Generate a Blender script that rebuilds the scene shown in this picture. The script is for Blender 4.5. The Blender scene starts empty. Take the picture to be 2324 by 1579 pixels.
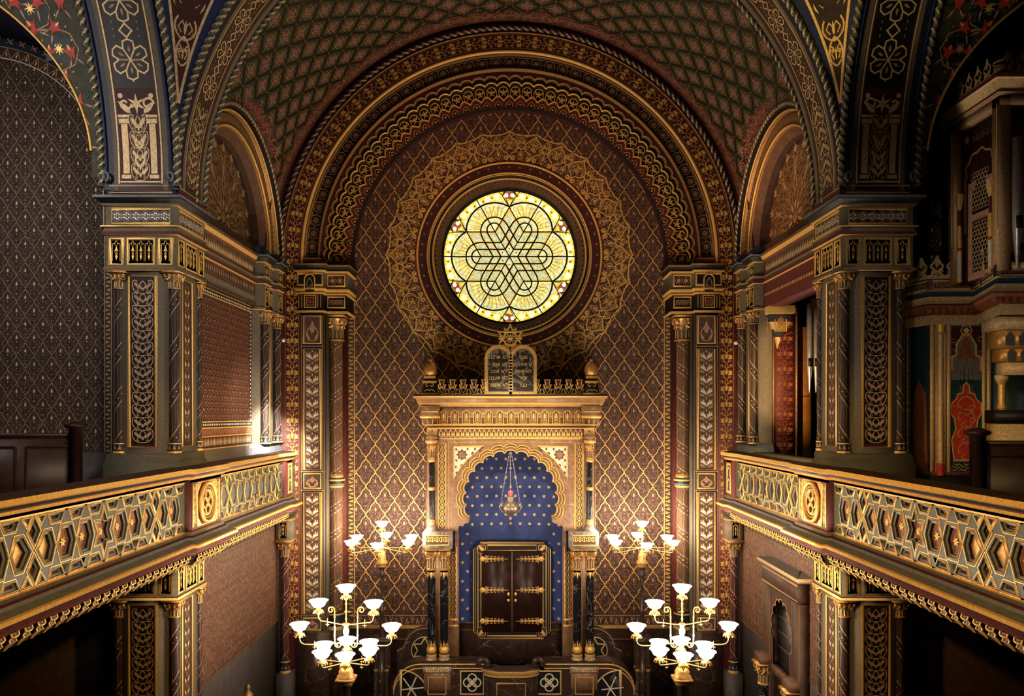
import bpy, math, random
import numpy as np
from mathutils.geometry import tessellate_polygon
from mathutils import Vector
R = random.Random(7)
PI = math.pi
CZ = 7.0; FPX = 1700.0; VX = 1156.0; VY = 943.0
def PX(px, Y): return (px - VX) * Y / FPX
def PZ(py, Y): return CZ + (VY - py) * Y / FPX
COL = bpy.context.scene.collection
# ------------------------------------------------------------------ materials
MATS = {}
def mat(name, col, rough=.6, metal=0.0, var=.25, scale=12.0, bump=.15, emit=0, ecol=None, col2=None, grain=60.0, spec=.35):
    m = bpy.data.materials.new(name); m.use_nodes = True
    nt = m.node_tree; N = nt.nodes; L = nt.links
    b = N['Principled BSDF']
    tc = N.new('ShaderNodeTexCoord')
    n1 = N.new('ShaderNodeTexNoise'); n1.inputs['Scale'].default_value = scale; n1.inputs['Detail'].default_value = 5
    L.new(tc.outputs['Object'], n1.inputs['Vector'])
    rp = N.new('ShaderNodeValToRGB')
    c2 = col2 or tuple(c * (1 - var) for c in col)
    c1 = tuple(min(1, c * (1 + var * .6)) for c in col) if not col2 else col
    rp.color_ramp.elements[0].position = .32; rp.color_ramp.elements[1].position = .68
    rp.color_ramp.elements[0].color = (*c2, 1); rp.color_ramp.elements[1].color = (*c1, 1)
    L.new(n1.outputs['Fac'], rp.inputs['Fac']); L.new(rp.outputs['Color'], b.inputs['Base Color'])
    b.inputs['Roughness'].default_value = rough; b.inputs['Metallic'].default_value = metal
    b.inputs['Specular IOR Level'].default_value = spec
    if bump:
        n2 = N.new('ShaderNodeTexNoise'); n2.inputs['Scale'].default_value = grain; n2.inputs['Detail'].default_value = 3
        L.new(tc.outputs['Object'], n2.inputs['Vector'])
        bp = N.new('ShaderNodeBump'); bp.inputs['Strength'].default_value = bump; bp.inputs['Distance'].default_value = .01
        L.new(n2.outputs['Fac'], bp.inputs['Height']); L.new(bp.outputs['Normal'], b.inputs['Normal'])
    if emit:
        b.inputs['Emission Strength'].default_value = emit
        b.inputs['Emission Color'].default_value = (*(ecol or col), 1)
    MATS[name] = m
    return m
def veined(name, col, vein, scale=3.0, thr=.04, rough=.3):
    m = mat(name, col, rough=rough, var=.3, scale=8, bump=.03, spec=.5)
    nt = m.node_tree; N = nt.nodes; L = nt.links; b = N['Principled BSDF']
    tc = N.new('ShaderNodeTexCoord')
    n = N.new('ShaderNodeTexNoise'); n.inputs['Scale'].default_value = scale; n.inputs['Detail'].default_value = 8; n.inputs['Distortion'].default_value = .8
    L.new(tc.outputs['Object'], n.inputs['Vector'])
    s = N.new('ShaderNodeMath'); s.operation = 'SUBTRACT'; s.inputs[1].default_value = .5; L.new(n.outputs['Fac'], s.inputs[0])
    a = N.new('ShaderNodeMath'); a.operation = 'ABSOLUTE'; L.new(s.outputs[0], a.inputs[0])
    lt = N.new('ShaderNodeMath'); lt.operation = 'LESS_THAN'; lt.inputs[1].default_value = thr * .12; L.new(a.outputs[0], lt.inputs[0])
    mx = N.new('ShaderNodeMix'); mx.data_type = 'RGBA'
    old = b.inputs['Base Color'].links[0].from_socket
    L.new(lt.outputs[0], mx.inputs[0]); L.new(old, mx.inputs[6]); mx.inputs[7].default_value = (*vein, 1)
    L.new(mx.outputs[2], b.inputs['Base Color'])
def damask(name, c1, c2, scale=22.0, thr=.06, rough=.7):
    "fine painted arabesque ground: thin wavy contour lines from two noises"
    m = mat(name, c1, rough=rough, var=.3, scale=6, bump=.2)
    nt = m.node_tree; N = nt.nodes; L = nt.links; b = N['Principled BSDF']
    tc = N.new('ShaderNodeTexCoord')
    v = N.new('ShaderNodeTexVoronoi'); v.feature = 'SMOOTH_F1'; v.inputs['Scale'].default_value = scale
    L.new(tc.outputs['Object'], v.inputs['Vector'])
    w = N.new('ShaderNodeMath'); w.operation = 'MULTIPLY'; w.inputs[1].default_value = 14.0; L.new(v.outputs['Distance'], w.inputs[0])
    s = N.new('ShaderNodeMath'); s.operation = 'SINE'; L.new(w.outputs[0], s.inputs[0])
    g = N.new('ShaderNodeMath'); g.operation = 'GREATER_THAN'; g.inputs[1].default_value = 1 - thr * 4; L.new(s.outputs[0], g.inputs[0])
    mx = N.new('ShaderNodeMix'); mx.data_type = 'RGBA'
    old = b.inputs['Base Color'].links[0].from_socket
    L.new(g.outputs[0], mx.inputs[0]); L.new(old, mx.inputs[6]); mx.inputs[7].default_value = (*c2, 1)
    L.new(mx.outputs[2], b.inputs['Base Color'])
mat('gold', (.84, .47, .15), .36, .55, .3, 30, .25, grain=90)
mat('gilt', (.97, .56, .16), .42, .35, .25, 30, .2, grain=90)
mat('bronze', (.42, .24, .09), .45, .45, .35, 30, .25, grain=90)
mat('palegold', (.78, .56, .29), .5, .15, .3, 30, .15)
mat('tan', (.45, .29, .15), .6, .05, .3, 25, .15)
mat('dimtan', (.20, .13, .08), .6, .05, .3, 25, .15)
mat('taupe', (.155, .125, .085), .6, 0, .22, 25, .35, grain=140)
mat('olive', (.125, .112, .078), .55, 0, .2, 25, .25, grain=140)
mat('ropegrey', (.075, .08, .062), .5, 0, .3, 20, .2)
mat('railgreen', (.082, .085, .050), .55, 0, .25, 25, .2)
mat('portal', (.050, .022, .013), .65, 0, .4, 5, .1)
mat('slate', (.16, .17, .18), .5, 0, .2, 14, .2)
mat('navy', (.010, .014, .035), .5, 0, .3, 14, .15)
mat('blue', (.010, .022, .10), .55, 0, .3, 14, .15)
mat('teal', (.012, .05, .075), .55, 0, .3, 14, .15)
mat('black', (.008, .007, .007), .5, 0, .3, 14, .1)
mat('maroon', (.115, .022, .020), .6, 0, .25, 14, .2)
mat('plum', (.055, .012, .014), .6, 0, .25, 14, .2)
mat('umber', (.060, .028, .016), .65, 0, .35, 9, .2)
mat('brown', (.13, .065, .035), .6, 0, .3, 9, .2)
mat('rust', (.28, .085, .04), .6, 0, .3, 14, .2)
mat('red', (.55, .05, .035), .55, 0, .3, 14, .15)
mat('pink', (.50, .27, .20), .6, 0, .3, 25, .15)
mat('cream', (.78, .70, .55), .5, 0, .15, 14, .08)
mat('green', (.046, .046, .020), .6, 0, .4, 9, .15)
mat('deepgreen', (.006, .018, .012), .5, 0, .3, 9, .1)
mat('silver', (.62, .60, .58), .3, .7, .2, 20, .1)
mat('oldsilver', (.42, .34, .24), .35, .7, .45, 40, .3)
mat('white', (.8, .8, .8), .4, 0, .05, 9, 0)
mat('darkwood', (.030, .012, .008), .45, 0, .4, 7, .1)
mat('orangewood', (.62, .26, .06), .5, 0, .3, 3, .1)
mat('floorstone', (.10, .085, .075), .45, 0, .3, 4, .05)
mat('greypaint', (.085, .072, .068), .6, 0, .2, 6, .15)
mat('starblue', (.030, .055, .21), .6, 0, .25, 5, .15)
veined('redmarble', (.34, .19, .10), (.55, .40, .28), 2.2, .03, .32)
veined('darkmarble', (.050, .030, .024), (.30, .21, .17), 1.3, .022, .3)
veined('blackmarble', (.010, .010, .014), (.16, .15, .16), 2.2, .05, .2)
veined('greymarble', (.36, .31, .28), (.7, .65, .6), 4, .1, .35)
damask('apseground', (.058, .025, .021), (.15, .075, .045), 16, .08)
damask('ringground', (.040, .016, .012), (.38, .20, .09), 24, .13)
mat('shaftdark', (.040, .022, .018), .5, 0, .4, 14, .1)
mat('vaultpink', (.30, .155, .115), .6, 0, .3, 25, .15)
mat('pilaster_ground', (.11, .065, .05), .6, 0, .3, 14, .1)
damask('diaperground', (.034, .022, .020), (.085, .055, .045), 18, .08)
damask('wallpaper', (.085, .036, .022), (.16, .08, .045), 14, .07)
damask('florground', (.050, .016, .012), (.22, .09, .05), 24, .10)
damask('arabesque', (.060, .030, .016), (.26, .15, .08), 26, .16)
mat('lampglow', (1, .9, .7), .5, emit=9, ecol=(1, .84, .60), bump=0)
mat('flame', (1, .7, .3), .5, emit=14, ecol=(1, .62, .2), bump=0)
mat('redglass', (.75, .05, .06), .15, emit=.8, ecol=(.9, .08, .07), bump=0)
def glassmat(name, col, e=1.0, var=.35, scale=40):
    m = bpy.data.materials.new(name); m.use_nodes = True; nt = m.node_tree; N = nt.nodes; L = nt.links
    b = N['Principled BSDF']; tc = N.new('ShaderNodeTexCoord')
    n = N.new('ShaderNodeTexNoise'); n.inputs['Scale'].default_value = scale; n.inputs['Detail'].default_value = 4
    rp = N.new('ShaderNodeValToRGB'); rp.color_ramp.elements[0].position = .35; rp.color_ramp.elements[1].position = .65
    rp.color_ramp.elements[0].color = (*[c * (1 - var) for c in col], 1); rp.color_ramp.elements[1].color = (*[min(1, c * (1 + var)) for c in col], 1)
    L.new(tc.outputs['Object'], n.inputs['Vector']); L.new(n.outputs['Fac'], rp.inputs['Fac'])
    L.new(rp.outputs['Color'], b.inputs['Base Color']); L.new(rp.outputs['Color'], b.inputs['Emission Color'])
    b.inputs['Emission Strength'].default_value = e; b.inputs['Roughness'].default_value = .25
    MATS[name] = m
# ------------------------------------------------------------------ mesh builder
class MB:
    def __init__(s, xf=None): s.v = []; s.n = 0; s.f = []; s.mats = []; s.xf = xf
    def mi(s, m):
        if m not in s.mats: s.mats.append(m)
        return s.mats.index(m)
    def add(s, V, F, m):
        V = np.asarray(V, float).reshape(-1, 3)
        if s.xf: V = s.xf(V)
        F = np.asarray(F, np.int64)
        if F.size == 0: return
        s.v.append(V); s.f.append((F + s.n, s.mi(m))); s.n += len(V)
    def build(s, name, parent=None, smooth=False):
        me = bpy.data.meshes.new(name)
        V = np.concatenate(s.v); nf = sum(len(f) for f, _ in s.f)
        loops = np.concatenate([f.ravel() for f, _ in s.f]); tot = np.concatenate([np.full(len(f), f.shape[1]) for f, _ in s.f])
        st = np.concatenate([[0], np.cumsum(tot)[:-1]]); mi = np.concatenate([np.full(len(f), m) for f, m in s.f])
        me.vertices.add(len(V)); me.vertices.foreach_set('co', V.ravel())
        me.loops.add(len(loops)); me.loops.foreach_set('vertex_index', loops.astype(np.int32))
        me.polygons.add(nf); me.polygons.foreach_set('loop_start', st.astype(np.int32))
        me.polygons.foreach_set('material_index', mi.astype(np.int32))
        for m in s.mats: me.materials.append(MATS[m])
        me.update(calc_edges=True); me.validate(clean_customdata=False)
        if smooth: me.polygons.foreach_set('use_smooth', np.ones(len(me.polygons), bool))
        o = bpy.data.objects.new(name, me); COL.objects.link(o)
        if parent:
            o.parent = parent
            p = parent; L = Vector((0, 0, 0))
            while p: L += p.location; p = p.parent
            o.location = -L
        return o
def box(mb, x0, x1, y0, y1, z0, z1, m):
    V = [(x0,y0,z0),(x1,y0,z0),(x1,y1,z0),(x0,y1,z0),(x0,y0,z1),(x1,y0,z1),(x1,y1,z1),(x0,y1,z1)]
    mb.add(V, [(0,3,2,1),(4,5,6,7),(0,1,5,4),(1,2,6,5),(2,3,7,6),(3,0,4,7)], m)
def grid(mb, P, m, closeu=False, closev=False):
    "P (a,b,3); m a material name or list per a-row band"
    P = np.asarray(P, float); a, b = P.shape[:2]
    idx = np.arange(a * b).reshape(a, b)
    I = idx; 
    if closeu: I = np.vstack([I, I[:1]])
    if closev: I = np.hstack([I, I[:, :1]])
    if isinstance(m, str):
        F = np.stack([I[:-1, :-1], I[1:, :-1], I[1:, 1:], I[:-1, 1:]], -1).reshape(-1, 4); mb.add(P.reshape(-1, 3), F, m)
    else:
        for k in range(I.shape[0] - 1):
            F = np.stack([np.arange(0, I.shape[1] - 1), np.arange(I.shape[1], 2 * I.shape[1] - 1), np.arange(I.shape[1] + 1, 2 * I.shape[1]), np.arange(1, I.shape[1])], -1)
            rows = np.concatenate([P.reshape(-1, 3)[I[k]], P.reshape(-1, 3)[I[k + 1]]])
            mb.add(rows, F, m[k % len(m)])
def lathe(mb, cx, cy, prof, m, n=16, a0=0, a1=2 * PI):
    full = abs(a1 - a0 - 2 * PI) < 1e-6
    A = np.linspace(a0, a1, n + (0 if full else 1), endpoint=not full)
    P = np.array([[(cx + r * math.cos(a), cy + r * math.sin(a), z) for a in A] for r, z in prof])
    grid(mb, P, m, closev=full)
def frames(pts, closed=False):
    P = np.asarray(pts, float); n = len(P)
    if closed: T = np.roll(P, -1, 0) - np.roll(P, 1, 0)
    else:
        T = np.empty_like(P); T[1:-1] = P[2:] - P[:-2]; T[0] = P[1] - P[0]; T[-1] = P[-1] - P[-2]
    T /= np.maximum(np.linalg.norm(T, axis=1, keepdims=True), 1e-9)
    up = np.array([0, 0, 1.]) if abs(T[0][2]) < .9 else np.array([0, 1., 0])
    A = np.empty_like(P); a = np.cross(T[0], up); a /= np.linalg.norm(a)
    for i in range(n):
        a = a - T[i] * np.dot(a, T[i]); a /= max(np.linalg.norm(a), 1e-9); A[i] = a
    return P, T, A, np.cross(T, A)
def tube(mb, pts, r, m, n=8, closed=False, cap=True):
    P, T, A, B = frames(pts, closed); rr = np.broadcast_to(np.asarray(r, float), (len(P),))
    th = np.arange(n) * 2 * PI / n
    G = P[:, None] + rr[:, None, None] * (np.cos(th)[None, :, None] * A[:, None] + np.sin(th)[None, :, None] * B[:, None])
    grid(mb, G, m, closeu=closed, closev=True)
    if cap and not closed:
        mb.add(G[0], [list(range(n))], m if isinstance(m, str) else m[0]); mb.add(G[-1], [list(range(n))], m if isinstance(m, str) else m[0])
def rope(mb, pts, r, m1, m2, pitch=None, n=9, strands=3):
    "twisted rope moulding: strands wind round the path"
    P, T, A, B = frames(pts); pitch = pitch or r * 9
    s = np.concatenate([[0], np.cumsum(np.linalg.norm(np.diff(P, axis=0), axis=1))])
    k = int(s[-1] / (pitch / 12)) + 2; S = np.linspace(0, s[-1], k)
    it = lambda X: np.stack([np.interp(S, s, X[:, i]) for i in range(3)], 1)
    P, A, B = it(P), it(A), it(B)
    tube_n = 18; th = np.arange(tube_n) * 2 * PI / tube_n
    ph = strands * (th[None, :] - S[:, None] / pitch * 2 * PI)
    rad = r * (.86 + .16 * np.cos(ph))
    G = P[:, None] + rad[..., None] * (np.cos(th)[None, :, None] * A[:, None] + np.sin(th)[None, :, None] * B[:, None])
    I = np.arange(k * tube_n).reshape(k, tube_n); J = np.hstack([I, I[:, :1]])
    F = np.stack([J[:-1, :-1], J[1:, :-1], J[1:, 1:], J[:-1, 1:]], -1).reshape(-1, 4)
    c = np.cos(ph + .5 * (strands * 2 * PI / tube_n))[:-1].ravel()
    hi = c > .55
    mb.add(G.reshape(-1, 3), F[~hi], m1); mb.add(G.reshape(-1, 3), F[hi], m2)
def mould(mb, prof, path, m, closed=False):
    "prof [(out, z)] swept along plan polyline; outward = right of travel"
    P = np.asarray(path, float); n = len(P)
    ns = []
    for i in range(n if closed else n - 1):
        d = P[(i + 1) % n] - P[i]; d /= np.linalg.norm(d); ns.append(np.array([d[1], -d[0]]))
    mit = []
    for i in range(n):
        if closed: a, b = ns[i - 1], ns[i]
        else: a = ns[max(i - 1, 0)]; b = ns[min(i, n - 2)]
        v = a + b; mit.append(v / max(.2, (1 + np.dot(a, b))))
    mit = np.array(mit)
    G = np.array([[(P[i][0] + mit[i][0] * o, P[i][1] + mit[i][1] * o, z) for i in range(n)] for o, z in prof])
    grid(mb, G, m, closev=closed)
def apath(cx, cz, zb, n=48, a0=PI, a1=0):
    "base points and radial directions: left leg up, arc, right leg down"
    out = []
    if zb is not None:
        for z in (zb, (zb + cz) / 2): out.append((cx, z, -1, 0))
    for a in np.linspace(a0, a1, n): out.append((cx, cz, math.cos(a), math.sin(a)))
    if zb is not None:
        for z in ((zb + cz) / 2, zb): out.append((cx, z, 1, 0))
    return np.array(out)
def arch(mb, prof, path, m):
    "prof [(r, y)] swept round an arch path in the xz plane"
    G = np.array([[(p[0] + r * p[2], y, p[1] + r * p[3]) for p in path] for r, y in prof])
    grid(mb, G, m)
def arcpts(cx, cz, r, y, a0=PI, a1=0, n=60, zb=None):
    L = [(cx + r * math.cos(a), y, cz + r * math.sin(a)) for a in np.linspace(a0, a1, n)]
    if zb is not None: L = [(L[0][0], y, zb)] + L + [(L[-1][0], y, zb)]
    return L
# ------------------------------------------------------------------ flat ornament
def T(tx=0, ty=0, rot=0, sx=1, sy=1):
    c, s = math.cos(rot), math.sin(rot); return (c * sx, -s * sy, s * sx, c * sy, tx, ty)
class Art:
    def __init__(s): s.it = []
    def _a(s, P, H, F, m): s.it.append((np.asarray(P, float), np.asarray(H, float), np.asarray(F, np.int64), m))
    def stroke(s, pts, w, m, h=.004, ridge=0.0, closed=False):
        P = np.asarray(pts, float); n = len(P)
        if closed: Tn = np.roll(P, -1, 0) - np.roll(P, 1, 0)
        else:
            Tn = np.empty_like(P); Tn[0] = P[1] - P[0]; Tn[-1] = P[-1] - P[-2]
            if n > 2:
                d = np.diff(P, axis=0); d /= np.maximum(np.linalg.norm(d, axis=1, keepdims=True), 1e-9); Tn[1:-1] = d[1:] + d[:-1]
        ln = np.maximum(np.linalg.norm(Tn, axis=1, keepdims=True), 1e-9); Tn = Tn / ln
        N = np.stack([-Tn[:, 1], Tn[:, 0]], 1)
        w = np.broadcast_to(np.asarray(w, float), (n,))[:, None]
        if n > 2 and not closed:
            d = np.diff(P, axis=0); d /= np.maximum(np.linalg.norm(d, axis=1, keepdims=True), 1e-9)
            c = np.clip(np.sum(d[1:] * Tn[1:-1], 1), .45, 1); w = w.copy() * np.ones((n, 1)); w[1:-1, 0] /= c
        elif closed:
            d = np.roll(P, -1, 0) - P; d /= np.maximum(np.linalg.norm(d, axis=1, keepdims=True), 1e-9)
            c = np.clip(np.sum(d * Tn, 1), .45, 1); w = w / c[:, None]
        cols = [P - N * w / 2, P + N * w / 2]; hs = [np.full(n, h)] * 2
        if ridge: cols = [cols[0], P, cols[1]]; hs = [np.full(n, h), np.full(n, h + ridge), np.full(n, h)]
        k = len(cols); V = np.stack(cols, 1).reshape(-1, 2); H = np.stack(hs, 1).ravel()
        I = np.arange(n * k).reshape(n, k)
        if closed: I = np.vstack([I, I[:1]])
        F = np.stack([I[:-1, :-1], I[1:, :-1], I[1:, 1:], I[:-1, 1:]], -1).reshape(-1, 4)
        s._a(V, H, F, m)
    def fan(s, pts, m, h=.004, dome=0.0, c=None):
        P = np.asarray(pts, float); n = len(P); c = P.mean(0) if c is None else c
        V = np.vstack([P, [c]]); H = np.full(n + 1, h); H[-1] += dome
        s._a(V, H, [(i, (i + 1) % n, n) for i in range(n)], m)
    def poly(s, pts, m, h=.004):
        P = np.asarray(pts, float)
        tr = tessellate_polygon([[Vector((p[0], p[1], 0)) for p in P]])
        s._a(P, np.full(len(P), h), [tuple(t) for t in tr], m)
    def circ(s, x, y, r, m, n=10, h=.004, dome=0.0):
        s.fan([(x + r * math.cos(a), y + r * math.sin(a)) for a in np.arange(n) * 2 * PI / n], m, h, dome)
    def ring(s, x, y, r, w, m, n=16, h=.004, ridge=0.0):
        s.stroke([(x + r * math.cos(a), y + r * math.sin(a)) for a in np.arange(n) * 2 * PI / n], w, m, h, ridge, True)
    def rect(s, x0, x1, y0, y1, m, h=.004, sub=1):
        for k in range(sub):
            a, b = y0 + (y1 - y0) * k / sub, y0 + (y1 - y0) * (k + 1) / sub
            s._a([(x0, a), (x1, a), (x1, b), (x0, b)], [h] * 4, [(0, 1, 2, 3)], m)
    def frame(s, x0, x1, y0, y1, w, m, h=.004, ridge=0.0):
        s.stroke([(x0, y0), (x1, y0), (x1, y1), (x0, y1)], w, m, h, ridge, True)
    def leaf(s, x, y, ang, L, W, m, h=.004, dome=0.0, bend=0.0, n=5):
        t = np.linspace(0, 1, n + 1); w = W / 2 * np.sin(PI * t ** .75); b = bend * np.sin(PI * t)
        up = np.stack([t * L, b + w], 1); dn = np.stack([t * L, b - w], 1)[::-1][1:-1]
        P = np.vstack([up, dn]); c, q = math.cos(ang), math.sin(ang)
        P = P @ np.array([[c, q], [-q, c]]) + (x, y); s.fan(P, m, h, dome)
    def spiral(s, x, y, r0, r1, a0, a1, w, m, h=.004, ridge=0.0, n=14):
        t = np.linspace(0, 1, n); r = r0 + (r1 - r0) * t; a = a0 + (a1 - a0) * t
        s.stroke(np.stack([x + r * np.cos(a), y + r * np.sin(a)], 1), w, m, h, ridge)
    def star(s, x, y, ro, ri, k, m, rot=PI / 2, h=.004, dome=0.0):
        s.fan([(x + (ro if i % 2 == 0 else ri) * math.cos(rot + i * PI / k), y + (ro if i % 2 == 0 else ri) * math.sin(rot + i * PI / k)) for i in range(2 * k)], m, h, dome, c=(x, y))
    def bez(s, p0, p1, p2, p3, w, m, n=9, h=.004, ridge=0.0):
        s.stroke(bez(p0, p1, p2, p3, n), w, m, h, ridge)
    def tiled(s, tfs):
        o = Art(); Tm = np.array(tfs, float); k = len(Tm)
        for P, H, F, m in s.it:
            n = len(P)
            X = Tm[:, 0:1] * P[None, :, 0] + Tm[:, 1:2] * P[None, :, 1] + Tm[:, 4:5]
            Y = Tm[:, 2:3] * P[None, :, 0] + Tm[:, 3:4] * P[None, :, 1] + Tm[:, 5:6]
            V = np.stack([X.ravel(), Y.ravel()], 1)
            FF = (F[None] + (np.arange(k) * n)[:, None, None]).reshape(-1, F.shape[1])
            o.it.append((V, np.tile(H, k), FF, m))
        return o
    def mirrored(s):
        o = s.tiled([T(), T(sx=-1)]); return o
    def join(s, o): s.it += o.it; return s
    def recolor(s, d):
        o = Art(); o.it = [(P, H, F, d.get(m, m)) for P, H, F, m in s.it]; return o
    def put(s, mb, fn, keep=None):
        by = {}
        for P, H, F, m in s.it: by.setdefault((m, F.shape[1]), []).append((P, H, F))
        for (m, k), L in by.items():
            off = 0; Ps = []; Hs = []; Fs = []
            for P, H, F in L: Ps.append(P); Hs.append(H); Fs.append(F + off); off += len(P)
            P = np.vstack(Ps); H = np.concatenate(Hs); F = np.vstack(Fs)
            if keep is not None:
                c = P[F].mean(1); F = F[keep(c[:, 0], c[:, 1])]
                if len(F) == 0: continue
                u, inv = np.unique(F, return_inverse=True); P = P[u]; H = H[u]; F = inv.reshape(-1, F.shape[1])
            mb.add(fn(P[:, 0], P[:, 1], H), F, m)
def bez(p0, p1, p2, p3, n=9):
    t = np.linspace(0, 1, n)[:, None]; p0, p1, p2, p3 = map(np.asarray, (p0, p1, p2, p3))
    return (1 - t) ** 3 * p0 + 3 * t * (1 - t) ** 2 * p1 + 3 * t * t * (1 - t) * p2 + t ** 3 * p3
def wall(x0, z0, Y): return lambda u, v, h: np.stack([x0 + u, Y - h + 0 * u, z0 + v], 1)       # faces the camera
def cyl(cx, cy, r, z0): return lambda u, v, h: np.stack([cx + (r + h) * np.sin(u / r), cy - (r + h) * np.cos(u / r), z0 + v], 1)
def ringmap(cx, cz, R, Y, a0=PI, slope=0.0):
    "u along the circle clockwise from angle a0, v radial outward from R"
    return lambda u, v, h: np.stack([cx + (R + v) * np.cos(a0 - u / R), Y - h + slope * v, cz + (R + v) * np.sin(a0 - u / R)], 1)
def pathmap(cx, cz, R, zb, Y):
    "u runs up the left leg from zb, round the arch and down the right leg; v radial outward"
    leg = cz - zb; arc = PI * R
    def f(u, v, h):
        a = PI - np.clip((u - leg) / R, 0, PI); up = np.minimum(u, leg) - leg; dn = np.maximum(u - leg - arc, 0)
        return np.stack([cx + (R + v) * np.cos(a), Y - h + 0 * u, cz + (R + v) * np.sin(a) * ((u > leg) & (u < leg + arc)) + np.where(u <= leg, up, 0) - dn], 1)
    return f, 2 * leg + arc
LX = lambda V: np.stack([-V[:, 1], V[:, 0], V[:, 2]], 1)     # local wall frame -> left side wall (faces +x)
# ------------------------------------------------------------------ objects
def thing(name, label, cat, loc, group=None):
    o = bpy.data.objects.new(name, None); COL.objects.link(o); o.location = loc; o.empty_display_size = .1
    o['label'] = label; o['category'] = cat
    if group: o['group'] = group
    return o
def tag(o, label, cat, group=None, kind=None):
    o['label'] = label; o['category'] = cat
    if group: o['group'] = group
    if kind: o['kind'] = kind
    return o
def struct(o, label=None, cat=None):
    o['kind'] = 'structure'
    if label: o['label'] = label
    if cat: o['category'] = cat
    return o
def empty(name, loc, parent=None):
    o = bpy.data.objects.new(name, None); COL.objects.link(o); o.empty_display_size = .1
    o.location = loc
    if parent:
        o.parent = parent; p = parent
        while p: o.location = Vector(o.location) - p.location; p = p.parent
    return o
def copy_tree(o, parent=None, **kw):
    c = o.copy(); COL.objects.link(c)
    if parent: c.parent = parent
    for ch in list(o.children): copy_tree(ch, c)
    for k, v in kw.items(): c[k] = v
    return c
def mirror(o, label=None, name=None, **kw):
    c = copy_tree(o); c.location.x = -o.location.x; c.scale.x = -1
    if label: c['label'] = label
    if name: c.name = name
    for k, v in kw.items(): c[k] = v
    return c
def fix(o):
    "move a lone mesh's origin to the foot of its geometry"
    me = o.data; n = len(me.vertices); a = np.empty(n * 3); me.vertices.foreach_get('co', a); a = a.reshape(-1, 3)
    c = np.array([(a[:, 0].min() + a[:, 0].max()) / 2, (a[:, 1].min() + a[:, 1].max()) / 2, a[:, 2].min()])
    me.vertices.foreach_set('co', (a - c).ravel()); me.update(); o.location = Vector(c); return o
# ------------------------------------------------------------------ ornament motifs
def diaper(w, h, nx, ny, line, seed, dim, lw=.012, ridge=.0, rich=True):
    "wavy gold lozenges with a seed and curls in each; centred on the origin, nx by ny cells"
    a = Art()
    n = 17; t = np.linspace(0, 1, n); L = math.hypot(w, h) / 2; nxv, nyv = -h / 2 / L, w / 2 / L
    off = .020 * w * np.sin(4 * PI * t) + .016 * w * np.sin(12 * PI * t)
    for sy in (1, -1):
        a.stroke(np.stack([-w / 2 + t * w / 2 + nxv * off, sy * (t * h / 2 + nyv * off)], 1), lw, line, .006, ridge)
    a.circ(-w / 2, 0, lw * .9, line, 6, .008)
    s = Art()
    s.leaf(0, .10 * h, PI / 2, .17 * h, .11 * w, seed, .006)
    s.leaf(0, .05 * h, PI / 2, -.04 * h, .05 * w, seed, .006)
    s.circ(0, -.20 * h, .022 * w + .002, seed, 6, .006)
    s.circ(0, .01 * h, .018 * w + .001, seed, 6, .006)
    if rich:
        for sx in (1, -1):
            for k in range(4):
                s.leaf(sx * (.12 + .045 * k) * w, (-.11 + .045 * k) * h, PI / 2 - sx * (1.9 - .2 * k), .07 * w, .022 * w, seed if k % 2 else dim, .006, n=3)
            s.bez((0, -.24 * h), (sx * .3 * w, -.2 * h), (sx * .30 * w, .04 * h), (sx * .08 * w, .09 * h), .008, dim, 8, .005)
            s.bez((sx * .08 * w, .09 * h), (sx * .15 * w, .2 * h), (sx * .12 * w, .28 * h), (0, .34 * h), .008, dim, 7, .005)
            s.spiral(sx * .17 * w, .0, .07 * w, .02 * w, 0, sx * 5, .006, dim, .005, n=9)
            s.circ(sx * .05 * w, -.33 * h, .014 * w, seed, 5, .006)
    tf = []
    for j in range(ny * 2 + 1):
        for i in range(nx + (1 if j % 2 else 0)):
            tf.append(T((i - (nx - 1) / 2 - (.5 if j % 2 else 0)) * w, (j / 2 - ny / 2) * h))
    a.join(s); return a.tiled(tf)
def bud_unit(p, m='gilt', w=1.0):
    "one repeat (pitch p) of the interlaced bud and leaf strip, vertical, unit half width .5*w*p"
    a = Art(); q = p * w
    for sx in (1, -1):
        a.bez((0, -.5 * p), (sx * .30 * q, -.36 * p), (sx * .30 * q, -.12 * p), (0, .10 * p), .035 * p, m, 8)
        a.bez((0, -.5 * p), (sx * -.12 * q, -.42 * p), (sx * -.30 * q, -.44 * p), (sx * -.36 * q, -.34 * p), .03 * p, m, 6)
        a.fan([(sx * .10 * q, -.27 * p), (sx * .27 * q, -.28 * p), (sx * .46 * q, -.22 * p), (sx * .40 * q, -.13 * p), (sx * .45 * q, .02 * p), (sx * .33 * q, -.03 * p), (sx * .22 * q, .10 * p), (sx * .20 * q, -.06 * p)], m)
        for k in range(5): a.circ(sx * (.30 + .07 * (k % 3)) * q, (.30 + .07 * (k // 3) + (.035 if k % 3 == 1 else 0)) * p, .03 * p, m, 6)
        a.bez((0, .10 * p), (sx * .12 * q, .2 * p), (sx * .2 * q, .3 * p), (sx * .34 * q, .24 * p), .025 * p, m, 6)
        a.bez((sx * .02 * q, .14 * p), (sx * .2 * q, .3 * p), (sx * .1 * q, .42 * p), (0, .5 * p), .03 * p, m, 6)
    a.leaf(0, -.24 * p, PI / 2, .30 * p, .21 * q, m, .006)
    return a
def bud_strip(L, p, m='gilt', w=1.0):
    n = max(1, round(L / p)); q = L / n
    return bud_unit(q, m, w * p / q).tiled([T(0, (k + .5) * q) for k in range(n)])
def vert(art):
    "turn a vertical strip (v along) into a u-along strip"
    o = Art(); o.it = [(np.stack([P[:, 1], -P[:, 0]], 1), H, F, m) for P, H, F, m in art.it]; return o
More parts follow.
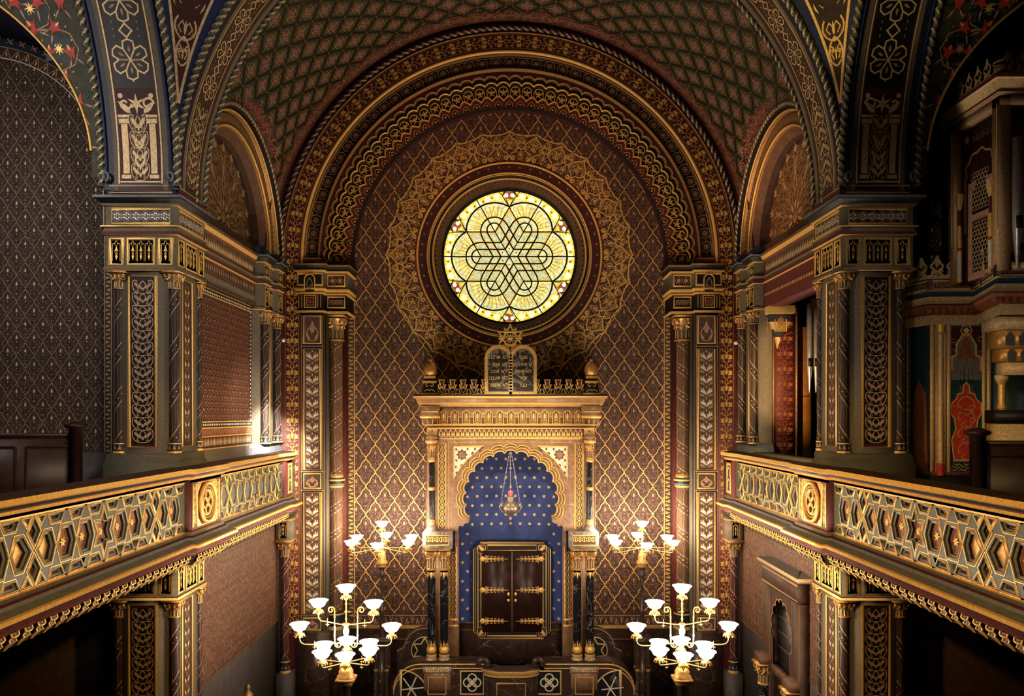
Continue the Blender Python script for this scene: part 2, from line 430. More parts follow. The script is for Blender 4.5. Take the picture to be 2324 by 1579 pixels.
def star_strip(L, p, W, m='palegold', lw=.022):
    "six-petalled stars of thin bars linked by small lozenges, running along v"
    a = Art(); r = .5 * W
    for k in range(6):
        t = PI / 2 + k * PI / 3; A = t - PI / 6; B = t + PI / 6
        pt = lambda q, b: (q * r * math.cos(b), q * r * math.sin(b))
        a.stroke([(0, 0), pt(.60, A), pt(.93, t - .30), pt(1.0, t), pt(.93, t + .30), pt(.60, B)], lw, m, .006)
        a.stroke([(0, 0), pt(.60, A)], lw, m, .006)
        a.leaf(*pt(.35, t), t, .38 * r, .13 * r, 'tan')
    g = (p - 2 * r) / 2
    for sy in (1, -1):
        a.stroke([(0, sy * r * .98), (0, sy * (r + g * .25))], lw, m, .006)
    a.stroke([(0, r + .2 * g), (.8 * g, r + g), (0, r + 1.8 * g), (-.8 * g, r + g)], lw, m, .006, 0, True)
    for sx in (1, -1):
        for y in (-.12, 0, .12): a.leaf(sx * .33 * W, p / 2 + y * p, PI / 2, .05, .02, 'tan', n=3)
    n = max(1, round(L / p)); q = L / n
    return a.tiled([T(0, (k + .5) * q, 0, 1, q / p) for k in range(n)])
def vine_panel(W, H, p, line='palegold', wing='pink', bud='tan'):
    "vertical panel: winged leaves rising in pairs with linked scrolls"
    a = Art(); n = max(1, round(H / p)); p = H / n; w = W / 2; lw = .007 + W * .012
    for s in (1, -1):
        a.fan([(s * .10 * w, -.14 * p), (s * .42 * w, -.12 * p), (s * .80 * w, .20 * p), (s * .74 * w, .42 * p), (s * .52 * w, .30 * p), (s * .34 * w, .12 * p), (s * .12 * w, .06 * p)], wing, .005, .004)
        a.bez((0, -.5 * p), (s * .45 * w, -.56 * p), (s * 1.02 * w, -.30 * p), (s * .94 * w, .34 * p), lw, line, 9, .007)
        a.bez((s * .94 * w, .34 * p), (s * .92 * w, .60 * p), (s * .55 * w, .62 * p), (s * .50 * w, .40 * p), lw, line, 7, .007)
        a.bez((0, .5 * p), (s * .10 * w, .36 * p), (s * .48 * w, .16 * p), (s * .14 * w, -.06 * p), lw, line, 8, .007)
        a.spiral(s * .38 * w, -.28 * p, .16 * w, .04 * w, PI / 2, PI / 2 - s * 5, lw * .8, line, .007, n=10)
    a.leaf(0, -.30 * p, PI / 2, .30 * p, .26 * w, bud, .005)
    a.stroke([(-.12 * w, -.12 * p), (.12 * w, -.12 * p)], lw * .7, line, .007)
    return a.tiled([T(0, -H / 2 + (k + .5) * p) for k in range(n)])
def leafpair_panel(H, p, W, m='palegold'):
    a = Art(); n = max(1, round(H / p)); p = H / n
    for s in (1, -1):
        a.leaf(s * .12 * W, -.25 * p, PI / 2 - s * .55, .5 * p, .16 * W, m, .006, .003)
        a.bez((0, -.45 * p), (s * .4 * W, -.4 * p), (s * .4 * W, .2 * p), (0, .5 * p), .006, 'tan', 7, .004)
    a.circ(0, .05 * p, .05 * W, 'rust', 6)
    return a.tiled([T(0, -H / 2 + (k + .5) * p) for k in range(n)])
def wings_panel(W, H, p, a1='cream', a2='rust', a3='tan'):
    "stacked white and red palmette wings (ark-wall pilasters)"
    a = Art(); n = max(1, round(H / p)); p = H / n; w = W / 2
    for s in (1, -1):
        a.fan([(0, -.30 * p), (s * .45 * w, -.12 * p), (s * .92 * w, .02 * p), (s * .80 * w, .16 * p), (s * .88 * w, .34 * p), (s * .60 * w, .22 * p), (s * .45 * w, .36 * p), (s * .34 * w, .12 * p), (s * .14 * w, .06 * p)], a1, .005)
        a.leaf(s * .50 * w, .10 * p, PI / 2 - s * .6, .36 * p, .16 * w, a2, .007)
        a.leaf(s * .24 * w, .14 * p, PI / 2 + s * .1, .30 * p, .14 * w, a2, .007)
        a.fan([(s * .2 * w, -.46 * p), (s * .9 * w, -.34 * p), (s * .9 * w, -.12 * p), (s * .5 * w, -.22 * p)], a3, .004)
        a.bez((s * .1 * w, .42 * p), (s * .5 * w, .5 * p), (s * .5 * w, -.5 * p), (s * .1 * w, -.38 * p), .008, 'slate', 6)
    a.circ(0, -.14 * p, .16 * w, 'gilt', 8, .008); a.circ(0, -.14 * p, .08 * w, 'rust', 6, .010)
    a.rect(-.09 * w, .09 * w, .36 * p, .52 * p, 'gilt', .006)
    return a.tiled([T(0, -H / 2 + (k + .5) * p) for k in range(n)])
def zigzag(L, W, p, m='gilt'):
    "gold-edged leaf border along v"
    a = Art(); n = max(1, round(L / p)); p = L / n
    for s in (1, -1):
        o = .25 * p * s
        a.fan([(-s * .5 * W, -.20 * p + o), (s * .06 * W, -.10 * p + o), (s * .38 * W, -.02 * p + o), (s * .10 * W, .06 * p + o), (-s * .18 * W, .02 * p + o)], m)
        a.leaf(-s * .46 * W, .02 * p + o, (0 if s > 0 else PI) + s * .5, .5 * W, .10 * p, m)
    o = a.tiled([T(0, (k + .5) * p) for k in range(n)])
    for s in (-1, 1): 
        k = max(2, int(L / .2)); o.stroke([(s * .56 * W, L * i / k) for i in range(k + 1)], .12 * W, m)
    return o
def rosette6(r, m='bronze', hi='tan', ring=True):
    a = Art()
    if ring: a.ring(0, 0, r * .96, r * .10, hi, 18, .004, .006)
    for k in range(6):
        t = k * PI / 3 + PI / 6; a.circ(.52 * r * math.cos(t), .52 * r * math.sin(t), .30 * r, m, 8, .004, .018)
    a.circ(0, 0, .24 * r, hi, 8, .01, .02); return a
def petalring(r, m='bronze', hi='tan'):
    a = Art(); P = [(r * (1 + .07 * math.cos(8 * t)) * math.cos(t), r * (1 + .07 * math.cos(8 * t)) * math.sin(t)) for t in np.linspace(0, 2 * PI, 41)[:-1]]
    a.fan(P, 'black', .003); a.stroke(P, .09 * r, hi, .006, .006, True)
    for k in range(6):
        t = k * PI / 3; a.circ(.42 * r * math.cos(t), .42 * r * math.sin(t), .27 * r, m, 8, .008, .02)
    a.circ(0, 0, .16 * r, hi, 6, .02, .02); return a
def nichecell(W, H, m='gilt', bg='black'):
    "cusped niche holding an arrow-leaf over a bud"
    a = Art(); a.rect(-W / 2, W / 2, -H / 2, H / 2, bg, .003)
    n = 9; P = [(-.42 * W, -.42 * H), (-.42 * W, .22 * H)]
    for k in range(3):
        c = (-.42 + .28 * (k + .5)) * W
        for t in np.linspace(PI, 0, 5): P.append((c + .14 * W * math.cos(t), (.22 + (.16 if k == 1 else .06)) * H + .10 * H * math.sin(t)))
    P += [(.42 * W, .22 * H), (.42 * W, -.42 * H)]
    a.stroke(P, .06 * W, m, .008, .006)
    for s in (1, -1):
        a.fan([(0, .30 * H), (s * .10 * W, .14 * H), (s * .22 * W, .02 * H), (0, .05 * H)], m, .006)
        a.bez((0, -.02 * H), (s * .2 * W, -.02 * H), (s * .12 * W, -.18 * H), (0, -.12 * H), .03 * W, m, 5)
    a.fan([(0, -.10 * H), (.15 * W, -.20 * H), (0, -.38 * H), (-.15 * W, -.20 * H)], m, .006)
    a.stroke([(0, .02 * H), (0, -.12 * H)], .05 * W, m, .006)
    return a
def scrollwork(L, W, p, m='palegold', bg=None, lw=.012):
    "running S-scroll along u"
    a = Art(); n = max(1, round(L / p)); p = L / n
    for s in (1, -1):
        x = s * .25 * p
        a.spiral(x, s * .04 * W, .34 * W, .05 * W, -s * PI / 2, s * PI * 2.2, lw, m, .005, n=12)
        a.leaf(x, -s * .30 * W, 0 if s > 0 else PI, .3 * p, .16 * W, m)
        a.circ(x, s * .04 * W, .06 * W, m, 6)
    a.bez((-.5 * p, .3 * W), (-.2 * p, .5 * W), (.2 * p, -.5 * W), (.5 * p, -.3 * W), lw, m, 8)
    return a.tiled([T((k + .5) * p, 0) for k in range(n)])
def floralband(L, W, p):
    "dark band with red flowers and tan scrolls along u"
    a = Art(); n = max(1, round(L / p)); p = L / n
    for s in (1, -1):
        a.spiral(s * .25 * p, s * .10 * W, .24 * W, .04 * W, -s * PI / 2, s * PI * 1.9, .012, 'dimtan', .005, n=10)
        a.fan([(s * .25 * p + x * W, s * .1 * W + y * W) for x, y in ((-.12, -.02), (-.05, .02), (0, .14), (.05, .02), (.12, .04), (.05, -.06), (0, -.12), (-.05, -.06))], 'rust', .007)
        a.leaf(s * .1 * p, -s * .3 * W, s * .9, .3 * W, .08 * W, 'dimtan')
        for k in range(5): a.leaf(s * .25 * p + (k - 2) * .05 * p, s * .30 * W, s * (PI / 2 - (k - 2) * .25), .16 * W, .03 * W, 'dimtan', n=3)
    a.bez((-.5 * p, 0), (-.2 * p, .3 * W), (.2 * p, -.3 * W), (.5 * p, 0), .012, 'tan', 7)
    return a.tiled([T((k + .5) * p, 0) for k in range(n)])
def starvault(nu, nv, p):
    "crossed dark ribs with pink medallions, gold star lines and red blossoms"
    a = Art()
    a.stroke([(-.5 * p, 0), (0, .5 * p)], .085 * p, 'black', .004); a.stroke([(-.5 * p, 0), (0, -.5 * p)], .085 * p, 'black', .004)
    a.stroke([(-.5 * p, 0), (0, .5 * p)], .018 * p, 'deepgreen', .006); a.stroke([(-.5 * p, 0), (0, -.5 * p)], .018 * p, 'deepgreen', .006)
    a.circ(-.5 * p, 0, .05 * p, 'brown', 6, .007)
    a.fan([(.21 * p, 0), (.10 * p, .10 * p), (0, .21 * p), (-.10 * p, .10 * p), (-.21 * p, 0), (-.10 * p, -.10 * p), (0, -.21 * p), (.10 * p, -.10 * p)], 'vaultpink', .005)
    a.stroke([(.15 * p, 0), (0, .15 * p), (-.15 * p, 0), (0, -.15 * p)], .018 * p, 'umber', .007, 0, True)
    a.circ(0, 0, .035 * p, 'umber', 6, .007)
    for k in range(4):
        t = k * PI / 2; c, s = math.cos(t), math.sin(t)
        a.leaf(.22 * p * c, .22 * p * s, t, .11 * p, .06 * p, 'rust', .006, n=4)
        u = t + PI / 4; a.leaf(.07 * p * math.cos(u), .07 * p * math.sin(u), u, .06 * p, .03 * p, 'umber', .008, n=3)
        a.stroke([(.20 * p * math.cos(t), .20 * p * math.sin(t)), (.24 * p * math.cos(u), .24 * p * math.sin(u)), (.20 * p * math.cos(t + PI / 2), .20 * p * math.sin(t + PI / 2))], .012 * p, 'tan', .006)
    tf = [T((i + (.5 if j % 2 else 0)) * p, j / 2 * p) for j in range(2 * nv) for i in range(nu)]
    return a.tiled(tf)
def lattice_panel(W, H, p):
    "alcove wall: dense small oval-and-star lattice"
    a = Art(); w = p; h = p * 1.45
    n = 9; t = np.linspace(0, 1, n)
    for sy in (1, -1): a.stroke(np.stack([-w / 2 + t * w / 2, sy * (t * h / 2 - .06 * h * np.sin(2 * PI * t))], 1), .012, 'rust', .004)
    a.fan([(.20 * w * math.cos(x), .24 * h * math.sin(x)) for x in np.linspace(0, 2 * PI, 9)[:-1]], 'plum', .004)
    a.leaf(0, -.12 * h, PI / 2, .24 * h, .16 * w, 'pink', .006, n=4)
    for sx in (1, -1): a.circ(sx * .33 * w, .14 * h, .012, 'rust', 5); a.circ(sx * .33 * w, -.14 * h, .012, 'tan', 5)
    nx = int(W / w) + 1; ny = int(H / h * 2) + 1
    return a.tiled([T(((i) + (.5 if j % 2 else 0)) * w, j * h / 2) for j in range(ny + 1) for i in range(nx + 1)])
def offset_poly(P, d):
    P = np.asarray(P, float); n = len(P); out = []
    A = .5 * sum(P[i][0] * P[(i + 1) % n][1] - P[(i + 1) % n][0] * P[i][1] for i in range(n))
    sgn = 1 if A > 0 else -1
    for i in range(n):
        a = P[i] - P[i - 1]; b = P[(i + 1) % n] - P[i]; a = a / np.linalg.norm(a); b = b / np.linalg.norm(b)
        na = np.array([-a[1], a[0]]) * sgn; nb = np.array([-b[1], b[0]]) * sgn
        v = (na + nb) / max(.35, 1 + np.dot(na, nb)); out.append(P[i] + v * d)
    return np.array(out)
def coffer(mb, poly, steps, floor, fn):
    "stepped sunk panel: successive (inset, height, material) rings then a floor"
    P = np.asarray(poly, float); cur, ch = P, None
    n = len(P)
    for ins, h, m in steps:
        nx = offset_poly(P, ins)
        if ch is not None:
            V = np.vstack([np.column_stack([cur, np.full(n, ch)]), np.column_stack([nx, np.full(n, h)])])
            F = [(i, (i + 1) % n, n + (i + 1) % n, n + i) for i in range(n)]
            mb.add(fn(V[:, 0], V[:, 1], V[:, 2]), F, m)
        cur, ch = nx, h
    c = P.mean(0); V = np.vstack([cur, [c]])
    mb.add(fn(V[:, 0], V[:, 1], np.full(n + 1, ch)), [(i, (i + 1) % n, n) for i in range(n)], floor)
def capital(parent, cx, cy, z0, z1, r, m='gold', name='capital', wide=1.9):
    "leafy volute capital"
    H = z1 - z0; mb = MB()
    lathe(mb, cx, cy, [(r * 1.25, z0), (r * 1.28, z0 + .05 * H), (r * 1.05, z0 + .09 * H), (r * .98, z0 + .40 * H), (r * 1.25, z0 + .62 * H), (r * 1.55, z0 + .85 * H)], [m, m, 'olive', 'olive', 'bronze'], 20)
    for k in range(10):                                        # fluted lower drum
        a = k * PI / 5; mb2 = [(cx + r * 1.04 * math.cos(a), cy + r * 1.04 * math.sin(a), z) for z in np.linspace(z0 + .10 * H, z0 + .42 * H, 3)]
        tube(mb, mb2, r * .13, m, 5)
    for k in range(8):                                         # curling leaves
        a = k * PI / 4 + PI / 8; pts = []
        for t in np.linspace(0, 1, 7):
            rr = r * (1.1 + .75 * t ** 1.5) * (1 if t < .9 else .95); zz = z0 + H * (.42 + .42 * math.sin(t * PI * .62)); pts.append((rr, zz))
        V = []
        for i, (rr, zz) in enumerate(pts):
            w = r * .34 * math.sin(PI * (.15 + .8 * i / 6)); ca, sa = math.cos(a), math.sin(a)
            V += [(cx + rr * ca - w * sa, cy + rr * sa + w * ca, zz), (cx + (rr + .1 * r) * ca, cy + (rr + .1 * r) * sa, zz), (cx + rr * ca + w * sa, cy + rr * sa - w * ca, zz)]
        I = np.arange(21).reshape(7, 3); mb.add(V, np.stack([I[:-1, :-1], I[1:, :-1], I[1:, 1:], I[:-1, 1:]], -1).reshape(-1, 4), m)
    q = r * wide
    for k in range(4):                                         # corner volutes
        a = k * PI / 2 + PI / 4
        for s in (1, -1):
            pts = []
            for t in np.linspace(0, 1, 14):
                th = -PI / 2 + 4.6 * t * PI / 2; rad = .22 * H * (1 - .75 * t)
                off = -.35 * q * (1 - t) if t < .15 else 0
                pts.append((cx + (q * 1.02) * math.cos(a) - s * (rad * math.cos(th) + .16 * q) * math.sin(a + s * PI / 4) , cy + (q * 1.02) * math.sin(a) + s * (rad * math.cos(th) + .16 * q) * math.cos(a + s * PI / 4), z0 + .74 * H + rad * math.sin(th)))
            tube(mb, pts, r * .18, m, 5)
    box(mb, cx - q, cx + q, cy - q, cy + q, z0 + .90 * H, z1, m)
    box(mb, cx - q * .9, cx + q * .9, cy - q * .9, cy + q * .9, z0 + .85 * H, z0 + .90 * H, 'black')
    return mb.build(name, parent)
def colbase(parent, cx, cy, z0, z1, r, name='base'):
    H = z1 - z0; mb = MB()
    lathe(mb, cx, cy, [(r * 1.45, z0), (r * 1.45, z0 + .20 * H), (r * 1.30, z0 + .24 * H), (r * 1.22, z0 + .5 * H), (r * 1.15, z0 + .78 * H), (r * 1.35, z0 + .82 * H), (r * 1.35, z0 + .92 * H), (r * 1.02, z1)], ['gilt', 'black', 'navy', 'navy', 'gilt', 'gilt', 'black'], 20)
    a = Art(); a.fan([(-.03, 0), (.03, 0), (0, .09)], 'tan'); k = 8; rr = r * 1.24
    a.tiled([T((i + .5) * 2 * PI * rr / k, 0) for i in range(k)]).put(mb, cyl(cx, cy, rr, z0 + .28 * H))
    return mb.build(name, parent)
def shaft(parent, cx, cy, z0, z1, r, ground='shaftdark', pitch=None, sgn=1, name='shaft', line='palegold'):
    mb = MB(); lathe(mb, cx, cy, [(r, z0), (r, z1)], ground, 20)
    C = 2 * PI * r; pitch = pitch or C * 1.5; a = Art(); k = int((z1 - z0) / pitch * 2) + 4
    lw = r * .10
    for off in (-.16, .16):
        P = [(sgn * C * t, pitch * (t + off)) for t in np.linspace(0, 1, 13)]; a.stroke(P, lw, line, .003)
    for t in np.arange(0, 1, 1 / 9): a.leaf(sgn * C * t, pitch * t, sgn * .8, r * .36, r * .22, line, .003, n=3); a.circ(sgn * C * (t + .055), pitch * (t + .055), r * .05, 'rust', 5, .003)
    for t in np.arange(0, 1, 1 / 6): a.bez((sgn * C * t, pitch * (t + .16)), (sgn * C * (t + .05), pitch * (t + .4)), (sgn * C * (t - .05), pitch * (t + .6)), (sgn * C * (t + .02), pitch * (t + .84)), lw * .6, 'tan', 6, .003)
    a.tiled([T(0, i * pitch) for i in range(-1, k)]).put(mb, cyl(cx, cy, r, z0), keep=lambda u, v: (v > 0) & (v < z1 - z0))
    return mb.build(name, parent, True)
# ================================================================== SETTING
S = 10.68                     # springing height of every great arch
Y0 = 17.55; YB = 18.6         # apse arch plane, apse back wall
# ---- rose window position
RX, RZ = 0.0, 10.99
# ---- back wall of the apse: ring of quads round the window hole
mb = MB(); n = 96; rh = 2.02
A = np.linspace(0, 2 * PI, n, endpoint=False)
def onbox(a):
    c, s = math.cos(a), math.sin(a); t = []
    if abs(c) > 1e-6: t.append((4.5 if c > 0 else -4.5) / c)
    if abs(s) > 1e-6: t.append(((15.6 - RZ) if s > 0 else (0 - RZ)) / s)
    t = min(x for x in t if x > 0); return (c * t, YB, RZ + s * t)
A = np.sort(np.concatenate([A, [math.atan2(15.6 - RZ, 4.5), math.atan2(15.6 - RZ, -4.5), math.atan2(-RZ, 4.5) + 2 * PI, math.atan2(-RZ, -4.5) + 2 * PI]]))
G = np.array([[(RX + rh * math.cos(a), YB, RZ + rh * math.sin(a)) for a in A], [onbox(a) for a in A]])
grid(mb, G, 'apseground', closev=True)
dia = diaper(.475, .70, 18, 20, 'gilt', 'tan', 'dimtan', .019, .004)
def keepback(u, v):
    z = v + 8.4; r = np.hypot(u - RX, z - RZ); ra = np.hypot(u, z - S)
    return (np.abs(u) < 3.85) & (z > 2.1) & (r > 3.0) & ((z < S) | (ra < 3.98))
dia.put(mb, wall(0, 8.4, YB - .002), keepback)
for s in (1, -1):
    zigzag(S - 2.0, .15, .19).put(mb, wall(s * 3.93, 2.0, YB - .002))
a = Art(); vert(zigzag(7.8, .22, .26, 'tan')).put(mb, lambda u, v, h: np.stack([u - 3.9, YB - .004 - h, 1.92 + v], 1))
box(mb, -4.2, 4.2, YB - .05, YB, 1.72, 1.78, 'gilt'); box(mb, -4.2, 4.2, YB - .04, YB - .001, 0, 1.72, 'darkmarble'); box(mb, -4.2, 4.2, YB - .06, YB, 1.45, 1.48, 'bronze')
struct(mb.build('wall_back'), 'apse back wall painted with gold wavy lozenges round the rose window', 'wall')
# ---- apse front wall, stepped: strip wall with foliate band (full height)
mb = MB(); P = apath(0, S, 0, 90)
arch(mb, [(6.4, Y0), (4.90, Y0), (4.90, Y0 + .10)], apath(0, S, None, 90), ['plum', 'black'])
for s in (1, -1):
    x0, x1 = sorted((s * 4.90, s * 6.4)); box(mb, x0, x1, Y0, Y0 + .10, 0, S, 'maroon')
fm, L = pathmap(0, S, 5.085, 1.9, Y0 - .002)
st = vert(bud_strip(L / 2, .375, 'gilt', .82)); st.put(mb, fm); st.put(mb, lambda u, v, h: fm(u, v, h) * np.array([-1, 1, 1]))
for r in (5.25, 4.93):
    g = Art(); fr, L2 = pathmap(0, S, r, .6, Y0 - .003); g.stroke([(L2 * i / 160, 0) for i in range(161)], .014, 'bronze'); g.put(mb, fr)
struct(mb.build('wall_apse'), 'wall framing the apse, maroon with a running band of gold buds', 'wall')
# maroon column recesses left and right
for s, nm in ((-1, 'wall_recess_left'), (1, 'wall_recess_right')):
    mb = MB(); x0, x1 = sorted((s * 4.0, s * 4.95)); box(mb, x0, x1, 18.3, YB - .01, 0, 9.4, 'maroon')
    if True: box(mb, x0, x1, 17.95, YB - .01, 9.4, S + .02, 'umber')
    struct(mb.build(nm), 'maroon recess wall behind the tall spiral column', 'wall')
# ================================================================== GREAT ARCH OVER THE APSE
ga = thing('arch', 'great stepped arch of gold mouldings and scallops framing the rose window wall', 'arch', (0, Y0 + .1, S))
zl = 10.52
mb = MB(); rope(mb, arcpts(0, S, 5.38, Y0 - .06, n=120, zb=zl), .055, 'navy', 'tan', .34, strands=2)
tube(mb, arcpts(0, S, 5.29, Y0 - .01, n=90, zb=zl), .018, 'bronze', 6)
mb.build('rope_molding', ga)
mb = MB(); tube(mb, arcpts(0, S, 4.875, Y0 + .05, n=120, zb=zl), .042, 'gilt', 10); mb.build('gold_roll', ga, True)
mb = MB(); P = apath(0, S, zl, 90)
arch(mb, [(4.90, Y0 + .02), (4.84, Y0 + .12), (4.80, Y0 + .13), (4.80, Y0 + .20), (4.56, Y0 + .20), (4.56, Y0 + .14), (4.52, Y0 + .14), (4.50, Y0 + .26), (4.50, Y0 + .30)], P, ['black', 'bronze', 'black', 'black', 'gilt', 'black', 'bronze', 'black'])
N = 47; fr, L = pathmap(0, S, 4.68, zl, Y0 + .198)
petalring(.125, 'brown', 'tan').tiled([T((i + .5) * L / N, 0) for i in range(N)]).put(mb, fr)
for r in (4.795, 4.565):
    g = Art(); f2, L2 = pathmap(0, S, r, zl, Y0 + .196); g.stroke([(L2 * i / 160, 0) for i in range(161)], .012, 'tan'); g.put(mb, f2)
mb.build('rosette_band', ga)
def scalloped(R0, R1, y, y2, n, amp, m, edge, ph=0.0, name='scalloped_band', ew=.03, inward=True, pointed=False):
    "plate between radius R0 and a scalloped edge near R1, with an edge wall back to y2 and a gold bead"
    mb = MB(); K = n * 12 + 1; t = np.linspace(-.02, PI + .02, K); q = ((t / PI * n + ph) % 1)
    lob = np.sqrt(np.maximum(0, 1 - (2 * q - 1) ** 2)) if not pointed else (1 - np.abs(2 * q - 1) ** 1.6)
    r = R1 + amp * lob
    f = lambda rr, yy: np.stack([rr * np.cos(t), np.full(K, yy), S + rr * np.sin(t)], 1)
    grid(mb, np.array([f(np.full(K, R0), y), f(r, y), f(r, y2)]), [m, 'black'])
    tube(mb, f(r + (-.0 if inward else 0), y), ew / 2, edge, 6, cap=False)
    return mb, f, r, t
NS = 46
mb, f, r, t = scalloped(4.52, 4.33, Y0 + .30, Y0 + .52, NS, .10, 'plum', 'gilt', ew=.016)
tube(mb, f(r - .030, Y0 + .30), .010, 'bronze', 5, cap=False)
mb2, f, r, t = scalloped(4.50, 4.25, Y0 + .50, Y0 + .74, NS, .11, 'black', 'gilt', ew=.045)
for k in ('v', 'f'): pass
off = mb.n; mb.v += mb2.v
for F, mi in mb2.f: mb.f.append((F + off, mb.mi(mb2.mats[mi])))
mb.build('scalloped_band', ga)
mb = MB(); arch(mb, [(4.48, Y0 + .74), (4.10, Y0 + .78), (3.84, Y0 + .88), (3.84, YB)], apath(0, S, zl, 90), ['black', 'black', 'plum'])
u = Art(); W = 4.2 * PI / NS
P = [(-.40 * W, -.12)] + [(.40 * W * math.cos(x), .04 + .40 * W * math.sin(x)) for x in np.linspace(PI, 0, 9)] + [(.40 * W, -.12)]
u.stroke(P, .022, 'gilt', .02, .012)
for s in (1, -1):
    u.leaf(s * .02, .0, PI / 2 - s * .75, .12, .05, 'gilt', .012, .01); u.leaf(s * .01, -.02, -PI / 2 + s * .9, .07, .03, 'palegold', .012)
    u.rect(.5 * W * s - .018, .5 * W * s + .018, -.11, .03, 'brown', .02); u.frame(.5 * W * s - .022, .5 * W * s + .022, -.12, .04, .008, 'gilt', .024)
u.leaf(0, -.04, PI / 2, .15, .05, 'gilt', .014, .01)
u.tiled([T((i + .5) * W, 0) for i in range(NS)]).put(mb, ringmap(0, S, 4.20, Y0 + .765))
mb.build('flower_niches', ga)
mb, f, r, t = scalloped(3.86, 4.02, Y0 + .74, Y0 + .86, NS, .12, 'maroon', 'gilt', ph=.5, ew=.022, pointed=True)
tube(mb, f(r - .028, Y0 + .737), .007, 'gilt', 5, cap=False)
u = Art(); w = 3.92 * PI / NS
P = [(-.30 * w, -.05), (-.27 * w, .02), (0, .085), (.27 * w, .02), (.30 * w, -.05)]
u.fan(P, 'black', .006); u.stroke(P, .014, 'gilt', .010, .006)
for k in (-1, 0, 1): u.leaf(0, -.03, PI / 2 + k * .7, .06, .022, 'gilt', .010, n=3)
u.tiled([T((i + (1.0 if True else .5)) * w, 0) for i in range(-0, NS)]).put(mb, ringmap(0, S, 3.92, Y0 + .737))
mb.build('pointed_scallops', ga)
# ================================================================== ROSE WINDOW
glassmat('glassgreen', (.50, .52, .27), .95, .4, 34); glassmat('glasspale', (.62, .62, .31), .95, .35, 24); glassmat('glassyellow', (.85, .58, .06), 1.0, .35, 24)
glassmat('glasswhite', (.92, .88, .62), .95, .1, 24); glassmat('glassbrown', (.28, .085, .05), .8, .4, 24); glassmat('glassamber', (.60, .34, .06), 1.1, .3, 30)
YG = YB + .22; RG = 1.66
mb = MB(); a = Art()
a.circ(0, 0, RG, 'glasspale', 72, 0)
w_out = Art()
c60 = [k * PI / 3 for k in range(6)]
lc = .443 * RG; lr = .43 * RG
a.stroke([(RG * .93 * math.cos(t), RG * .93 * math.sin(t)) for t in np.linspace(0, 2 * PI, 73)[:-1]], RG * .13, 'glassyellow', .002, 0, True)
for t in c60:
    for k in range(-3, 4):                        # white stars round each lobe
        b = t + k * .157; a.star(.925 * RG * math.cos(b), .925 * RG * math.sin(b), .062 * RG, .036 * RG, 6, 'glasswhite', b, .004)
        if abs(k) < 3: a.circ((.925) * RG * math.cos(b + .078), .925 * RG * math.sin(b + .078), .016 * RG, 'glassbrown', 6, .005)
    g = t + PI / 6
    a.fan([(.745 * RG * math.cos(g), .745 * RG * math.sin(g)), (.99 * RG * math.cos(g - .11), .99 * RG * math.sin(g - .11)), (.99 * RG * math.cos(g + .11), .99 * RG * math.sin(g + .11))], 'glassbrown', .006)
    for s in (1, -1): a.circ(.93 * RG * math.cos(g + s * .05), .93 * RG * math.sin(g + s * .05), .034 * RG, 'glasswhite', 6, .007)
    a.fan([(.77 * RG * math.cos(g), .77 * RG * math.sin(g)), (.86 * RG * math.cos(g - .05), .86 * RG * math.sin(g - .05)), (.88 * RG * math.cos(g + .05), .88 * RG * math.sin(g + .05))], 'glassyellow', .008)
for t in c60:
    cx, cy = lc * math.cos(t), lc * math.sin(t)
    a.circ(cx, cy, lr, 'glasspale', 40, .009)
for t in c60:
    cx, cy = lc * math.cos(t), lc * math.sin(t)
    for b in np.linspace(t - 1.45, t + 1.45, 17):  # flame rays
        L0, L1 = .22 * RG, .41 * RG
        P = [(cx + r * math.cos(b) + o * -math.sin(b), cy + r * math.sin(b) + o * math.cos(b)) for r, o in ((L0, -.012), (L0 + .06, -.03), (L0 + .12, -.012), (L0 + .18, -.026), (L1, 0), (L0 + .18, .010), (L0 + .12, .02), (L0 + .06, .006), (L0, .016))]
        a.fan(P, 'glassyellow', .011)
        a.stroke([(cx + r * math.cos(b + .05) + o * -math.sin(b), cy + r * math.sin(b + .05) + o * math.cos(b)) for r, o in ((L0, 0), (L0 + .08, -.01), (L0 + .16, .01), (L1 - .04, 0))], .012, 'glassbrown', .0115)
    for b in np.linspace(t - 1.4, t + 1.4, 9): a.circ(cx + .405 * RG * math.cos(b), cy + .405 * RG * math.sin(b), .012 * RG, 'glassamber', 5, .0118)
    a.circ(cx, cy, .212 * RG, 'glasspale', 24, .0122)
    a.ring(cx, cy, .16 * RG, .008, 'glassamber', 20, .0125); a.ring(cx, cy, .12 * RG, .006, 'glassbrown', 16, .0125)
    for b in np.linspace(0, 2 * PI, 8)[:-1]: a.ring(cx + .155 * RG * math.cos(b), cy + .155 * RG * math.sin(b), .045 * RG, .006, 'glassamber', 8, .0126)
star = []
for k in range(6):
    g = PI / 6 + k * PI / 3; star.append((.746 * RG * math.cos(g), .746 * RG * math.sin(g))); g += PI / 6; star.append((.43 * RG * math.cos(g), .43 * RG * math.sin(g)))
a.poly(star, 'glassgreen', .013)
a.stroke([(x * .955, y * .955) for x, y in star], .036, 'glassamber', .0135, 0, True)
for k in range(6):
    for rr in (.26, .14): 
        t = c60[k]; d = (math.cos(t), math.sin(t)); q = (-d[1], d[0])
        for s in (1, -1):
            a.stroke([(d[0] * rr * RG, d[1] * rr * RG), (d[0] * (rr + .16) * RG + s * q[0] * .277 * RG, d[1] * (rr + .16) * RG + s * q[1] * .277 * RG)], .022, 'glassamber', .0137)
    g = PI / 6 + k * PI / 3
    a.star(.12 * RG * math.cos(g), .12 * RG * math.sin(g), .06 * RG, .03 * RG, 4, 'glasspale', g, .014); a.circ(.12 * RG * math.cos(g), .12 * RG * math.sin(g), .015 * RG, 'glassbrown', 5, .0145)
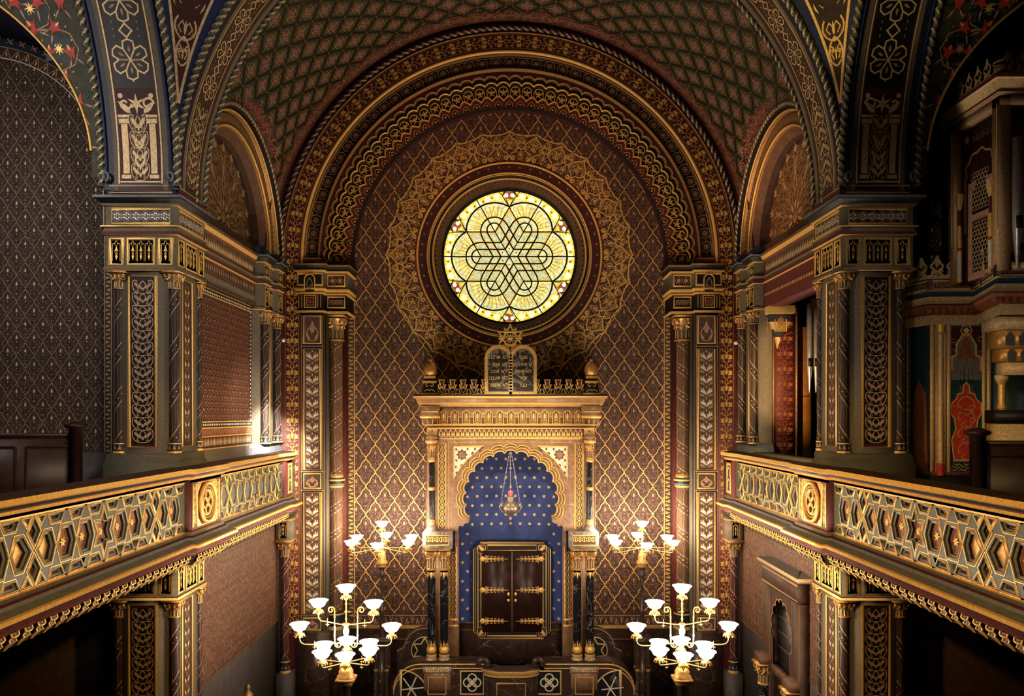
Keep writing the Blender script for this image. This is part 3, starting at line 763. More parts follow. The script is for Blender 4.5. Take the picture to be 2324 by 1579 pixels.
for i in range(70):
    b = R.uniform(0, 2 * PI); q = R.uniform(.18, .6) * RG; a.star(q * math.cos(b), q * math.sin(b), .022 * RG, .007 * RG, 4, 'glassyellow' if i % 2 else 'glasspale', b, .0142)
a.star(0, 0, .05 * RG, .02 * RG, 6, 'rust', 0, .015)
a.put(mb, wall(RX, RZ, YG))
win = struct(mb.build('window_1'), 'round stained glass rose window with a six-pointed star and yellow rays', 'window')
mb = MB(); a = Art(); lw = .036
for t in c60:
    cx, cy = lc * math.cos(t), lc * math.sin(t)
    arcp = [(cx + lr * math.cos(b), cy + lr * math.sin(b)) for b in np.linspace(t - 2.02, t + 2.02, 30) if math.hypot(cx + lr * math.cos(b), cy + lr * math.sin(b)) > .73 * RG]
    a.stroke(arcp, lw * 1.15, 'black', .02, .008)
    d = np.array((math.cos(t), math.sin(t))); q = np.array((-d[1], d[0]))
    for hw in (.212, .108):
        e = d * (.443 * RG + (0 if hw > .2 else .03)); P = [q * hw * RG * s0 + d * RG * hw * .58 for s0 in (1,)] + [e + hw * RG * (q * math.cos(b) + d * math.sin(b)) for b in np.linspace(0, PI, 14)] + [-q * hw * RG + d * RG * hw * .58]
        a.stroke(P, lw, 'black', .022, .008)
    a.stroke([(0, 0), tuple(d * RG)], lw * .75, 'black', .018, .006)
    g = t + PI / 6; tip = np.array((math.cos(g), math.sin(g))) * .746 * RG
    for s in (1, -1):
        e = np.array((math.cos(g + s * .115), math.sin(g + s * .115))) * .93 * RG; e2 = np.array((math.cos(g + s * .05), math.sin(g + s * .05))) * RG; e3 = np.array((math.cos(g + s * .17), math.sin(g + s * .17))) * RG
        a.stroke([tip, e, e2], lw * .7, 'black', .02, .006); a.stroke([e, e3], lw * .5, 'black', .02, .006)
        inn = np.array((math.cos(t if s < 0 else t + PI / 3), math.sin(t if s < 0 else t + PI / 3))) * .43 * RG
        a.stroke([tip, inn], lw * .8, 'black', .019, .006)
        i2 = np.array((math.cos(g + s * PI / 3), math.sin(g + s * PI / 3))) * .0
a.put(mb, wall(RX, RZ, YG - .004)); 
o = mb.build('leading', win)
# splayed moulded surround of the window
mb = MB(); P = apath(RX, RZ, None, 120, 0, 2 * PI)
arch(mb, [(2.34, YB - .004), (2.30, YB - .02), (2.04, YB + .00), (2.0, YB + .02), (1.93, YB + .06), (1.87, YB + .06), (1.80, YB + .10), (1.72, YB + .12), (1.70, YB + .2), (1.60, YB + .23)], P, ['maroon', 'plum', 'black', 'black', 'bronze', 'umber', 'brown', 'black', 'black'])
for r, y, w in ((2.285, YB - .02, .028), (2.035, YB - .005, .020), (1.995, YB + .005, .012), (1.91, YB + .05, .020)):
    tube(mb, arcpts(RX, RZ, r, y, 0, 2 * PI, 120)[:-1], w, 'gilt', 8, True)
u = Art(); u.circ(0, 0, .020, 'tan', 6, .006)
for s in (1, -1): u.spiral(s * .06, 0, .045, .01, 0, s * 5, .010, 'maroon', .004, n=8); u.circ(s * .02, .022, .010, 'pink', 5, .006)
u.tiled([T(2 * PI * 2.17 * i / 52, 0) for i in range(52)]).put(mb, ringmap(RX, RZ, 2.17, YB - .012))
g = Art()
for s in (1, -1): g.bez((-.06, 0), (-.02, s * .05), (.02, s * .05), (.06, 0), .008, 'tan', 6, .005)
g.tiled([T(2 * PI * 1.83 * i / 96, 0) for i in range(96)]).put(mb, ringmap(RX, RZ, 1.83, YB + .075))
mb.build('window_surround', win)
# gold arabesque ring painted round the surround
mb = MB(); RR = 2.66; NU = 28; p = 2 * PI * RR / NU; u = Art(); m = 'gilt'
arch(mb, [(3.0, YB - .003), (2.34, YB - .003)], P, 'ringground')
for s in (1, -1):
    u.bez((0, .34), (s * .05, .20), (s * .20, .20), (s * .225, .03), .030, m, 9, .006, .004)
    u.bez((s * .225, .03), (s * .22, -.10), (s * .05, -.10), (s * .03, -.17), .026, m, 8, .006, .004)
    u.bez((s * .03, -.17), (s * .0, -.24), (s * .05, -.30), (s * .10, -.30), .034, m, 7, .006, .004)
    u.spiral(s * .085, -.245, .056, .012, -PI / 2, -PI / 2 + s * 6.6, .034, m, .006, .004, n=16)
    u.fan([(s * .0, .37), (s * .10, .33), (s * .19, .30), (s * .26, .31), (s * p / 2, .30), (s * p / 2, .325), (s * .25, .345), (s * .14, .35), (s * .05, .40)], m, .007)
    for k in range(8):
        t = k / 7; c = bez((s * .03, .27), (s * .07, .18), (s * .17, .16), (s * .19, .02), 8)[k]; u.stroke([c, c + np.array((-s * .045, -.035))], .013, m, .006)
    u.spiral(s * (p / 2 - .075), .02, .060, .012, PI / 2, PI / 2 + s * 6.5, .016, m, .005, n=14)
    u.spiral(s * (p / 2 - .07), .16, .055, .012, -PI / 2, -PI / 2 + s * 6, .014, m, .005, n=12)
    u.bez((s * p / 2, .28), (s * (p / 2 - .1), .24), (s * (p / 2 - .02), .12), (s * (p / 2 - .10), .09), .016, m, 7)
    u.bez((s * p / 2, -.30), (s * (p / 2 - .06), -.22), (s * (p / 2 - .12), -.15), (s * (p / 2), -.06), .014, m, 7)
    u.spiral(s * .09, .06, .05, .01, 0, s * 6, .012, m, .005, n=10)
    u.leaf(s * .01, .06, PI / 2 - s * .5, .13, .045, m); u.leaf(s * .01, .03, -PI / 2 + s * .8, .12, .035, m)
    u.leaf(s * (p / 2), .20, -PI / 2 + s * .6, .13, .035, 'palegold'); u.leaf(s * (p / 2), -.05, PI / 2 + s * .5, .10, .03, 'palegold')
u.leaf(0, -.06, PI / 2, .24, .06, m); u.circ(0, .40, .024, m, 8); u.leaf(p / 2, -.22, PI / 2, .14, .06, 'palegold'); u.circ(p / 2, -.27, .020, m, 6); u.leaf(p / 2, .10, PI / 2, .16, .05, m)
u.tiled([T(i * p, 0) for i in range(NU)]).put(mb, ringmap(RX, RZ, RR, YB - .005))
mb.build('arabesque_ring', win)
# ================================================================== VAULT OVER THE BAY
RA, RB, YC = 5.55, 2.5, 15.1
mb = MB(); za = np.linspace(0, PI / 2, 46)
for sx in (1, -1):
    for lo in (1, 0):
        rows = []
        for t in za:
            z = RA * math.sin(t); x = sx * RA * math.cos(t); w = math.sqrt(max(0, RB * RB - z * z))
            ys = np.linspace(13.0, YC - w, 14) if lo else np.linspace(YC + w, Y0, 14)
            rows.append([(x, y, S + z) for y in ys])
        grid(mb, np.array(rows), 'green')
    for tt in ((0, PI / 2), (PI / 2, PI)):
        rows = []
        for t in np.linspace(*tt, 30):
            z = RB * math.sin(t); xi = math.sqrt(RA * RA - z * z); y = YC - RB * math.cos(t)
            rows.append([(sx * x, y, S + z) for x in (min(xi, 5.36), 5.36)])
        grid(mb, np.array(rows), 'florground')
def inA(u, v):
    z = RA * np.sin(v / RA); y = 13.0 + u
    return (y < Y0 - .52) & (y > 13.05) & ~((z < RB) & (np.abs(y - YC) < np.sqrt(np.maximum(0, RB * RB - z * z)) + .03))
for sx in (1, -1):
    fA = lambda u, v, h, sx=sx: np.stack([sx * (RA - h) * np.cos(v / RA), 13.0 + u, S + (RA - h) * np.sin(v / RA)], 1)
    starvault(9, 14, .64).put(mb, fA, inA)
    LA = RA * PI / 2
    fb = lambda u, v, h, sx=sx: np.stack([sx * (RA - h) * np.cos(u / RA), Y0 - .26 + v, S + (RA - h) * np.sin(u / RA)], 1)
    bg = Art(); bg._a([(LA * i / 40, y) for i in range(41) for y in (-.26, .26)], [.002] * 82, [(2 * i, 2 * i + 2, 2 * i + 3, 2 * i + 1) for i in range(40)], 'florground')
    bg.stroke([(LA * i / 60, -.25) for i in range(61)], .02, 'black', .006); bg.stroke([(LA * i / 60, .23) for i in range(61)], .02, 'rust', .006)
    bg.put(mb, fb, None); floralband(LA, .46, .62).put(mb, fb)
    LB = RB * PI; fB = lambda u, v, h, sx=sx: np.stack([sx * (5.13 + v), YC - (RB - h) * np.cos(u / RB), S + (RB - h) * np.sin(u / RB)], 1)
    floralband(LB, .42, .50).recolor({'rust': 'red'}).put(mb, fB, lambda u, v: (5.13 + v) > np.sqrt(np.maximum(0, RA * RA - (RB * np.sin(u / RB)) ** 2)) - .05)
struct(mb.build('ceiling_vault'), 'vault painted with green lozenges, pink medallions and red flowers', 'vault')
# ================================================================== DOME ARCHES, PENDENTIVES
RT = 5.29
ta = thing('arch', 'wide dome arch crossing the hall in front of the vault, stars on its underside', 'arch', (0, 12.45, S))
Pt = apath(0, S, S - .1, 90)
mb = MB(); arch(mb, [(RT + .10, 11.86), (RT + .02, 11.90), (RT, 11.98), (RT, 12.12), (RT, 12.20), (RT, 12.70), (RT, 12.82), (RT, 12.93), (RT + .02, 13.0), (RA + .05, 13.02)], Pt, ['navy', 'navy', 'navy', 'taupe', 'umber', 'umber', 'taupe', 'navy', 'black'])
mb.build('soffit', ta)
fs = lambda u, v, h: np.stack([-(RT - h) * np.cos(v / RT), 12.45 + u, S + (RT - h) * np.sin(v / RT)], 1)
mb = MB(); L = RT * PI
g = star_strip(L - 3.0, .62, .42, 'palegold', .020).tiled([T(0, 1.5)])
for s in (1, -1):
    g.stroke([(s * .25, L * i / 160) for i in range(161)], .018, 'palegold'); g.stroke([(s * .34, L * i / 160) for i in range(161)], .010, 'maroon')
q = vine_panel(.42, 1.35, .27, 'palegold', 'tan', 'palegold'); g.join(q.tiled([T(0, .78), T(0, L - .78)]))
g.put(mb, fs); mb.build('star_band', ta)
for y, nm in ((11.90, 'rope_molding'), (13.0, 'rope_molding')):
    mb = MB(); rope(mb, arcpts(0, S, RT + .0, y, n=120, zb=S - .05), .055 if y < 12 else .045, 'ropegrey', 'palegold', .26, strands=2); mb.build(nm, ta)
# side arch of the dome, running toward the camera (left; mirrored right)
def side_arch(label):
    o = thing('arch', label, 'arch', (-5.85, 11.5, S))
    fx = lambda u, v, h: np.stack([-5.85 + u, 6.6 + (RT - h) * np.cos(v / RT), S + (RT - h) * np.sin(v / RT)], 1)
    mb = MB(); L = RT * PI
    for (u0, u1, m) in ((-.60, -.42, 'navy'), (-.42, -.36, 'taupe'), (-.36, .36, 'black'), (.36, .44, 'taupe'), (.44, .60, 'navy')):
        a = Art(); a._a([(u, L * i / 90 - .1) for i in range(91) for u in (u0, u1)], [0] * 182, [(2 * i, 2 * i + 1, 2 * i + 3, 2 * i + 2) for i in range(90)], m); a.put(mb, fx)
    mb.build('soffit', o)
    mb = MB(); g = star_strip(L - 2.9, .82, .58, 'palegold', .024).tiled([T(0, 1.45)])
    for s in (1, -1):
        g.stroke([(s * .34, L * i / 160) for i in range(161)], .024, 'palegold'); g.stroke([(s * .315, L * i / 160) for i in range(161)], .012, 'maroon', .003)
    # gold colonnettes with a trailing plant between
    for s in (1, -1):
        g._a([(s * .27, v) for v in np.linspace(.16, .92, 6)] + [(s * .17, v) for v in np.linspace(.16, .92, 6)], [.006] * 12, [(i, i + 1, i + 7, i + 6) for i in range(5)], 'palegold')
        g.rect(s * .22 - .075, s * .22 + .075, .08, .14, 'palegold', .007); g.rect(s * .22 - .08, s * .22 + .08, .93, 1.0, 'palegold', .007); g.rect(s * .22 - .09, s * .22 + .09, 1.02, 1.06, 'palegold', .007)
        g.spiral(s * .18, 1.22, .10, .03, 0, s * 6, .03, 'palegold', .006); g.leaf(s * .1, 1.08, PI / 2 - s * .8, .26, .09, 'palegold'); g.circ(s * .24, 1.34, .04, 'palegold', 8)
    g.star(0, 1.22, .16, .05, 6, 'palegold', PI / 2, .007); g.join(vine_panel(.30, 1.0, .25, 'palegold', 'palegold', 'palegold').tiled([T(0, .55)])); g.join(vine_panel(.22, .9, .30, 'tan', 'palegold', 'palegold').tiled([T(0, .6)]))
    g.stroke([(-.32, .03), (.32, .03)], .024, 'palegold'); g._a([(x, v) for v in np.linspace(.04, 1.45, 8) for x in (-.31, .31)], [.002] * 16, [(2 * i, 2 * i + 1, 2 * i + 3, 2 * i + 2) for i in range(7)], 'plum')
    g.put(mb, fx); mb.build('star_band', o)
    for x in (-6.47, -5.27):
        mb = MB(); pts = [(x, 6.6 + RT * math.cos(t), S + RT * math.sin(t)) for t in np.linspace(-.01, PI * .75, 120)]
        rope(mb, pts, .055, 'ropegrey', 'palegold', .26, strands=2)
        tube(mb, [(x + (.09 if x < -6 else -.09), 6.6 + (RT - .02) * math.cos(t), S + (RT - .02) * math.sin(t)) for t in np.linspace(0, PI * .75, 80)], .016, 'blue', 5)
        mb.build('rope_molding', o)
    for x in (-6.38, -5.36):                         # little scrolls where the ropes land
        mb = MB(); tube(mb, [(x + s_ * .05 * math.cos(t) * (1 - t / 9), 11.82, S + .10 + .07 * math.sin(t) * (1 - t / 9)) for s_ in (1,) for t in np.linspace(-1.5, 5, 16)], .022, 'slate', 6)
        mb.build('scroll', o)
    return o
sa = side_arch('dome arch above the left gallery, gold stars on black underside')
mirror(sa, 'dome arch above the right gallery beside the organ, gold stars on black underside')
# pendentives (spherical triangles)
RS = math.hypot(5.3, 5.3)
def pend(side):
    mb = MB(); s = -1 if side == 'left' else 1
    def pt(u, z, h=0): 
        zz = np.asarray(z, float); r = np.sqrt(np.maximum(1e-6, RS * RS - zz ** 2)) - h; ph = PI / 4 + np.asarray(u) / np.maximum(r, .1)
        return np.stack([s * r * np.cos(ph), 6.6 + r * np.sin(ph), S + zz], -1)
    def half(z): r = np.sqrt(RS * RS - z * z); return r * (PI / 4 - np.arccos(np.minimum(1, 5.3 / r)))
    Z = np.linspace(0.001, 5.28, 50); mbG = np.array([[pt(half(z) * t, z) for t in np.linspace(-1, 1, 9)] for z in Z]); grid(mb, mbG, 'blue')
    a = Art()
    g1, ln = ('gilt', 'gilt') if s > 0 else ('palegold', 'palegold')
    ZZ = np.linspace(1.25, 4.9, 40); hq = lambda z: np.maximum(.004, (half(z) - .10) * .72); hw = hq(ZZ)
    V = np.concatenate([np.stack([-hw, ZZ], 1), np.stack([hw, ZZ], 1)]); a._a(V, [.004] * 80, [(i, i + 1, 41 + i, 40 + i) for i in range(39)], 'plum' if s < 0 else 'umber')
    for sg in (1, -1): a.stroke(np.stack([sg * hw, ZZ], 1), .040, g1, .008)
    for k, zc in enumerate(np.arange(2.0, 4.8, .36)):
        w = hq(zc) * .86
        for sg in (1, -1):
            a.bez((0, zc - .20), (sg * w * 1.2, zc - .12), (sg * w * 1.2, zc + .10), (0, zc + .22), .026, ln, 9, .007)
            a.spiral(sg * w * .5, zc + .02, w * .30, w * .06, 0, sg * 6, .018, ln, .006)
            a.leaf(sg * w * .2, zc + .05, PI / 2 - sg * .7, w * .8, w * .2, ln, .007); a.leaf(sg * w * .55, zc - .16, PI / 2 - sg * .2, .14, .1 * w + .01, 'rust', .007)
            a.stroke([(0, zc - .02), (sg * .3 * w, zc + .06), (sg * .6 * w, zc - .02), (sg * .3 * w, zc - .10)], .016, g1, .009)
        a.leaf(0, zc - .12, PI / 2, .2, .25 * w, ln, .008); a.circ(0, zc + .2, .03, ln, 7, .008)
    a.put(mb, lambda u, v, h: pt(u, v, h))
    return struct(mb.build('ceiling_pendentive_' + side), 'blue pendentive with a %s ornamented triangle between the dome arches' % ('gold and maroon' if s < 0 else 'bright yellow-gold'), 'pendentive')
pend('left'); pend('right')
mb = MB(); zt = 5.3; G = []                          # dome above, closing the hall
for t in np.linspace(0, PI / 2, 14): G.append([(5.3 * math.cos(t) * math.cos(p), 6.6 + 5.3 * math.cos(t) * math.sin(p), S + zt + 4.0 * math.sin(t)) for p in np.linspace(0, 2 * PI, 48)])
grid(mb, np.array(G), 'umber'); struct(mb.build('ceiling_dome', smooth=True), 'dark dome above the hall, above the picture', 'dome')
# ================================================================== GALLERY END WALL AND CEILING
def gallery_end():
    mb = MB(); cx = -9.10; ZC = 11.15; Yg = 13.0
    mb.add([(-6.3, Yg, 5.4), (-11.6, Yg, 5.4), (-11.6, Yg, S + 2.8), (-6.3, Yg, S + 2.8)], [(0, 1, 2, 3)], 'diaperground')
    diaper(.305, .465, 17, 22, 'tan', 'palegold', 'brown', .0085).put(mb, wall(-8.7, 9.9, Yg - .003), lambda u, v: (v + 9.9 > 6.38) & ((v + 9.9 < ZC) | (np.hypot(u - 8.7 - cx, v + 9.9 - ZC) < 2.06)) & (np.abs(u - 8.7 - cx) < 2.12) & (u - 8.7 < -7.03))
    box(mb, -11.5, -6.35, Yg - .03, Yg - .002, 5.4, 6.36, 'greypaint')
    zigzag(S - 6.36, .10, .14, 'palegold').put(mb, wall(-6.96, 6.36, Yg - .004))
    P = apath(cx, ZC, None, 60)
    arch(mb, [(2.9, Yg - .02), (2.48, Yg - .02), (2.38, Yg - .06), (2.24, Yg - .02), (2.07, Yg - .015)], P, ['black', 'black', 'navy', 'umber'])
    tube(mb, arcpts(cx, ZC, 2.07, Yg - .02, n=70, zb=S - .4), .011, 'cream', 6); tube(mb, arcpts(cx, ZC, 2.25, Yg - .05, n=70), .008, 'tan', 6)
    u = Art(); u.stroke([(-.09, -.08), (0, .08), (.09, -.08)], .014, 'tan'); u.leaf(0, -.06, PI / 2, .10, .03, 'palegold', n=3)
    u.tiled([T(i * .18, 0) for i in range(int(PI * 2.155 / .18))]).put(mb, ringmap(cx, ZC, 2.155, Yg - .022))
    x = Art(); x.stroke([(-.05, -.04), (.05, .04)], .012, 'tan'); x.stroke([(-.05, .04), (.05, -.04)], .012, 'palegold')
    x.tiled([T(i * .22, 0) for i in range(int(PI * 2.36 / .22))]).put(mb, ringmap(cx, ZC, 2.36, Yg - .055))
    return mb
mb = gallery_end(); struct(mb.build('wall_gallery_left'), 'end wall of the left gallery with brown wavy lozenges and pale seeds', 'wall')
mb = gallery_end(); mb.xf = None; mb.v = [v * np.array([-1, 1, 1]) for v in mb.v]; struct(mb.build('wall_gallery_right'), 'shadowed end wall of the right gallery behind the organ', 'wall')
def gallery_ceiling(side):
    mb = MB(); cx = -9.10; ZD = 11.15 - S; RBg = 2.48
    rows = []
    for t in np.linspace(0.02, 1.5, 40):                       # big cross barrel, cut where the small wall barrel rises above it
        y = 6.6 + RT * math.cos(t); z = RT * math.sin(t)
        if z > RBg + ZD: xs = (-6.47, -11.4)
        else: xs = (-6.47, cx + math.sqrt(RBg ** 2 - max(0, z - ZD) ** 2))
        rows.append([(x, y, S + z) for x in np.linspace(xs[0], xs[1], 3)])
    grid(mb, np.array(rows), 'green')
    rows = []
    for t in np.linspace(0, PI, 50):                            # small wall barrel
        x = cx + RBg * math.cos(t); z = ZD + RBg * math.sin(t); yi = 6.6 + math.sqrt(RT ** 2 - z * z); rows.append([(x, 12.98, S + z), (x, min(yi, 12.9), S + z)])
    grid(mb, np.array(rows), 'navy')
    f = lambda u, v, h: np.stack([-6.47 - u, 6.6 + (RT - h) * np.cos(v / RT), S + (RT - h) * np.sin(v / RT)], 1)
    kp = lambda u, v: (RT * np.sin(v / RT) > ZD + np.sqrt(np.maximum(0, RBg ** 2 - (-6.47 - u - cx) ** 2)) + .05) & (u < 4.9) & (u > .05)
    a = Art()
    fl = Art(); fl.fan([(.0, .12), (.06, .04), (.12, .06), (.05, -.02), (.03, -.12), (0, -.06), (-.03, -.12), (-.05, -.02), (-.12, .06), (-.06, .04)], 'red', .010)
    for s in (1, -1): fl.spiral(s * .15, .02, .10, .02, 0, s * 5, .018, 'deepgreen', .008); fl.leaf(s * .04, -.1, -PI / 2 + s * .6, .16, .03, 'pink', .008); fl.circ(s * .10, .14, .012, 'palegold', 5, .012)
    fl.leaf(0, .02, PI / 2, .09, .03, 'palegold', .012)
    tf = [T(.28 + (i % 9) * .34 + (.17 if (i // 9) % 2 else 0), .6 + (i // 9) * .34, (i * 37 % 7) * .3 - .9) for i in range(9 * 24)]
    a.join(fl.tiled(tf))
    st = Art(); st.poly([(.3 * math.cos(k * PI / 4 + .2) * (1 if k % 2 else .5), .3 * math.sin(k * PI / 4 + .2) * (1 if k % 2 else .5)) for k in range(8)], 'deepgreen', .004); st.star(0, 0, .09, .03, 8, 'gilt', 0, .01); st.ring(0, 0, .30, .018, 'tan', 8, .007)
    a.join(st.tiled([T(.45 + i * .6 + (.3 if j % 2 else 0), .9 + j * .55) for j in range(14) for i in range(8)]))
    a.put(mb, f, kp)
    pts = []
    for t in np.linspace(.02, PI - .4, 60): x = cx + RBg * math.cos(t); z = ZD + RBg * math.sin(t); pts.append((x, min(12.88, 6.6 + math.sqrt(RT ** 2 - z * z)) - .01, S + z - .01))
    tube(mb, pts, .022, 'gilt', 6)
    if side == 'right': mb.v = [v * np.array([-1, 1, 1]) for v in mb.v]
    return struct(mb.build('ceiling_gallery_' + side), '%s gallery vault painted green with red flowers' % side, 'vault')
gallery_ceiling('left'); gallery_ceiling('right')
# ================================================================== SIDE WALLS OF THE BAY (left built, right has an opening)
def lunette(label):
    o = thing('blind_arch', label, 'arch', (-5.5, YC, S))
    Pl = apath(YC, S, S - .12, 60)
    mb = MB(LX); arch(mb, [(2.52, 5.30), (2.36, 5.30), (2.36, 5.40), (2.30, 5.40), (2.28, 5.46), (2.05, 5.47), (2.02, 5.50), (2.0, 5.52), (1.86, 5.66), (1.84, 5.80)], Pl, ['umber', 'black', 'rust', 'bronze', 'umber', 'rust', 'bronze', 'brown', 'umber'])
    u = Art(); u.leaf(0, -.09, PI / 2, .19, .07, 'bronze', .006, .01); u.stroke([(-.05, -.09), (-.05, .05), (0, .09), (.05, .05), (.05, -.09)], .012, 'tan', .006)
    n = 64; L = PI * 2.16; u.tiled([T((i + .5) * L / n, 0) for i in range(n)]).put(mb, ringmap(YC, S, 2.16, 5.462))
    mb.build('archivolt', o)
    mb = MB(LX); rope(mb, arcpts(YC, S, 2.43, 5.31, n=90, zb=S - .1), .05, 'olive', 'palegold', .26, strands=2); mb.build('rope_molding', o)
    for r, y, w in ((2.31, 5.38, .020), (2.035, 5.47, .026)):
        mb = MB(LX); tube(mb, arcpts(YC, S, r, y, n=80, zb=S - .1), w, 'gilt', 8); mb.build('gold_roll', o, True)
    mb = MB(LX)
    V = [(YC + 1.86 * math.cos(t), 5.78, S - .12 + max(0, 1) * (.12 + 1.86 * math.sin(t))) for t in np.linspace(0, PI, 50)] + [(YC - 1.86, 5.78, S - .15), (YC + 1.86, 5.78, S - .15)]
    mb.add(V, [list(range(50)) + [50, 51]], 'umber')
    a = Art(); a.circ(0, 0, 1.42, 'arabesque', 40, .006)
    for k in range(20):
        t = k * PI / 10; c, q = 1.42 * math.cos(t), 1.42 * math.sin(t)
        for j in (-1, 0, 1): a.leaf(c - .10 * math.cos(t), q - .10 * math.sin(t), t + j * .6, .22 if j == 0 else .17, .08, 'tan', .010, .012)
        a.spiral(1.18 * math.cos(t + .15), 1.18 * math.sin(t + .15), .13, .03, t, t + 6, .020, 'bronze', .009, .006)
        a.spiral(1.18 * math.cos(t), 1.18 * math.sin(t), .10, .02, t, t - 6, .016, 'tan', .009, .006)
    for k in range(10):
        t = k * PI / 5 + PI / 10; r = lambda q, b: (q * math.cos(t + b), q * math.sin(t + b))
        for s in (1, -1):
            a.bez(r(.25, 0), r(.55, s * .5), r(.9, s * .35), r(1.1, 0), .024, 'bronze', 10, .010, .006)
            a.bez(r(.55, s * .05), r(.7, s * .2), r(.95, -s * .1), r(1.3, s * .1), .020, 'tan', 10, .010, .006)
            a.leaf(*r(.62, s * .12), t + s * .5, .20, .07, 'bronze', .010, .01)
        a.leaf(*r(.14, 0), t, .26, .08, 'tan', .012, .01); a.leaf(*r(.42, 0), t, .22, .10, 'bronze', .012, .01); a.leaf(*r(.85, 0), t, .24, .08, 'tan', .012, .01)
    a.circ(0, 0, .12, 'bronze', 10, .012, .02)
    a.put(mb, wall(YC, S + .32, 5.775), lambda u, v: (v + .32 > -.08) & (np.hypot(u, v + .32) < 1.83))
    mb.build('arabesque_panel', o)
    return o
lu = lunette('dark blind arch over the left alcove filled with carved arabesque')
mirror(lu, 'copper-lit blind arch over the right opening filled with carved arabesque')
# frieze geometry heights above z=CZ
H = lambda h: CZ + h
ENT = [(0, 2.30), (.03, 2.31), (.03, 2.35), (0, 2.36), (0, 2.86), (.05, 2.87), (.05, 2.92), (.02, 2.93), (.02, 2.98), (.06, 2.99), (.06, 3.01), (.0, 3.02), (0, 3.32), (.05, 3.33), (.05, 3.36), (.11, 3.42), (.14, 3.43), (.14, 3.47), (-.02, 3.50), (-.02, 3.69), (-.3, 3.69)]
ENTM = ['gilt', 'taupe', 'gilt', 'taupe', 'gilt', 'maroon', 'gilt', 'taupe', 'taupe', 'gilt', 'olive', 'taupe', 'gilt', 'olive', 'black', 'black', 'slate', 'slate', 'navy', 'taupe']
def pillar(label, upper=True):
    d = 0 if upper else -5.24
    zf = 5.4 if upper else 0.0
    x0, x1, y0, y1 = -6.41, -5.29, 11.9, 13.0
    o = thing('pillar', label, 'pillar', (-5.85, 12.45, zf))
    zb = H(-.60) if upper else H(-6.0)                        # foot of the shafts
    zt = H(2.30 + d)
    mb = MB(); c = .15                                           # body with notched corners
    pl = [(x0 + c, y0 + .06), (x1 - c, y0 + .06), (x1 - c, y0 + c), (x1 - .06, y0 + c), (x1 - .06, y1 - c), (x1 - c, y1 - c), (x1 - c, y1), (x0 + c, y1), (x0 + c, y1 - c), (x0 + .04, y1 - c), (x0 + .04, y0 + c), (x0 + c, y0 + c)]
    mould(mb, [(0, zb - .02), (0, zt + .02)], pl, 'taupe', True); mb.build('body', o)
    mb = MB(); q = [(x0, y0), (x1, y0), (x1, y1), (x0, y1)]
    mould(mb, [(.03, zf), (.03, zb - .16), (.0, zb - .13), (0, zb - .03), (-.03, zb), (-.5, zb)], q, 'olive', True); mb.build('plinth', o)
    mb = MB()
    ent = [(a, H(z + d)) for a, z in ENT]; em = ENTM
    if not upper: ent = ent[:5] + [(.04, H(2.88 + d)), (.04, H(2.95 + d))]; em = ['gilt', 'gilt', 'taupe', 'taupe', 'gilt', 'gilt']
    mould(mb, ent, q, em, True); mb.add([(x0, y0, ent[-1][1]), (x1, y0, ent[-1][1]), (x1, y1, ent[-1][1]), (x0, y1, ent[-1][1])], [(0, 1, 2, 3)], 'taupe') if not upper else None
    mb.build('entablature', o)
    fF = wall(-5.85, H(0), y0 - .002)
    fS = lambda u, v, h: np.stack([x1 + .002 + h, 12.45 + u, H(0) + v], 1)
    for f, nm in ((fF, 'front'), (fS, 'side')):
        a = Art(); zc = 2.60 + d
        for cx, k in ((-.39, 1), (0, 3), (.39, 1)):
            w = .20 if k == 1 else .42; a.rect(cx - w / 2, cx + w / 2, zc - .20, zc + .21, 'black', .003); a.frame(cx - w / 2, cx + w / 2, zc - .20, zc + .21, .032, 'gilt', .008, .008)
            for j in range(k): a.join(nichecell(.145 if k == 1 else .125, .36).tiled([T(cx + (j - (k - 1) / 2) * .128, zc)]))
        if upper:
            a.rect(-.46, .46, 3.05, 3.28, 'black', .003); a.frame(-.46, .46, 3.05, 3.28, .022, 'gilt', .008, .008)
            a.join(rosette6(.088, 'silver', 'tan').tiled([T((j - 2.5) * .150, 3.165) for j in range(6)]))
            a.rect(-.48, .48, 3.56, 3.63, 'maroon', .008); a.frame(-.50, .50, 3.54, 3.65, .014, 'tan', .010)
        mb = MB(); a.put(mb, f); mb.build('frieze', o)
    # painted panels
    zc0, zc1 = zb + .10, zt - .08; Hh = zc1 - zc0
    mb = MB(); a = Art(); a.rect(-.215, .215, -Hh / 2, Hh / 2, 'plum', .0); a.rect(-.165, .165, -Hh / 2 + .05, Hh / 2 - .05, 'black', .002)
    a.frame(-.215, .215, -Hh / 2, Hh / 2, .028, 'gilt', .012, .012); a.join(vine_panel(.35, Hh - .14, .195).tiled([T(0, 0)]))
    a.put(mb, wall(-5.85, (zc0 + zc1) / 2, y0 + .057)); mb.build('front_panel', o)
    mb = MB(); a = Art(); a.rect(-.19, .19, -Hh / 2, Hh / 2, 'umber', .001); a.frame(-.19, .19, -Hh / 2, Hh / 2, .026, 'gilt', .012, .012)
    a.join(leafpair_panel(Hh - .14, .20, .26))
    a.put(mb, lambda u, v, h: np.stack([x1 - .06 + .002 + h, 12.42 + u, (zc0 + zc1) / 2 + v], 1)); mb.build('side_panel', o)
    for cx, cy, r in ((x0 + .17, y0 + .11, .075), (x1 - .08, y0 + .11, .078), (x1 - .06, y1 - .10, .05)):
        e = empty('column', (cx, cy, zb), o)
        shaft(e, cx, cy, zb + .16, zt - .26, r); capital(e, cx, cy, zt - .28, zt, r); colbase(e, cx, cy, zb, zb + .18, r)
    return o
p1 = pillar('grey-brown pillar with spiral columns standing on the left gallery'); 
mirror(p1, 'grey-brown pillar with spiral columns standing on the right gallery beside the organ')
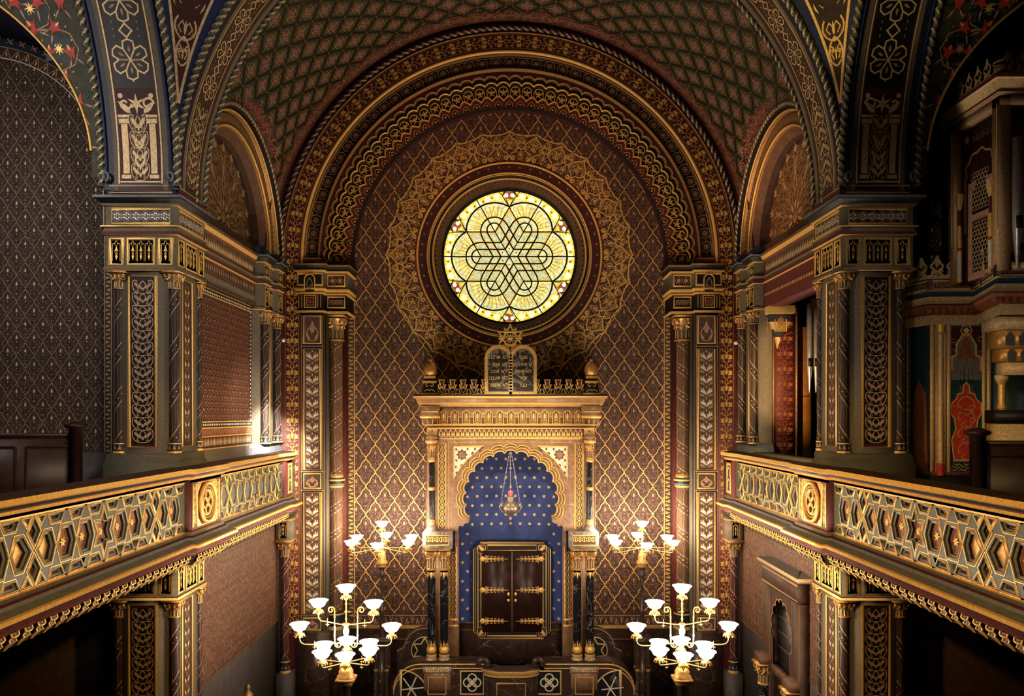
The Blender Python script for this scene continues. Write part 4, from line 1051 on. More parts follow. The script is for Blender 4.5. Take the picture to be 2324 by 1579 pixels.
p2 = pillar('lower pillar under the left gallery, black arched frieze at its top', False)
mirror(p2, 'lower pillar under the right gallery beside the stone doorway', name='pillar')
# ---- end pilaster block with two small spiral columns (upper corner)
def corner_pier(label):
    o = thing('pilaster', label, 'pilaster', (-5.45, 16.95, H(-.85)))
    mb = MB(LX); q = [(16.26, 5.7), (16.26, 5.45), (17.54, 5.45)]
    mould(mb, [(.0, H(-.85)), (.14, H(-.85)), (.14, H(-.70)), (.06, H(-.62)), (0, H(-.60)), (0, H(2.3))], q, ['slate', 'slate', 'slate', 'slate', 'taupe'])
    mb.add([(16.2, 5.5, H(-.615)), (17.54, 5.5, H(-.615)), (17.54, 5.25, H(-.615)), (16.2, 5.25, H(-.615))], [(0, 1, 2, 3)], 'slate')
    box(mb, 16.88, 16.94, 5.40, 5.44, H(-.5), H(2.1), 'gilt'); mb.build('body', o)
    mb = MB(LX); b = [(16.26, 5.6), (16.26, 5.33), (16.64, 5.33), (16.64, 5.40), (17.10, 5.40), (17.10, 5.30), (17.54, 5.30)]
    mould(mb, [(a, H(z)) for a, z in ENT], b, ENTM)
    f = wall(0, H(0), 5.325); a = Art()
    for c in (16.45, 17.32):
        a.rect(c - .13, c + .13, 2.40, 2.80, 'black', .003); a.frame(c - .13, c + .13, 2.40, 2.80, .03, 'gilt', .006, .006); a.join(nichecell(.16, .34).tiled([T(c, 2.60)]))
        a.rect(c - .15, c + .15, 3.05, 3.28, 'black', .003); a.frame(c - .15, c + .15, 3.05, 3.28, .022, 'gilt', .006, .006); a.join(rosette6(.08, 'tan', 'tan').tiled([T(c, 3.165)]))
        a.frame(c - .12, c + .12, 3.55, 3.64, .02, 'slate', .03)
    a.put(mb, lambda u, v, h: f(u, v, h + np.where(u > 17, .03, 0)))
    a = Art(); a.rect(16.68, 17.07, 2.40, 2.80, 'black', .003)
    for j in range(2): a.join(nichecell(.13, .36).tiled([T(16.85 + j * .145, 2.6)]))
    a.put(mb, wall(0, H(0), 5.398)); mb.build('entablature', o)
    for cy in (16.44, 17.30):
        e = empty('column', (-5.36, cy, H(-.6)), o)
        shaft(e, -5.36, cy, H(-.46), H(2.04), .088, pitch=.7); capital(e, -5.36, cy, H(2.00), H(2.30), .080); colbase(e, -5.36, cy, H(-.62), H(-.44), .088)
    return o
cp = corner_pier('corner pier with two slim spiral columns beyond the left alcove'); mirror(cp, 'corner pier with two slim spiral columns beside the organ-pipe opening')
RXF = lambda V: np.stack([V[:, 1], V[:, 0], V[:, 2]], 1)
# side frieze between pillar and corner pier
def side_cornice(label, left):
    mb = MB(LX if left else RXF); mould(mb, [(a * .9, H(z)) for a, z in [(0, 2.34)] + ENT[4:]], [(12.95, 5.52), (16.28, 5.52)], ['umber' if left else 'maroon'] + ENTM[4:9] + ['rust', 'rust', 'brown', 'brown', 'rust', 'gilt', 'brown', 'brown', 'tan', 'umber', 'umber', 'black'])
    u = Art(); u.leaf(-.03, -.10, PI / 2 - .2, .2, .045, 'palegold', .006, .008); u.leaf(.03, -.10, PI / 2 + .2, .2, .04, 'tan', .008, .006)
    u.tiled([T(13.0 + i * .085, 3.17) for i in range(37)]).put(mb, wall(0, H(0), 5.52))
    if left:
        a = Art(); k = Art(); k.leaf(0, 2.42, PI / 2, .20, .045, 'slate', .007); k.leaf(.045, 2.62, -PI / 2, .16, .03, 'tan', .007); k.leaf(0, 2.66, PI / 2, .16, .04, 'pink', .007)
        a.join(k.tiled([T(13.0 + i * .09, 0) for i in range(36)])); [a.stroke([(12.95, v), (16.28, v)], .012, 'bronze', .008) for v in (2.40, 2.64, 2.84)]; a.put(mb, wall(0, H(0), 5.52))
    g = Art(); g.rect(-.02, .02, -.03, .03, 'gilt', .01); None if left else g.tiled([T(13.0 + i * .075, 2.60) for i in range(43)]).put(mb, wall(0, H(0), 5.52))
    return tag(mb.build('cornice'), label, 'cornice')
side_cornice('carved cornice above the left alcove, below the blind arch', True); side_cornice('carved cornice above the right opening, below the blind arch', False)
# ---- left wall
mb = MB(LX); box(mb, 12.9, 17.6, 5.60, 5.9, 0, S, 'taupe')
w0, w1, zz0, zz1 = 13.05, 16.26, H(-.62), H(2.75)
a = Art(); a.rect(w0, w1, zz0, zz1, 'brown', .002)
a.put(mb, wall(0, 0, 5.60))
lattice_panel(w1 - w0 - .30, 2.42, .165).tiled([T(w0 + .15, 0)]).put(mb, wall(0, H(-.12), 5.597), lambda u, v: (u > w0 + .12) & (u < w1 - .12) & (v > 0) & (v < 2.38))
a = Art()
for zc, hh in ((-.17, .09), (2.30, .10)):
    a.rect(w0, w1, zc - hh / 2, zc + hh / 2, 'black', .004)
    d_ = Art(); d_.leaf(-.03, 0, 0, .06, .055, 'cream', .007, n=3); a.join(d_.tiled([T(w0 + .05 + i * .085, zc) for i in range(int((w1 - w0) / .085))]))
for xx in (w1 - .07, w0 + .07):
    a.rect(xx - .04, xx + .04, -.12, 2.25, 'black', .004); d_ = Art(); d_.circ(0, 0, .026, 'cream', 6, .007); a.join(d_.tiled([T(xx, -.08 + i * .085) for i in range(28)]))
a.rect(w0, w1, -.60, -.40, 'plum', .004); d_ = Art(); d_.leaf(0, -.08, PI / 2, .17, .045, 'palegold', .007); a.join(d_.tiled([T(w0 + .04 + i * .07, -.50) for i in range(int((w1 - w0) / .07))]))
a.rect(w0, w1, -.38, -.24, 'rust', .004); d_ = Art(); d_.stroke([(-.04, -.05), (0, .05), (.04, -.05)], .014, 'tan', .007); a.join(d_.tiled([T(w0 + .05 + i * .08, -.31) for i in range(int((w1 - w0) / .08))]))
a.rect(w0, w1, 2.37, 2.72, 'umber', .004); d_ = Art(); d_.leaf(0, -.13, PI / 2, .26, .05, 'slate', .007); d_.leaf(.04, .13, -PI / 2, .2, .035, 'tan', .007); a.join(d_.tiled([T(w0 + .04 + i * .09, 2.54) for i in range(int((w1 - w0) / .09))]))
for zc in (-.62, -.39, -.23, -.115, 2.245, 2.36, 2.73): a.rect(w0, w1, zc - .012, zc + .012, 'gilt', .009)
a.put(mb, wall(0, H(0), 5.60))
def lower_paper(mb, door=False):
    a = Art(); box(mb, 12.9, 17.55, 5.36, 5.62, 0, H(-2.33), 'greypaint')
    a.rect(12.9, 17.55, -4.75, -2.35, 'wallpaper', .003)
    u = Art(); u.leaf(0, -.05, PI / 2, .11, .06, 'dimtan', .007, n=4); u.stroke([(-.05, -.05), (0, .05), (.05, -.05)], .010, 'brown', .007)
    a.join(u.tiled([T(12.95 + i * .10, -4.70) for i in range(46)] + [T(12.95 + i * .10, -2.55) for i in range(46)]))
    a.put(mb, wall(0, H(0), 5.36))
    a = Art(); t = np.linspace(0, 1, 13)
    for sy in (1, -1): a.stroke(np.stack([-.10 + t * .10, sy * (t * .17) + .02 * np.sin(4 * PI * t)], 1), .006, 'dimtan', .004)
    a.leaf(0, -.04, PI / 2, .09, .03, 'dimtan', .005, n=3)
    a.tiled([T(12.95 + (i + (.5 if j % 2 else 0)) * .20, -4.52 + j * .17) for j in range(12) for i in range(23)]).put(mb, wall(0, H(0), 5.36))
lower_paper(mb)
struct(mb.build('wall_left'), 'left wall of the bay: red-brown lattice alcove above, brown wallpaper below', 'wall')
# ---- right wall with its opening (built in the left frame, mirrored in x)
mb = MB(RXF); box(mb, 12.9, 17.6, 5.60, 5.9, 0, H(-.85), 'taupe'); box(mb, 12.9, 17.6, 5.60, 5.9, H(2.34), S, 'maroon'); box(mb, 16.28, 17.6, 5.60, 5.72, H(-.85), H(2.34), 'taupe'); box(mb, 12.9, 13.2, 5.60, 5.9, H(-.85), H(2.34), 'taupe')
box(mb, 16.32, 16.9, 5.72, 6.27, H(-1), H(2.34), 'maroon')
lower_paper(mb)
a = Art(); u = bud_unit(.30, 'rust', 1.3); a.join(u.tiled([T(0, .3 + i * .33) for i in range(9)])); a.put(mb, lambda u_, v, h: np.stack([16.318 - h, 6.0 + u_, H(-.9) + v], 1))
for yy in (5.73, 6.23): box(mb, 16.29, 16.32, yy, yy + .04, H(-.9), H(2.34), 'bronze')
for x0_, x1_, y0_, y1_, z0_, z1_ in ((12.9, 18, 9.0, 9.1, 4, 11), (17.9, 18, 5.9, 9.1, 4, 11), (12.9, 18, 5.9, 9.1, 4.9, 5.0), (12.9, 18, 5.9, 9.1, H(2.8), H(2.9))): box(mb, x0_, x1_, y0_, y1_, z0_, z1_, 'umber')
struct(mb.build('wall_right'), 'right wall of the bay with a dark opening to the organ chamber', 'wall')
mb = MB(RXF); box(mb, 13.0, 16.5, 5.10, 5.95, H(-.95), H(-.86), 'taupe'); box(mb, 13.2, 16.0, 5.2, 5.62, H(-.86), H(-.78), 'taupe'); fix(tag(mb.build('window_ledge'), 'grey-brown sloping ledge under the organ-pipe opening', 'ledge'))
# hanging corbel at the opening's top corner
mb = MB(RXF); o = thing('corbel', 'black and gold pendant corbel hanging at the top corner of the opening', 'corbel', (5.75, 16.35, H(1.5)))
q = [(16.05, 6.1), (16.05, 5.56), (16.6, 5.56), (16.6, 6.1)]
mould(mb, [(.02, H(2.36)), (.02, H(2.20)), (-.02, H(2.18)), (-.05, H(2.02)), (-.12, H(1.86)), (-.20, H(1.70)), (-.262, H(1.46))], q, ['gilt', 'gilt', 'black', 'bronze', 'black', 'bronze'], True); mb.build('body', o)
mb = MB(RXF); a = Art(); a.fan([(-.09, -.16), (-.07, .06), (0, .14), (.07, .06), (.09, -.16)], 'gold', .02, .02); a.frame(-.12, .12, -.18, .16, .02, 'gilt', .01)
a.put(mb, wall(16.32, H(2.0), 5.60)); a.put(mb, lambda u_, v, h: np.stack([16.10 - h, 5.83 + u_, H(2.0) + v], 1)); mb.build('gilt_leaf', o)
mb = MB(RXF); box(mb, 16.9, 17.25, 6.40, 6.80, H(-1.2), H(2.0), 'orangewood'); box(mb, 16.885, 16.9, 6.39, 6.81, H(.43), H(.45), 'brown')
fix(tag(mb.build('organ_pipe_box'), 'orange wooden organ pipe box standing in the dark opening', 'organ pipe'))
def metal_pipe(x, y, zb, zt, r, label, group):
    o = thing('organ_pipe', label, 'organ pipe', (x, y, zb), group)
    mb = MB(); lathe(mb, x, y, [(r * .25, zb), (r, zb + .55), (r, zt), (r * .86, zt), (r * .86, zt - .05)], 'silver', 18); mb.build('pipe_body', o, True)
    mb = MB(); box(mb, x - r * .7, x + r * .7, y - r * 1.12, y - r * .6, zb + .56, zb + .74, 'black'); mb.build('mouth', o); return o
metal_pipe(6.49, 16.2, H(.50), H(2.42), .058, 'taller silver organ pipe beside the orange wooden box', 'silver pipes in the opening')
metal_pipe(6.63, 16.2, H(.50), H(2.30), .052, 'shorter silver organ pipe nearest the right pillar', 'silver pipes in the opening')
# ================================================================== BIG PILASTERS, TALL SPIRAL COLUMNS AND ENTABLATURE OF THE APSE
def big_entab(label):
    o = thing('entablature', label, 'entablature', (-4.4, 17.7, H(2.43)))
    mb = MB(); path = [(-4.97, 17.6), (-4.97, 17.50), (-4.34, 17.50), (-4.34, 17.70), (-3.84, 17.70), (-3.84, 18.58)]
    prof = [(0, 2.41), (.03, 2.42), (.03, 2.46), (0, 2.47), (-.02, 2.50), (-.02, 2.84), (.03, 2.85), (.03, 2.88), (0, 2.90), (.05, 2.94), (.05, 2.98), (0, 3.0), (0, 3.36), (.05, 3.37), (.05, 3.40), (.02, 3.42), (.09, 3.50), (.09, 3.54), (-.25, 3.56)]
    mm = ['gilt', 'gilt', 'black', 'black', 'black', 'gilt', 'gilt', 'maroon', 'gilt', 'gilt', 'black', 'olive', 'gilt', 'gilt', 'black', 'black', 'bronze', 'black']
    mould(mb, [(a, H(z)) for a, z in prof], path, mm); box(mb, -4.9, -3.9, 17.78, 18.3, H(2.5), H(3.5), 'black')
    box(mb, -4.86, -4.40, 17.58, 17.8, H(3.54), H(3.72), 'black'); mb.build('body', o)
    mb = MB(); a = Art()
    a.frame(-.29, .29, 3.05, 3.32, .03, 'gilt', .006, .008); a.rect(-.26, .26, 3.07, 3.30, 'black', .003)
    P = [(-.12, 2.90), (-.12, 3.16)] + [(.12 * math.cos(t), 3.18 + .12 * math.sin(t)) for t in np.linspace(PI, 0, 9)] + [(.12, 3.16), (.12, 2.90)]
    a.fan(P, 'black', .045, 0, c=(0, 3.1)); a.stroke(P, .030, 'gilt', .05, .012)
    for s in (1, -1): a.bez((0, 2.94), (s * .1, 3.0), (s * .08, 3.1), (0, 3.22), .014, 'tan', 7, .052); a.spiral(s * .04, 3.02, .04, .01, 0, s * 5, .010, 'tan', .052); a.rect(s * .22 - .03, s * .22 + .03, 2.52, 2.82, 'black', .02); a.stroke([(s * .22 - .035, 2.52), (s * .22 - .035, 2.82)], .014, 'gilt', .024); a.stroke([(s * .22 + .035, 2.52), (s * .22 + .035, 2.82)], .014, 'gilt', .024)
    a.frame(-.13, .13, 2.53, 2.81, .026, 'gilt', .006, .008); a.frame(-.08, .08, 2.58, 2.76, .012, 'gilt', .006); a.rect(-.07, .07, 2.59, 2.75, 'maroon', .006); a.leaf(0, 2.61, PI / 2, .11, .05, 'rust', .008)
    a.frame(-.24, .24, 3.57, 3.69, .02, 'bronze', -.075); a.rect(-.2, .2, 3.60, 3.66, 'maroon', -.072)
    a.put(mb, wall(-4.655, H(0), 17.498))
    a = Art(); a.rect(-.20, .20, 3.06, 3.31, 'black', .003); a.frame(-.20, .20, 3.06, 3.31, .026, 'gilt', .006, .008); a.join(petalring(.078, 'tan', 'palegold').tiled([T(-.085, 3.185), T(.085, 3.185)]))
    a.rect(-.20, .20, 2.55, 2.80, 'black', .003); a.frame(-.20, .20, 2.55, 2.80, .026, 'gilt', .006, .008)
    a.join(scrollwork(.32, .18, .09, 'tan', lw=.008).tiled([T(-.16, 2.675)]))
    a.put(mb, wall(-4.09, H(0), 17.70)); mb.build('frieze', o)
    return o
be = big_entab('black and gold entablature block at the left foot of the great arch'); mirror(be, 'black and gold entablature block at the right foot of the great arch')
def big_pilaster(label):
    o = thing('pilaster', label, 'pilaster', (-4.63, 17.6, 0))
    mb = MB(); box(mb, -4.93, -4.34, 17.60, 18.35, 0, H(2.42), 'taupe'); box(mb, -4.335, -4.30, 17.66, 18.3, 0, H(2.42), 'taupe'); box(mb, -4.98, -4.25, 17.5, 18.3, 0, H(-5.1), 'darkmarble'); mb.build('body', o)
    mb = MB(); a = Art(); a.rect(-.285, .265, -5.06, 2.38, 'navy', .001)
    spec = [(1.70, 2.34, 'p'), (-1.27, 1.57, 'w'), (-1.70, -1.36, 's'), (-4.66, -1.80, 'w'), (-5.03, -4.75, 's')]
    for lo, hi, k in spec:
        zc = (lo + hi) / 2; a.frame(-.20, .20, lo, hi, .030, 'gilt', .010, .012); a.rect(-.18, .18, lo + .02, hi - .02, 'pilaster_ground', .003)
        if k == 'w': a.join(wings_panel(.32, hi - lo - .08, .285, 'cream', 'rust', 'tan').tiled([T(0, zc)]))
        else:
            q = hi - lo; a.leaf(0, zc - .15 * q, PI / 2, .48 * q, .12, 'pink', .009, .006)
            for s in (1, -1):
                a.bez((0, lo + .1 * q), (s * .16, lo + .05 * q), (s * .17, zc), (s * .04, zc + .1 * q), .018, 'palegold', 9, .010); a.leaf(s * .05, lo + .12 * q, PI / 2 - s * .5, .36 * q, .05, 'tan', .009); a.spiral(s * .09, lo + .22 * q, .04, .01, 0, s * 5, .010, 'palegold', .010)
    for z in (1.63, -1.31, -1.75, -4.70): a.rect(-.285, .265, z - .012, z + .012, 'tan', .008)
    for s in (-.255, .24): a.rect(s - .006, s + .006, -5.0, 2.36, 'tan', .007)
    a.put(mb, wall(-4.63, H(0), 17.6)); mb.build('painted_panels', o)
    return o
bp = big_pilaster('tall pilaster left of the ark with stacked white and red wing panels'); mirror(bp, 'tall pilaster right of the ark with stacked gold and red wing panels')
def big_column(label):
    cx, cy = -4.165, 18.02
    o = thing('column', label, 'column', (cx, cy, 0))
    shaft(o, cx, cy, H(-1.42), H(1.78), .15, 'brown', pitch=.62); shaft(o, cx, cy, H(-4.7), H(-1.70), .155, 'brown', pitch=.62)
    mb = MB(); lathe(mb, cx, cy, [(.155, H(-1.72)), (.19, H(-1.68)), (.19, H(-1.62)), (.21, H(-1.56)), (.21, H(-1.52)), (.17, H(-1.48)), (.17, H(-1.44)), (.15, H(-1.40))], ['gilt', 'slate', 'black', 'gilt', 'slate', 'gilt', 'gilt'], 24); mb.build('ring', o, True)
    capital(o, cx, cy, H(1.78), H(2.42), .155, wide=1.5)
    colbase(o, cx, cy, H(-5.1), H(-4.68), .155)
    mb = MB(); box(mb, cx - .24, cx + .24, cy - .24, cy + .24, 0, H(-5.1), 'darkmarble'); mb.build('plinth', o)
    return o
bc = big_column('tall brown spiral column left of the ark with a gold leafy capital'); mirror(bc, 'tall brown spiral column right of the ark with a gold leafy capital')
# lower corner columns under the galleries
def low_column(label):
    cx, cy = -5.16, 17.25
    o = thing('column', label, 'column', (cx, cy, 0)); r = .085
    shaft(o, cx, cy, H(-5.62), H(-3.22), r, 'plum', pitch=.7); capital(o, cx, cy, H(-3.24), H(-2.88), r, 'bronze'); colbase(o, cx, cy, H(-5.9), H(-5.60), r)
    mb = MB(); box(mb, cx - .17, cx + .17, cy - .16, cy + .28, H(-2.88), H(-2.30), 'taupe'); box(mb, cx - .20, cx + .20, cy - .19, cy + .28, H(-2.88), H(-2.84), 'bronze'); box(mb, cx - .20, cx + .20, cy - .19, cy + .28, H(-2.40), H(-2.36), 'bronze')
    box(mb, cx - .17, cx + .17, cy - .17, cy + .28, 0, H(-5.9), 'greypaint'); box(mb, -5.40, cx - .05, cy + .15, cy + .28, 0, H(-2.3), 'greypaint')
    a = Art(); a.rect(-.09, .09, -.19, .19, 'black', .003); a.frame(-.09, .09, -.19, .19, .02, 'bronze', .006, .006); a.join(nichecell(.12, .32, 'palegold')); a.put(mb, wall(cx, H(-2.62), cy - .162)); mb.build('impost_block', o)
    return o
lc_ = low_column('slim dark corner column under the far end of the left gallery'); mirror(lc_, 'slim dark corner column under the far end of the right gallery')
# ================================================================== BALUSTRADES
def star_cells(x0, hw):
    "cells of one 2.7 m repeat centred on a star at x0"
    c = [('star', x0)]
    return c
def balustrade(label):
    o = thing('balustrade', label, 'balustrade', (-5.0, 10, H(-2.3)))
    Xp = 5.0
    prof = [(-.36, -.82), (.12, -.82), (.13, -.88), (.09, -.90), (.08, -.93), (.05, -.95), (.05, -.985), (.0, -1.0), (0, -1.04)]
    mm = ['umber', 'gilt', 'gilt', 'black', 'rust', 'gilt', 'maroon', 'railgreen']
    segs = [(3.0, 11.62), (12.78, 16.55)]
    mb = MB(LX); pth = [(3.0, Xp), (11.55, Xp), (11.55, Xp - .08), (12.78, Xp - .08), (12.78, Xp), (16.45, Xp), (16.62, Xp - .07), (17.0, Xp - .07), (17.35, Xp + .2), (17.54, Xp + .2)]
    mould(mb, [(a, H(z)) for a, z in prof], pth, mm); mb.build('cap_rail', o)
    mb = MB(LX)
    prof = [(0, -1.80), (.04, -1.81), (.04, -1.85), (.08, -1.87), (.09, -1.91), (.19, -1.95), (.215, -1.965), (.215, -2.01), (.17, -2.03), (.15, -2.10), (.12, -2.115), (.12, -2.14), (.03, -2.30), (-.05, -2.34), (-.8, -2.34)]
    mould(mb, [(a, H(z)) for a, z in prof], pth, ['gilt', 'railgreen', 'maroon', 'slate', 'slate', 'gilt', 'gilt', 'maroon', 'maroon', 'gilt', 'maroon', 'black', 'gilt', 'umber'])
    mb.build('cornice', o)
    # corbel row
    mb = MB(LX); u = Art()
    y = 4.0
    cor = []
    while y < 17.2:
        off = -.08 if 11.55 < y < 12.78 else 0
        V = []
        for w, d, z in ((.055, .125, -2.13), (.055, .135, -2.16), (.045, .10, -2.20), (.050, .115, -2.22), (.03, .05, -2.27), (.012, .02, -2.31)):
            V += [(y - w, Xp + off - d, H(z)), (y, Xp + off - d - .02, H(z)), (y + w, Xp + off - d, H(z))]
        I = np.arange(18).reshape(6, 3); mb.add(V, np.stack([I[:-1, :-1], I[1:, :-1], I[1:, 1:], I[:-1, 1:]], -1).reshape(-1, 4), 'brown')
        for s in (1, -1): tube(mb, [(y + s * w, Xp + off - d - .012, H(z)) for w, d, z in ((.055, .125, -2.13), (.055, .135, -2.16), (.045, .10, -2.20), (.050, .115, -2.22), (.03, .05, -2.27), (.012, .02, -2.31))], .0095, 'gilt', 5)
        tube(mb, [(y - .05, Xp + off - .14, H(-2.17)), (y, Xp + off - .165, H(-2.165)), (y + .05, Xp + off - .14, H(-2.17))], .012, 'gilt', 5)
        for s in (1, -1): mb.add([(y + s * .055, Xp + off - .125, H(-2.13)), (y + s * .055, Xp + off, H(-2.13)), (y + s * .012, Xp + off, H(-2.31)), (y + s * .012, Xp + off - .02, H(-2.31))], [(0, 1, 2, 3)], 'black')
        tube(mb, [(y + .06, Xp + off - .07, H(-2.14)), (y + .105, Xp + off - .05, H(-2.25)), (y + .15, Xp + off - .07, H(-2.14))], .008, 'gilt', 5)
        y += .21
    mb.build('corbel_row', o)
    # panels of stepped star and hexagon coffers
    def cell(mb, P, fn, small=False, floor='navy'):
        k = .72 if small else 1
        coffer(mb, P, [(.0, -.001, ''), (.010, .012, 'gilt'), (.026 * k, .012, 'railgreen'), (.030 * k, -.012, 'railgreen'), (.036 * k, -.012, 'gilt'), (.056 * k, -.02, 'slate'), (.060 * k, -.05, 'navy'), (.068 * k, -.05, 'gilt')], floor, fn)
    fn = wall(0, H(-1.42), Xp)
    for a0, a1 in segs:
        mb = MB(LX); box(mb, a0, a1, Xp + .12, Xp + .2, H(-1.82), H(-1.0), 'railgreen')
        mb.add([(a0, Xp, H(-1.82)), (a1, Xp, H(-1.82)), (a1, Xp, H(-1.78)), (a0, Xp, H(-1.78))], [(0, 1, 2, 3)], 'railgreen')
        mb.add([(a0, Xp, H(-1.06)), (a1, Xp, H(-1.06)), (a1, Xp, H(-1.0)), (a0, Xp, H(-1.0))], [(0, 1, 2, 3)], 'railgreen')
        cells = []; base = 9.23 if a0 < 5 else 9.23 + 2.71 * 2 + .05
        per = 2.71
        for kk in range(-3, 4):
            c0 = base + kk * per
            g = .006; r = .200; hh = .205
            S6 = []
            for i in range(12): t = PI / 2 + i * PI / 6; q = .30 if i % 2 == 0 else .165; S6.append((c0 + q * .78 * math.cos(t), q * math.sin(t)))
            cells.append((c0, S6, 1, 'rust'))
            for s in (1, -1):
                for j, dx in enumerate((.40, .775)):
                    x = c0 + s * dx; cells.append((x, [(x - .19 + g, 0), (x - .105, hh), (x + .105, hh), (x + .19 - g, 0), (x + .105, -hh), (x - .105, -hh)], 0, 'rust'))
                x = c0 + s * 1.12; cells.append((x, [(x - s * .145, 0), (x - s * .07, .19), (x + s * .06, .19), (x + s * .20, .0), (x + s * .06, -.19), (x - s * .07, -.19)], 0, 'gold'))
                for j in range(3):
                    x = c0 + s * (.20 + .385 * j); 
                    for v in (1, -1): cells.append((x, [(x - .155, v * .365), (x + .155, v * .365), (x + .085, v * .245), (x - .085, v * .245)] if v > 0 else [(x - .155, v * .365), (x - .085, v * .245), (x + .085, v * .245), (x + .155, v * .365)], 1, 'gold' if j == 1 else 'navy'))
                if s > 0:
                    x = c0 + per / 2
                    for v in (1, -1): cells.append((x, [(x - .11, v * .20), (x, v * .37), (x + .11, v * .20), (x, v * .035)], 1, 'navy'))
                    for v in (1, -1):
                        for w in (-1, 1): cells.append((x, [(x - w * .205, v * .365), (x - w * .045, v * .365), (x - w * .115, v * .26)], 1, 'navy'))
        ctr = Art()
        lat = []
        for x, P, sm, fl in cells:
            P = np.array(P, float)
            if P[:, 0].min() < a0 + .01 or P[:, 0].max() > a1 - .01: continue
            lat.append(P); cell(mb, P, fn, bool(sm), 'black' if fl == 'navy' else fl)
            if fl in ('rust',):
                cx, cy = P.mean(0)
                ctr.join(Art()); 
                for k in range(6): ctr.leaf(cx, cy, k * PI / 3, .06, .028, 'gilt', -.040, .006)
                ctr.circ(cx, cy, .014, 'gilt', 6, -.03, .008)
        # lattice face between the cells: a filled plane with the cells cut out
        outer = [Vector((a0, -.36 - .015, 0)), Vector((a1, -.375, 0)), Vector((a1, .375, 0)), Vector((a0, .375, 0))]
        loops = [outer] + [[Vector((p[0], p[1], 0)) for p in P] for P in lat]
        flat = np.array([[p.x, p.y] for l in loops for p in l]); tr = tessellate_polygon(loops)
        mb.add(fn(flat[:, 0], flat[:, 1], np.full(len(flat), 0.0)), [tuple(t) for t in tr], 'railgreen')
        ctr.put(mb, fn)
        g = Art()
        for v in (.355 + .03, -.385): g.stroke([(a0, v), (a1, v)], .012, 'gilt', .004)
        for P in lat:
            g.stroke(offset_poly(P, -.011), .009, 'gilt', .003, 0, True)
        g.put(mb, fn)
        mb.build('coffered_panel', o)
    # post with the quatrefoil roundel
    q = Xp - .08
    mb = MB(LX); box(mb, 11.55, 12.78, q, Xp + .2, H(-1.82), H(-.99), 'maroon'); fn2 = wall(12.165, H(-1.41), q)
    a = Art(); a.rect(-.56, .56, -.37, .37, 'maroon', .003)
    for s in (1, -1): a.frame(s * .46 - .07, s * .46 + .07, -.32, .34, .026, 'gilt', .008, .008); a.rect(s * .46 - .05, s * .46 + .05, -.30, .32, 'black', .005); a.join(vine_panel(.09, .60, .12, 'gilt', 'gilt', 'gilt').tiled([T(s * .46, .01)]))
    a.frame(-.36, .36, -.33, .35, .022, 'gilt', .008, .008)
    for sx in (1, -1):
        for sy in (1, -1): a.fan([(sx * .34, sy * .33), (sx * .34, sy * .18), (sx * .20, sy * .33)], 'gilt', .006, .01)
    a.put(mb, fn2); mb.build('post', o)
    mb = MB(LX)
    def torus_ring(R_, y, w, m): tube(mb, [(12.165 + R_ * math.cos(t), y, H(-1.40) + R_ * math.sin(t)) for t in np.linspace(0, 2 * PI, 41)[:-1]], w, m, 8, True)
    torus_ring(.31, q - .03, .03, 'gilt'); torus_ring(.25, q - .015, .02, 'bronze'); torus_ring(.205, q - .01, .016, 'gilt')
    a = Art(); a.circ(0, .01, .32, 'umber', 32, .006); a.put(mb, fn2)
    for k in range(4):
        t = k * PI / 2; tube(mb, [(12.165 + .10 * math.cos(t) + .085 * math.cos(u), q - .02, H(-1.40) + .10 * math.sin(t) + .085 * math.sin(u)) for u in np.linspace(0, 2 * PI, 19)[:-1]], .016, 'gilt', 6, True)
    mb.build('roundel', o, True)
    mb = MB(LX); fe = Xp - .07
    mould(mb, [(0, H(-1.82)), (0, H(-.99))], [(16.5, Xp + .1), (16.5, fe + .03), (16.62, fe), (17.0, fe), (17.35, Xp + .2), (17.54, Xp + .2)], 'maroon')
    a = Art(); a.rect(-.14, .14, -.33, .33, 'gilt', .004); a.rect(-.09, .09, -.28, .28, 'navy', .008); a.join(nichecell(.14, .26, 'gilt', 'navy').tiled([T(0, .13), T(0, -.13)])); a.frame(-.14, .14, -.33, .33, .022, 'gilt', .008, .01)
    a.put(mb, wall(16.81, H(-1.40), fe)); mb.build('post', o)
    return o
bl = balustrade('carved gilt balustrade of stars and hexagons along the left gallery'); mirror(bl, 'carved gilt balustrade of stars and hexagons along the right gallery')
# gallery floors and ground floor
mb = MB(); box(mb, -11.6, -5.02, 2.5, 13.0, H(-2.33), H(-1.62), 'umber'); box(mb, -5.75, -5.02, 12.9, 17.54, H(-2.33), H(-.87), 'slate'); gf = struct(mb.build('floor_gallery_left'), 'floor of the left gallery', 'floor')
mb = MB(); box(mb, 5.02, 11.6, 2.5, 13.0, H(-2.33), H(-1.62), 'umber'); box(mb, 5.02, 5.75, 12.9, 17.54, H(-2.33), H(-.98), 'umber'); struct(mb.build('floor_gallery_right'), 'floor of the right gallery', 'floor')
mb = MB(); box(mb, -12, 12, 0, 19, -.1, 0, 'floorstone'); struct(mb.build('floor'), 'dark stone ground floor of the hall', 'floor')
for s, nm in ((-1, 'wall_aisle_left'), (1, 'wall_aisle_right')):
    mb = MB(); x0, x1 = sorted((s * 11.6, s * 11.9)); box(mb, x0, x1, 0, 13.3, 0, S + 3, 'umber'); x0, x1 = sorted((s * 5.6, s * 11.9)); box(mb, x0, x1, 13.0, 13.2, 0, H(-2.3), 'umber'); struct(mb.build(nm), 'dark outer wall of the %s aisle' % ('left' if s < 0 else 'right'), 'wall')
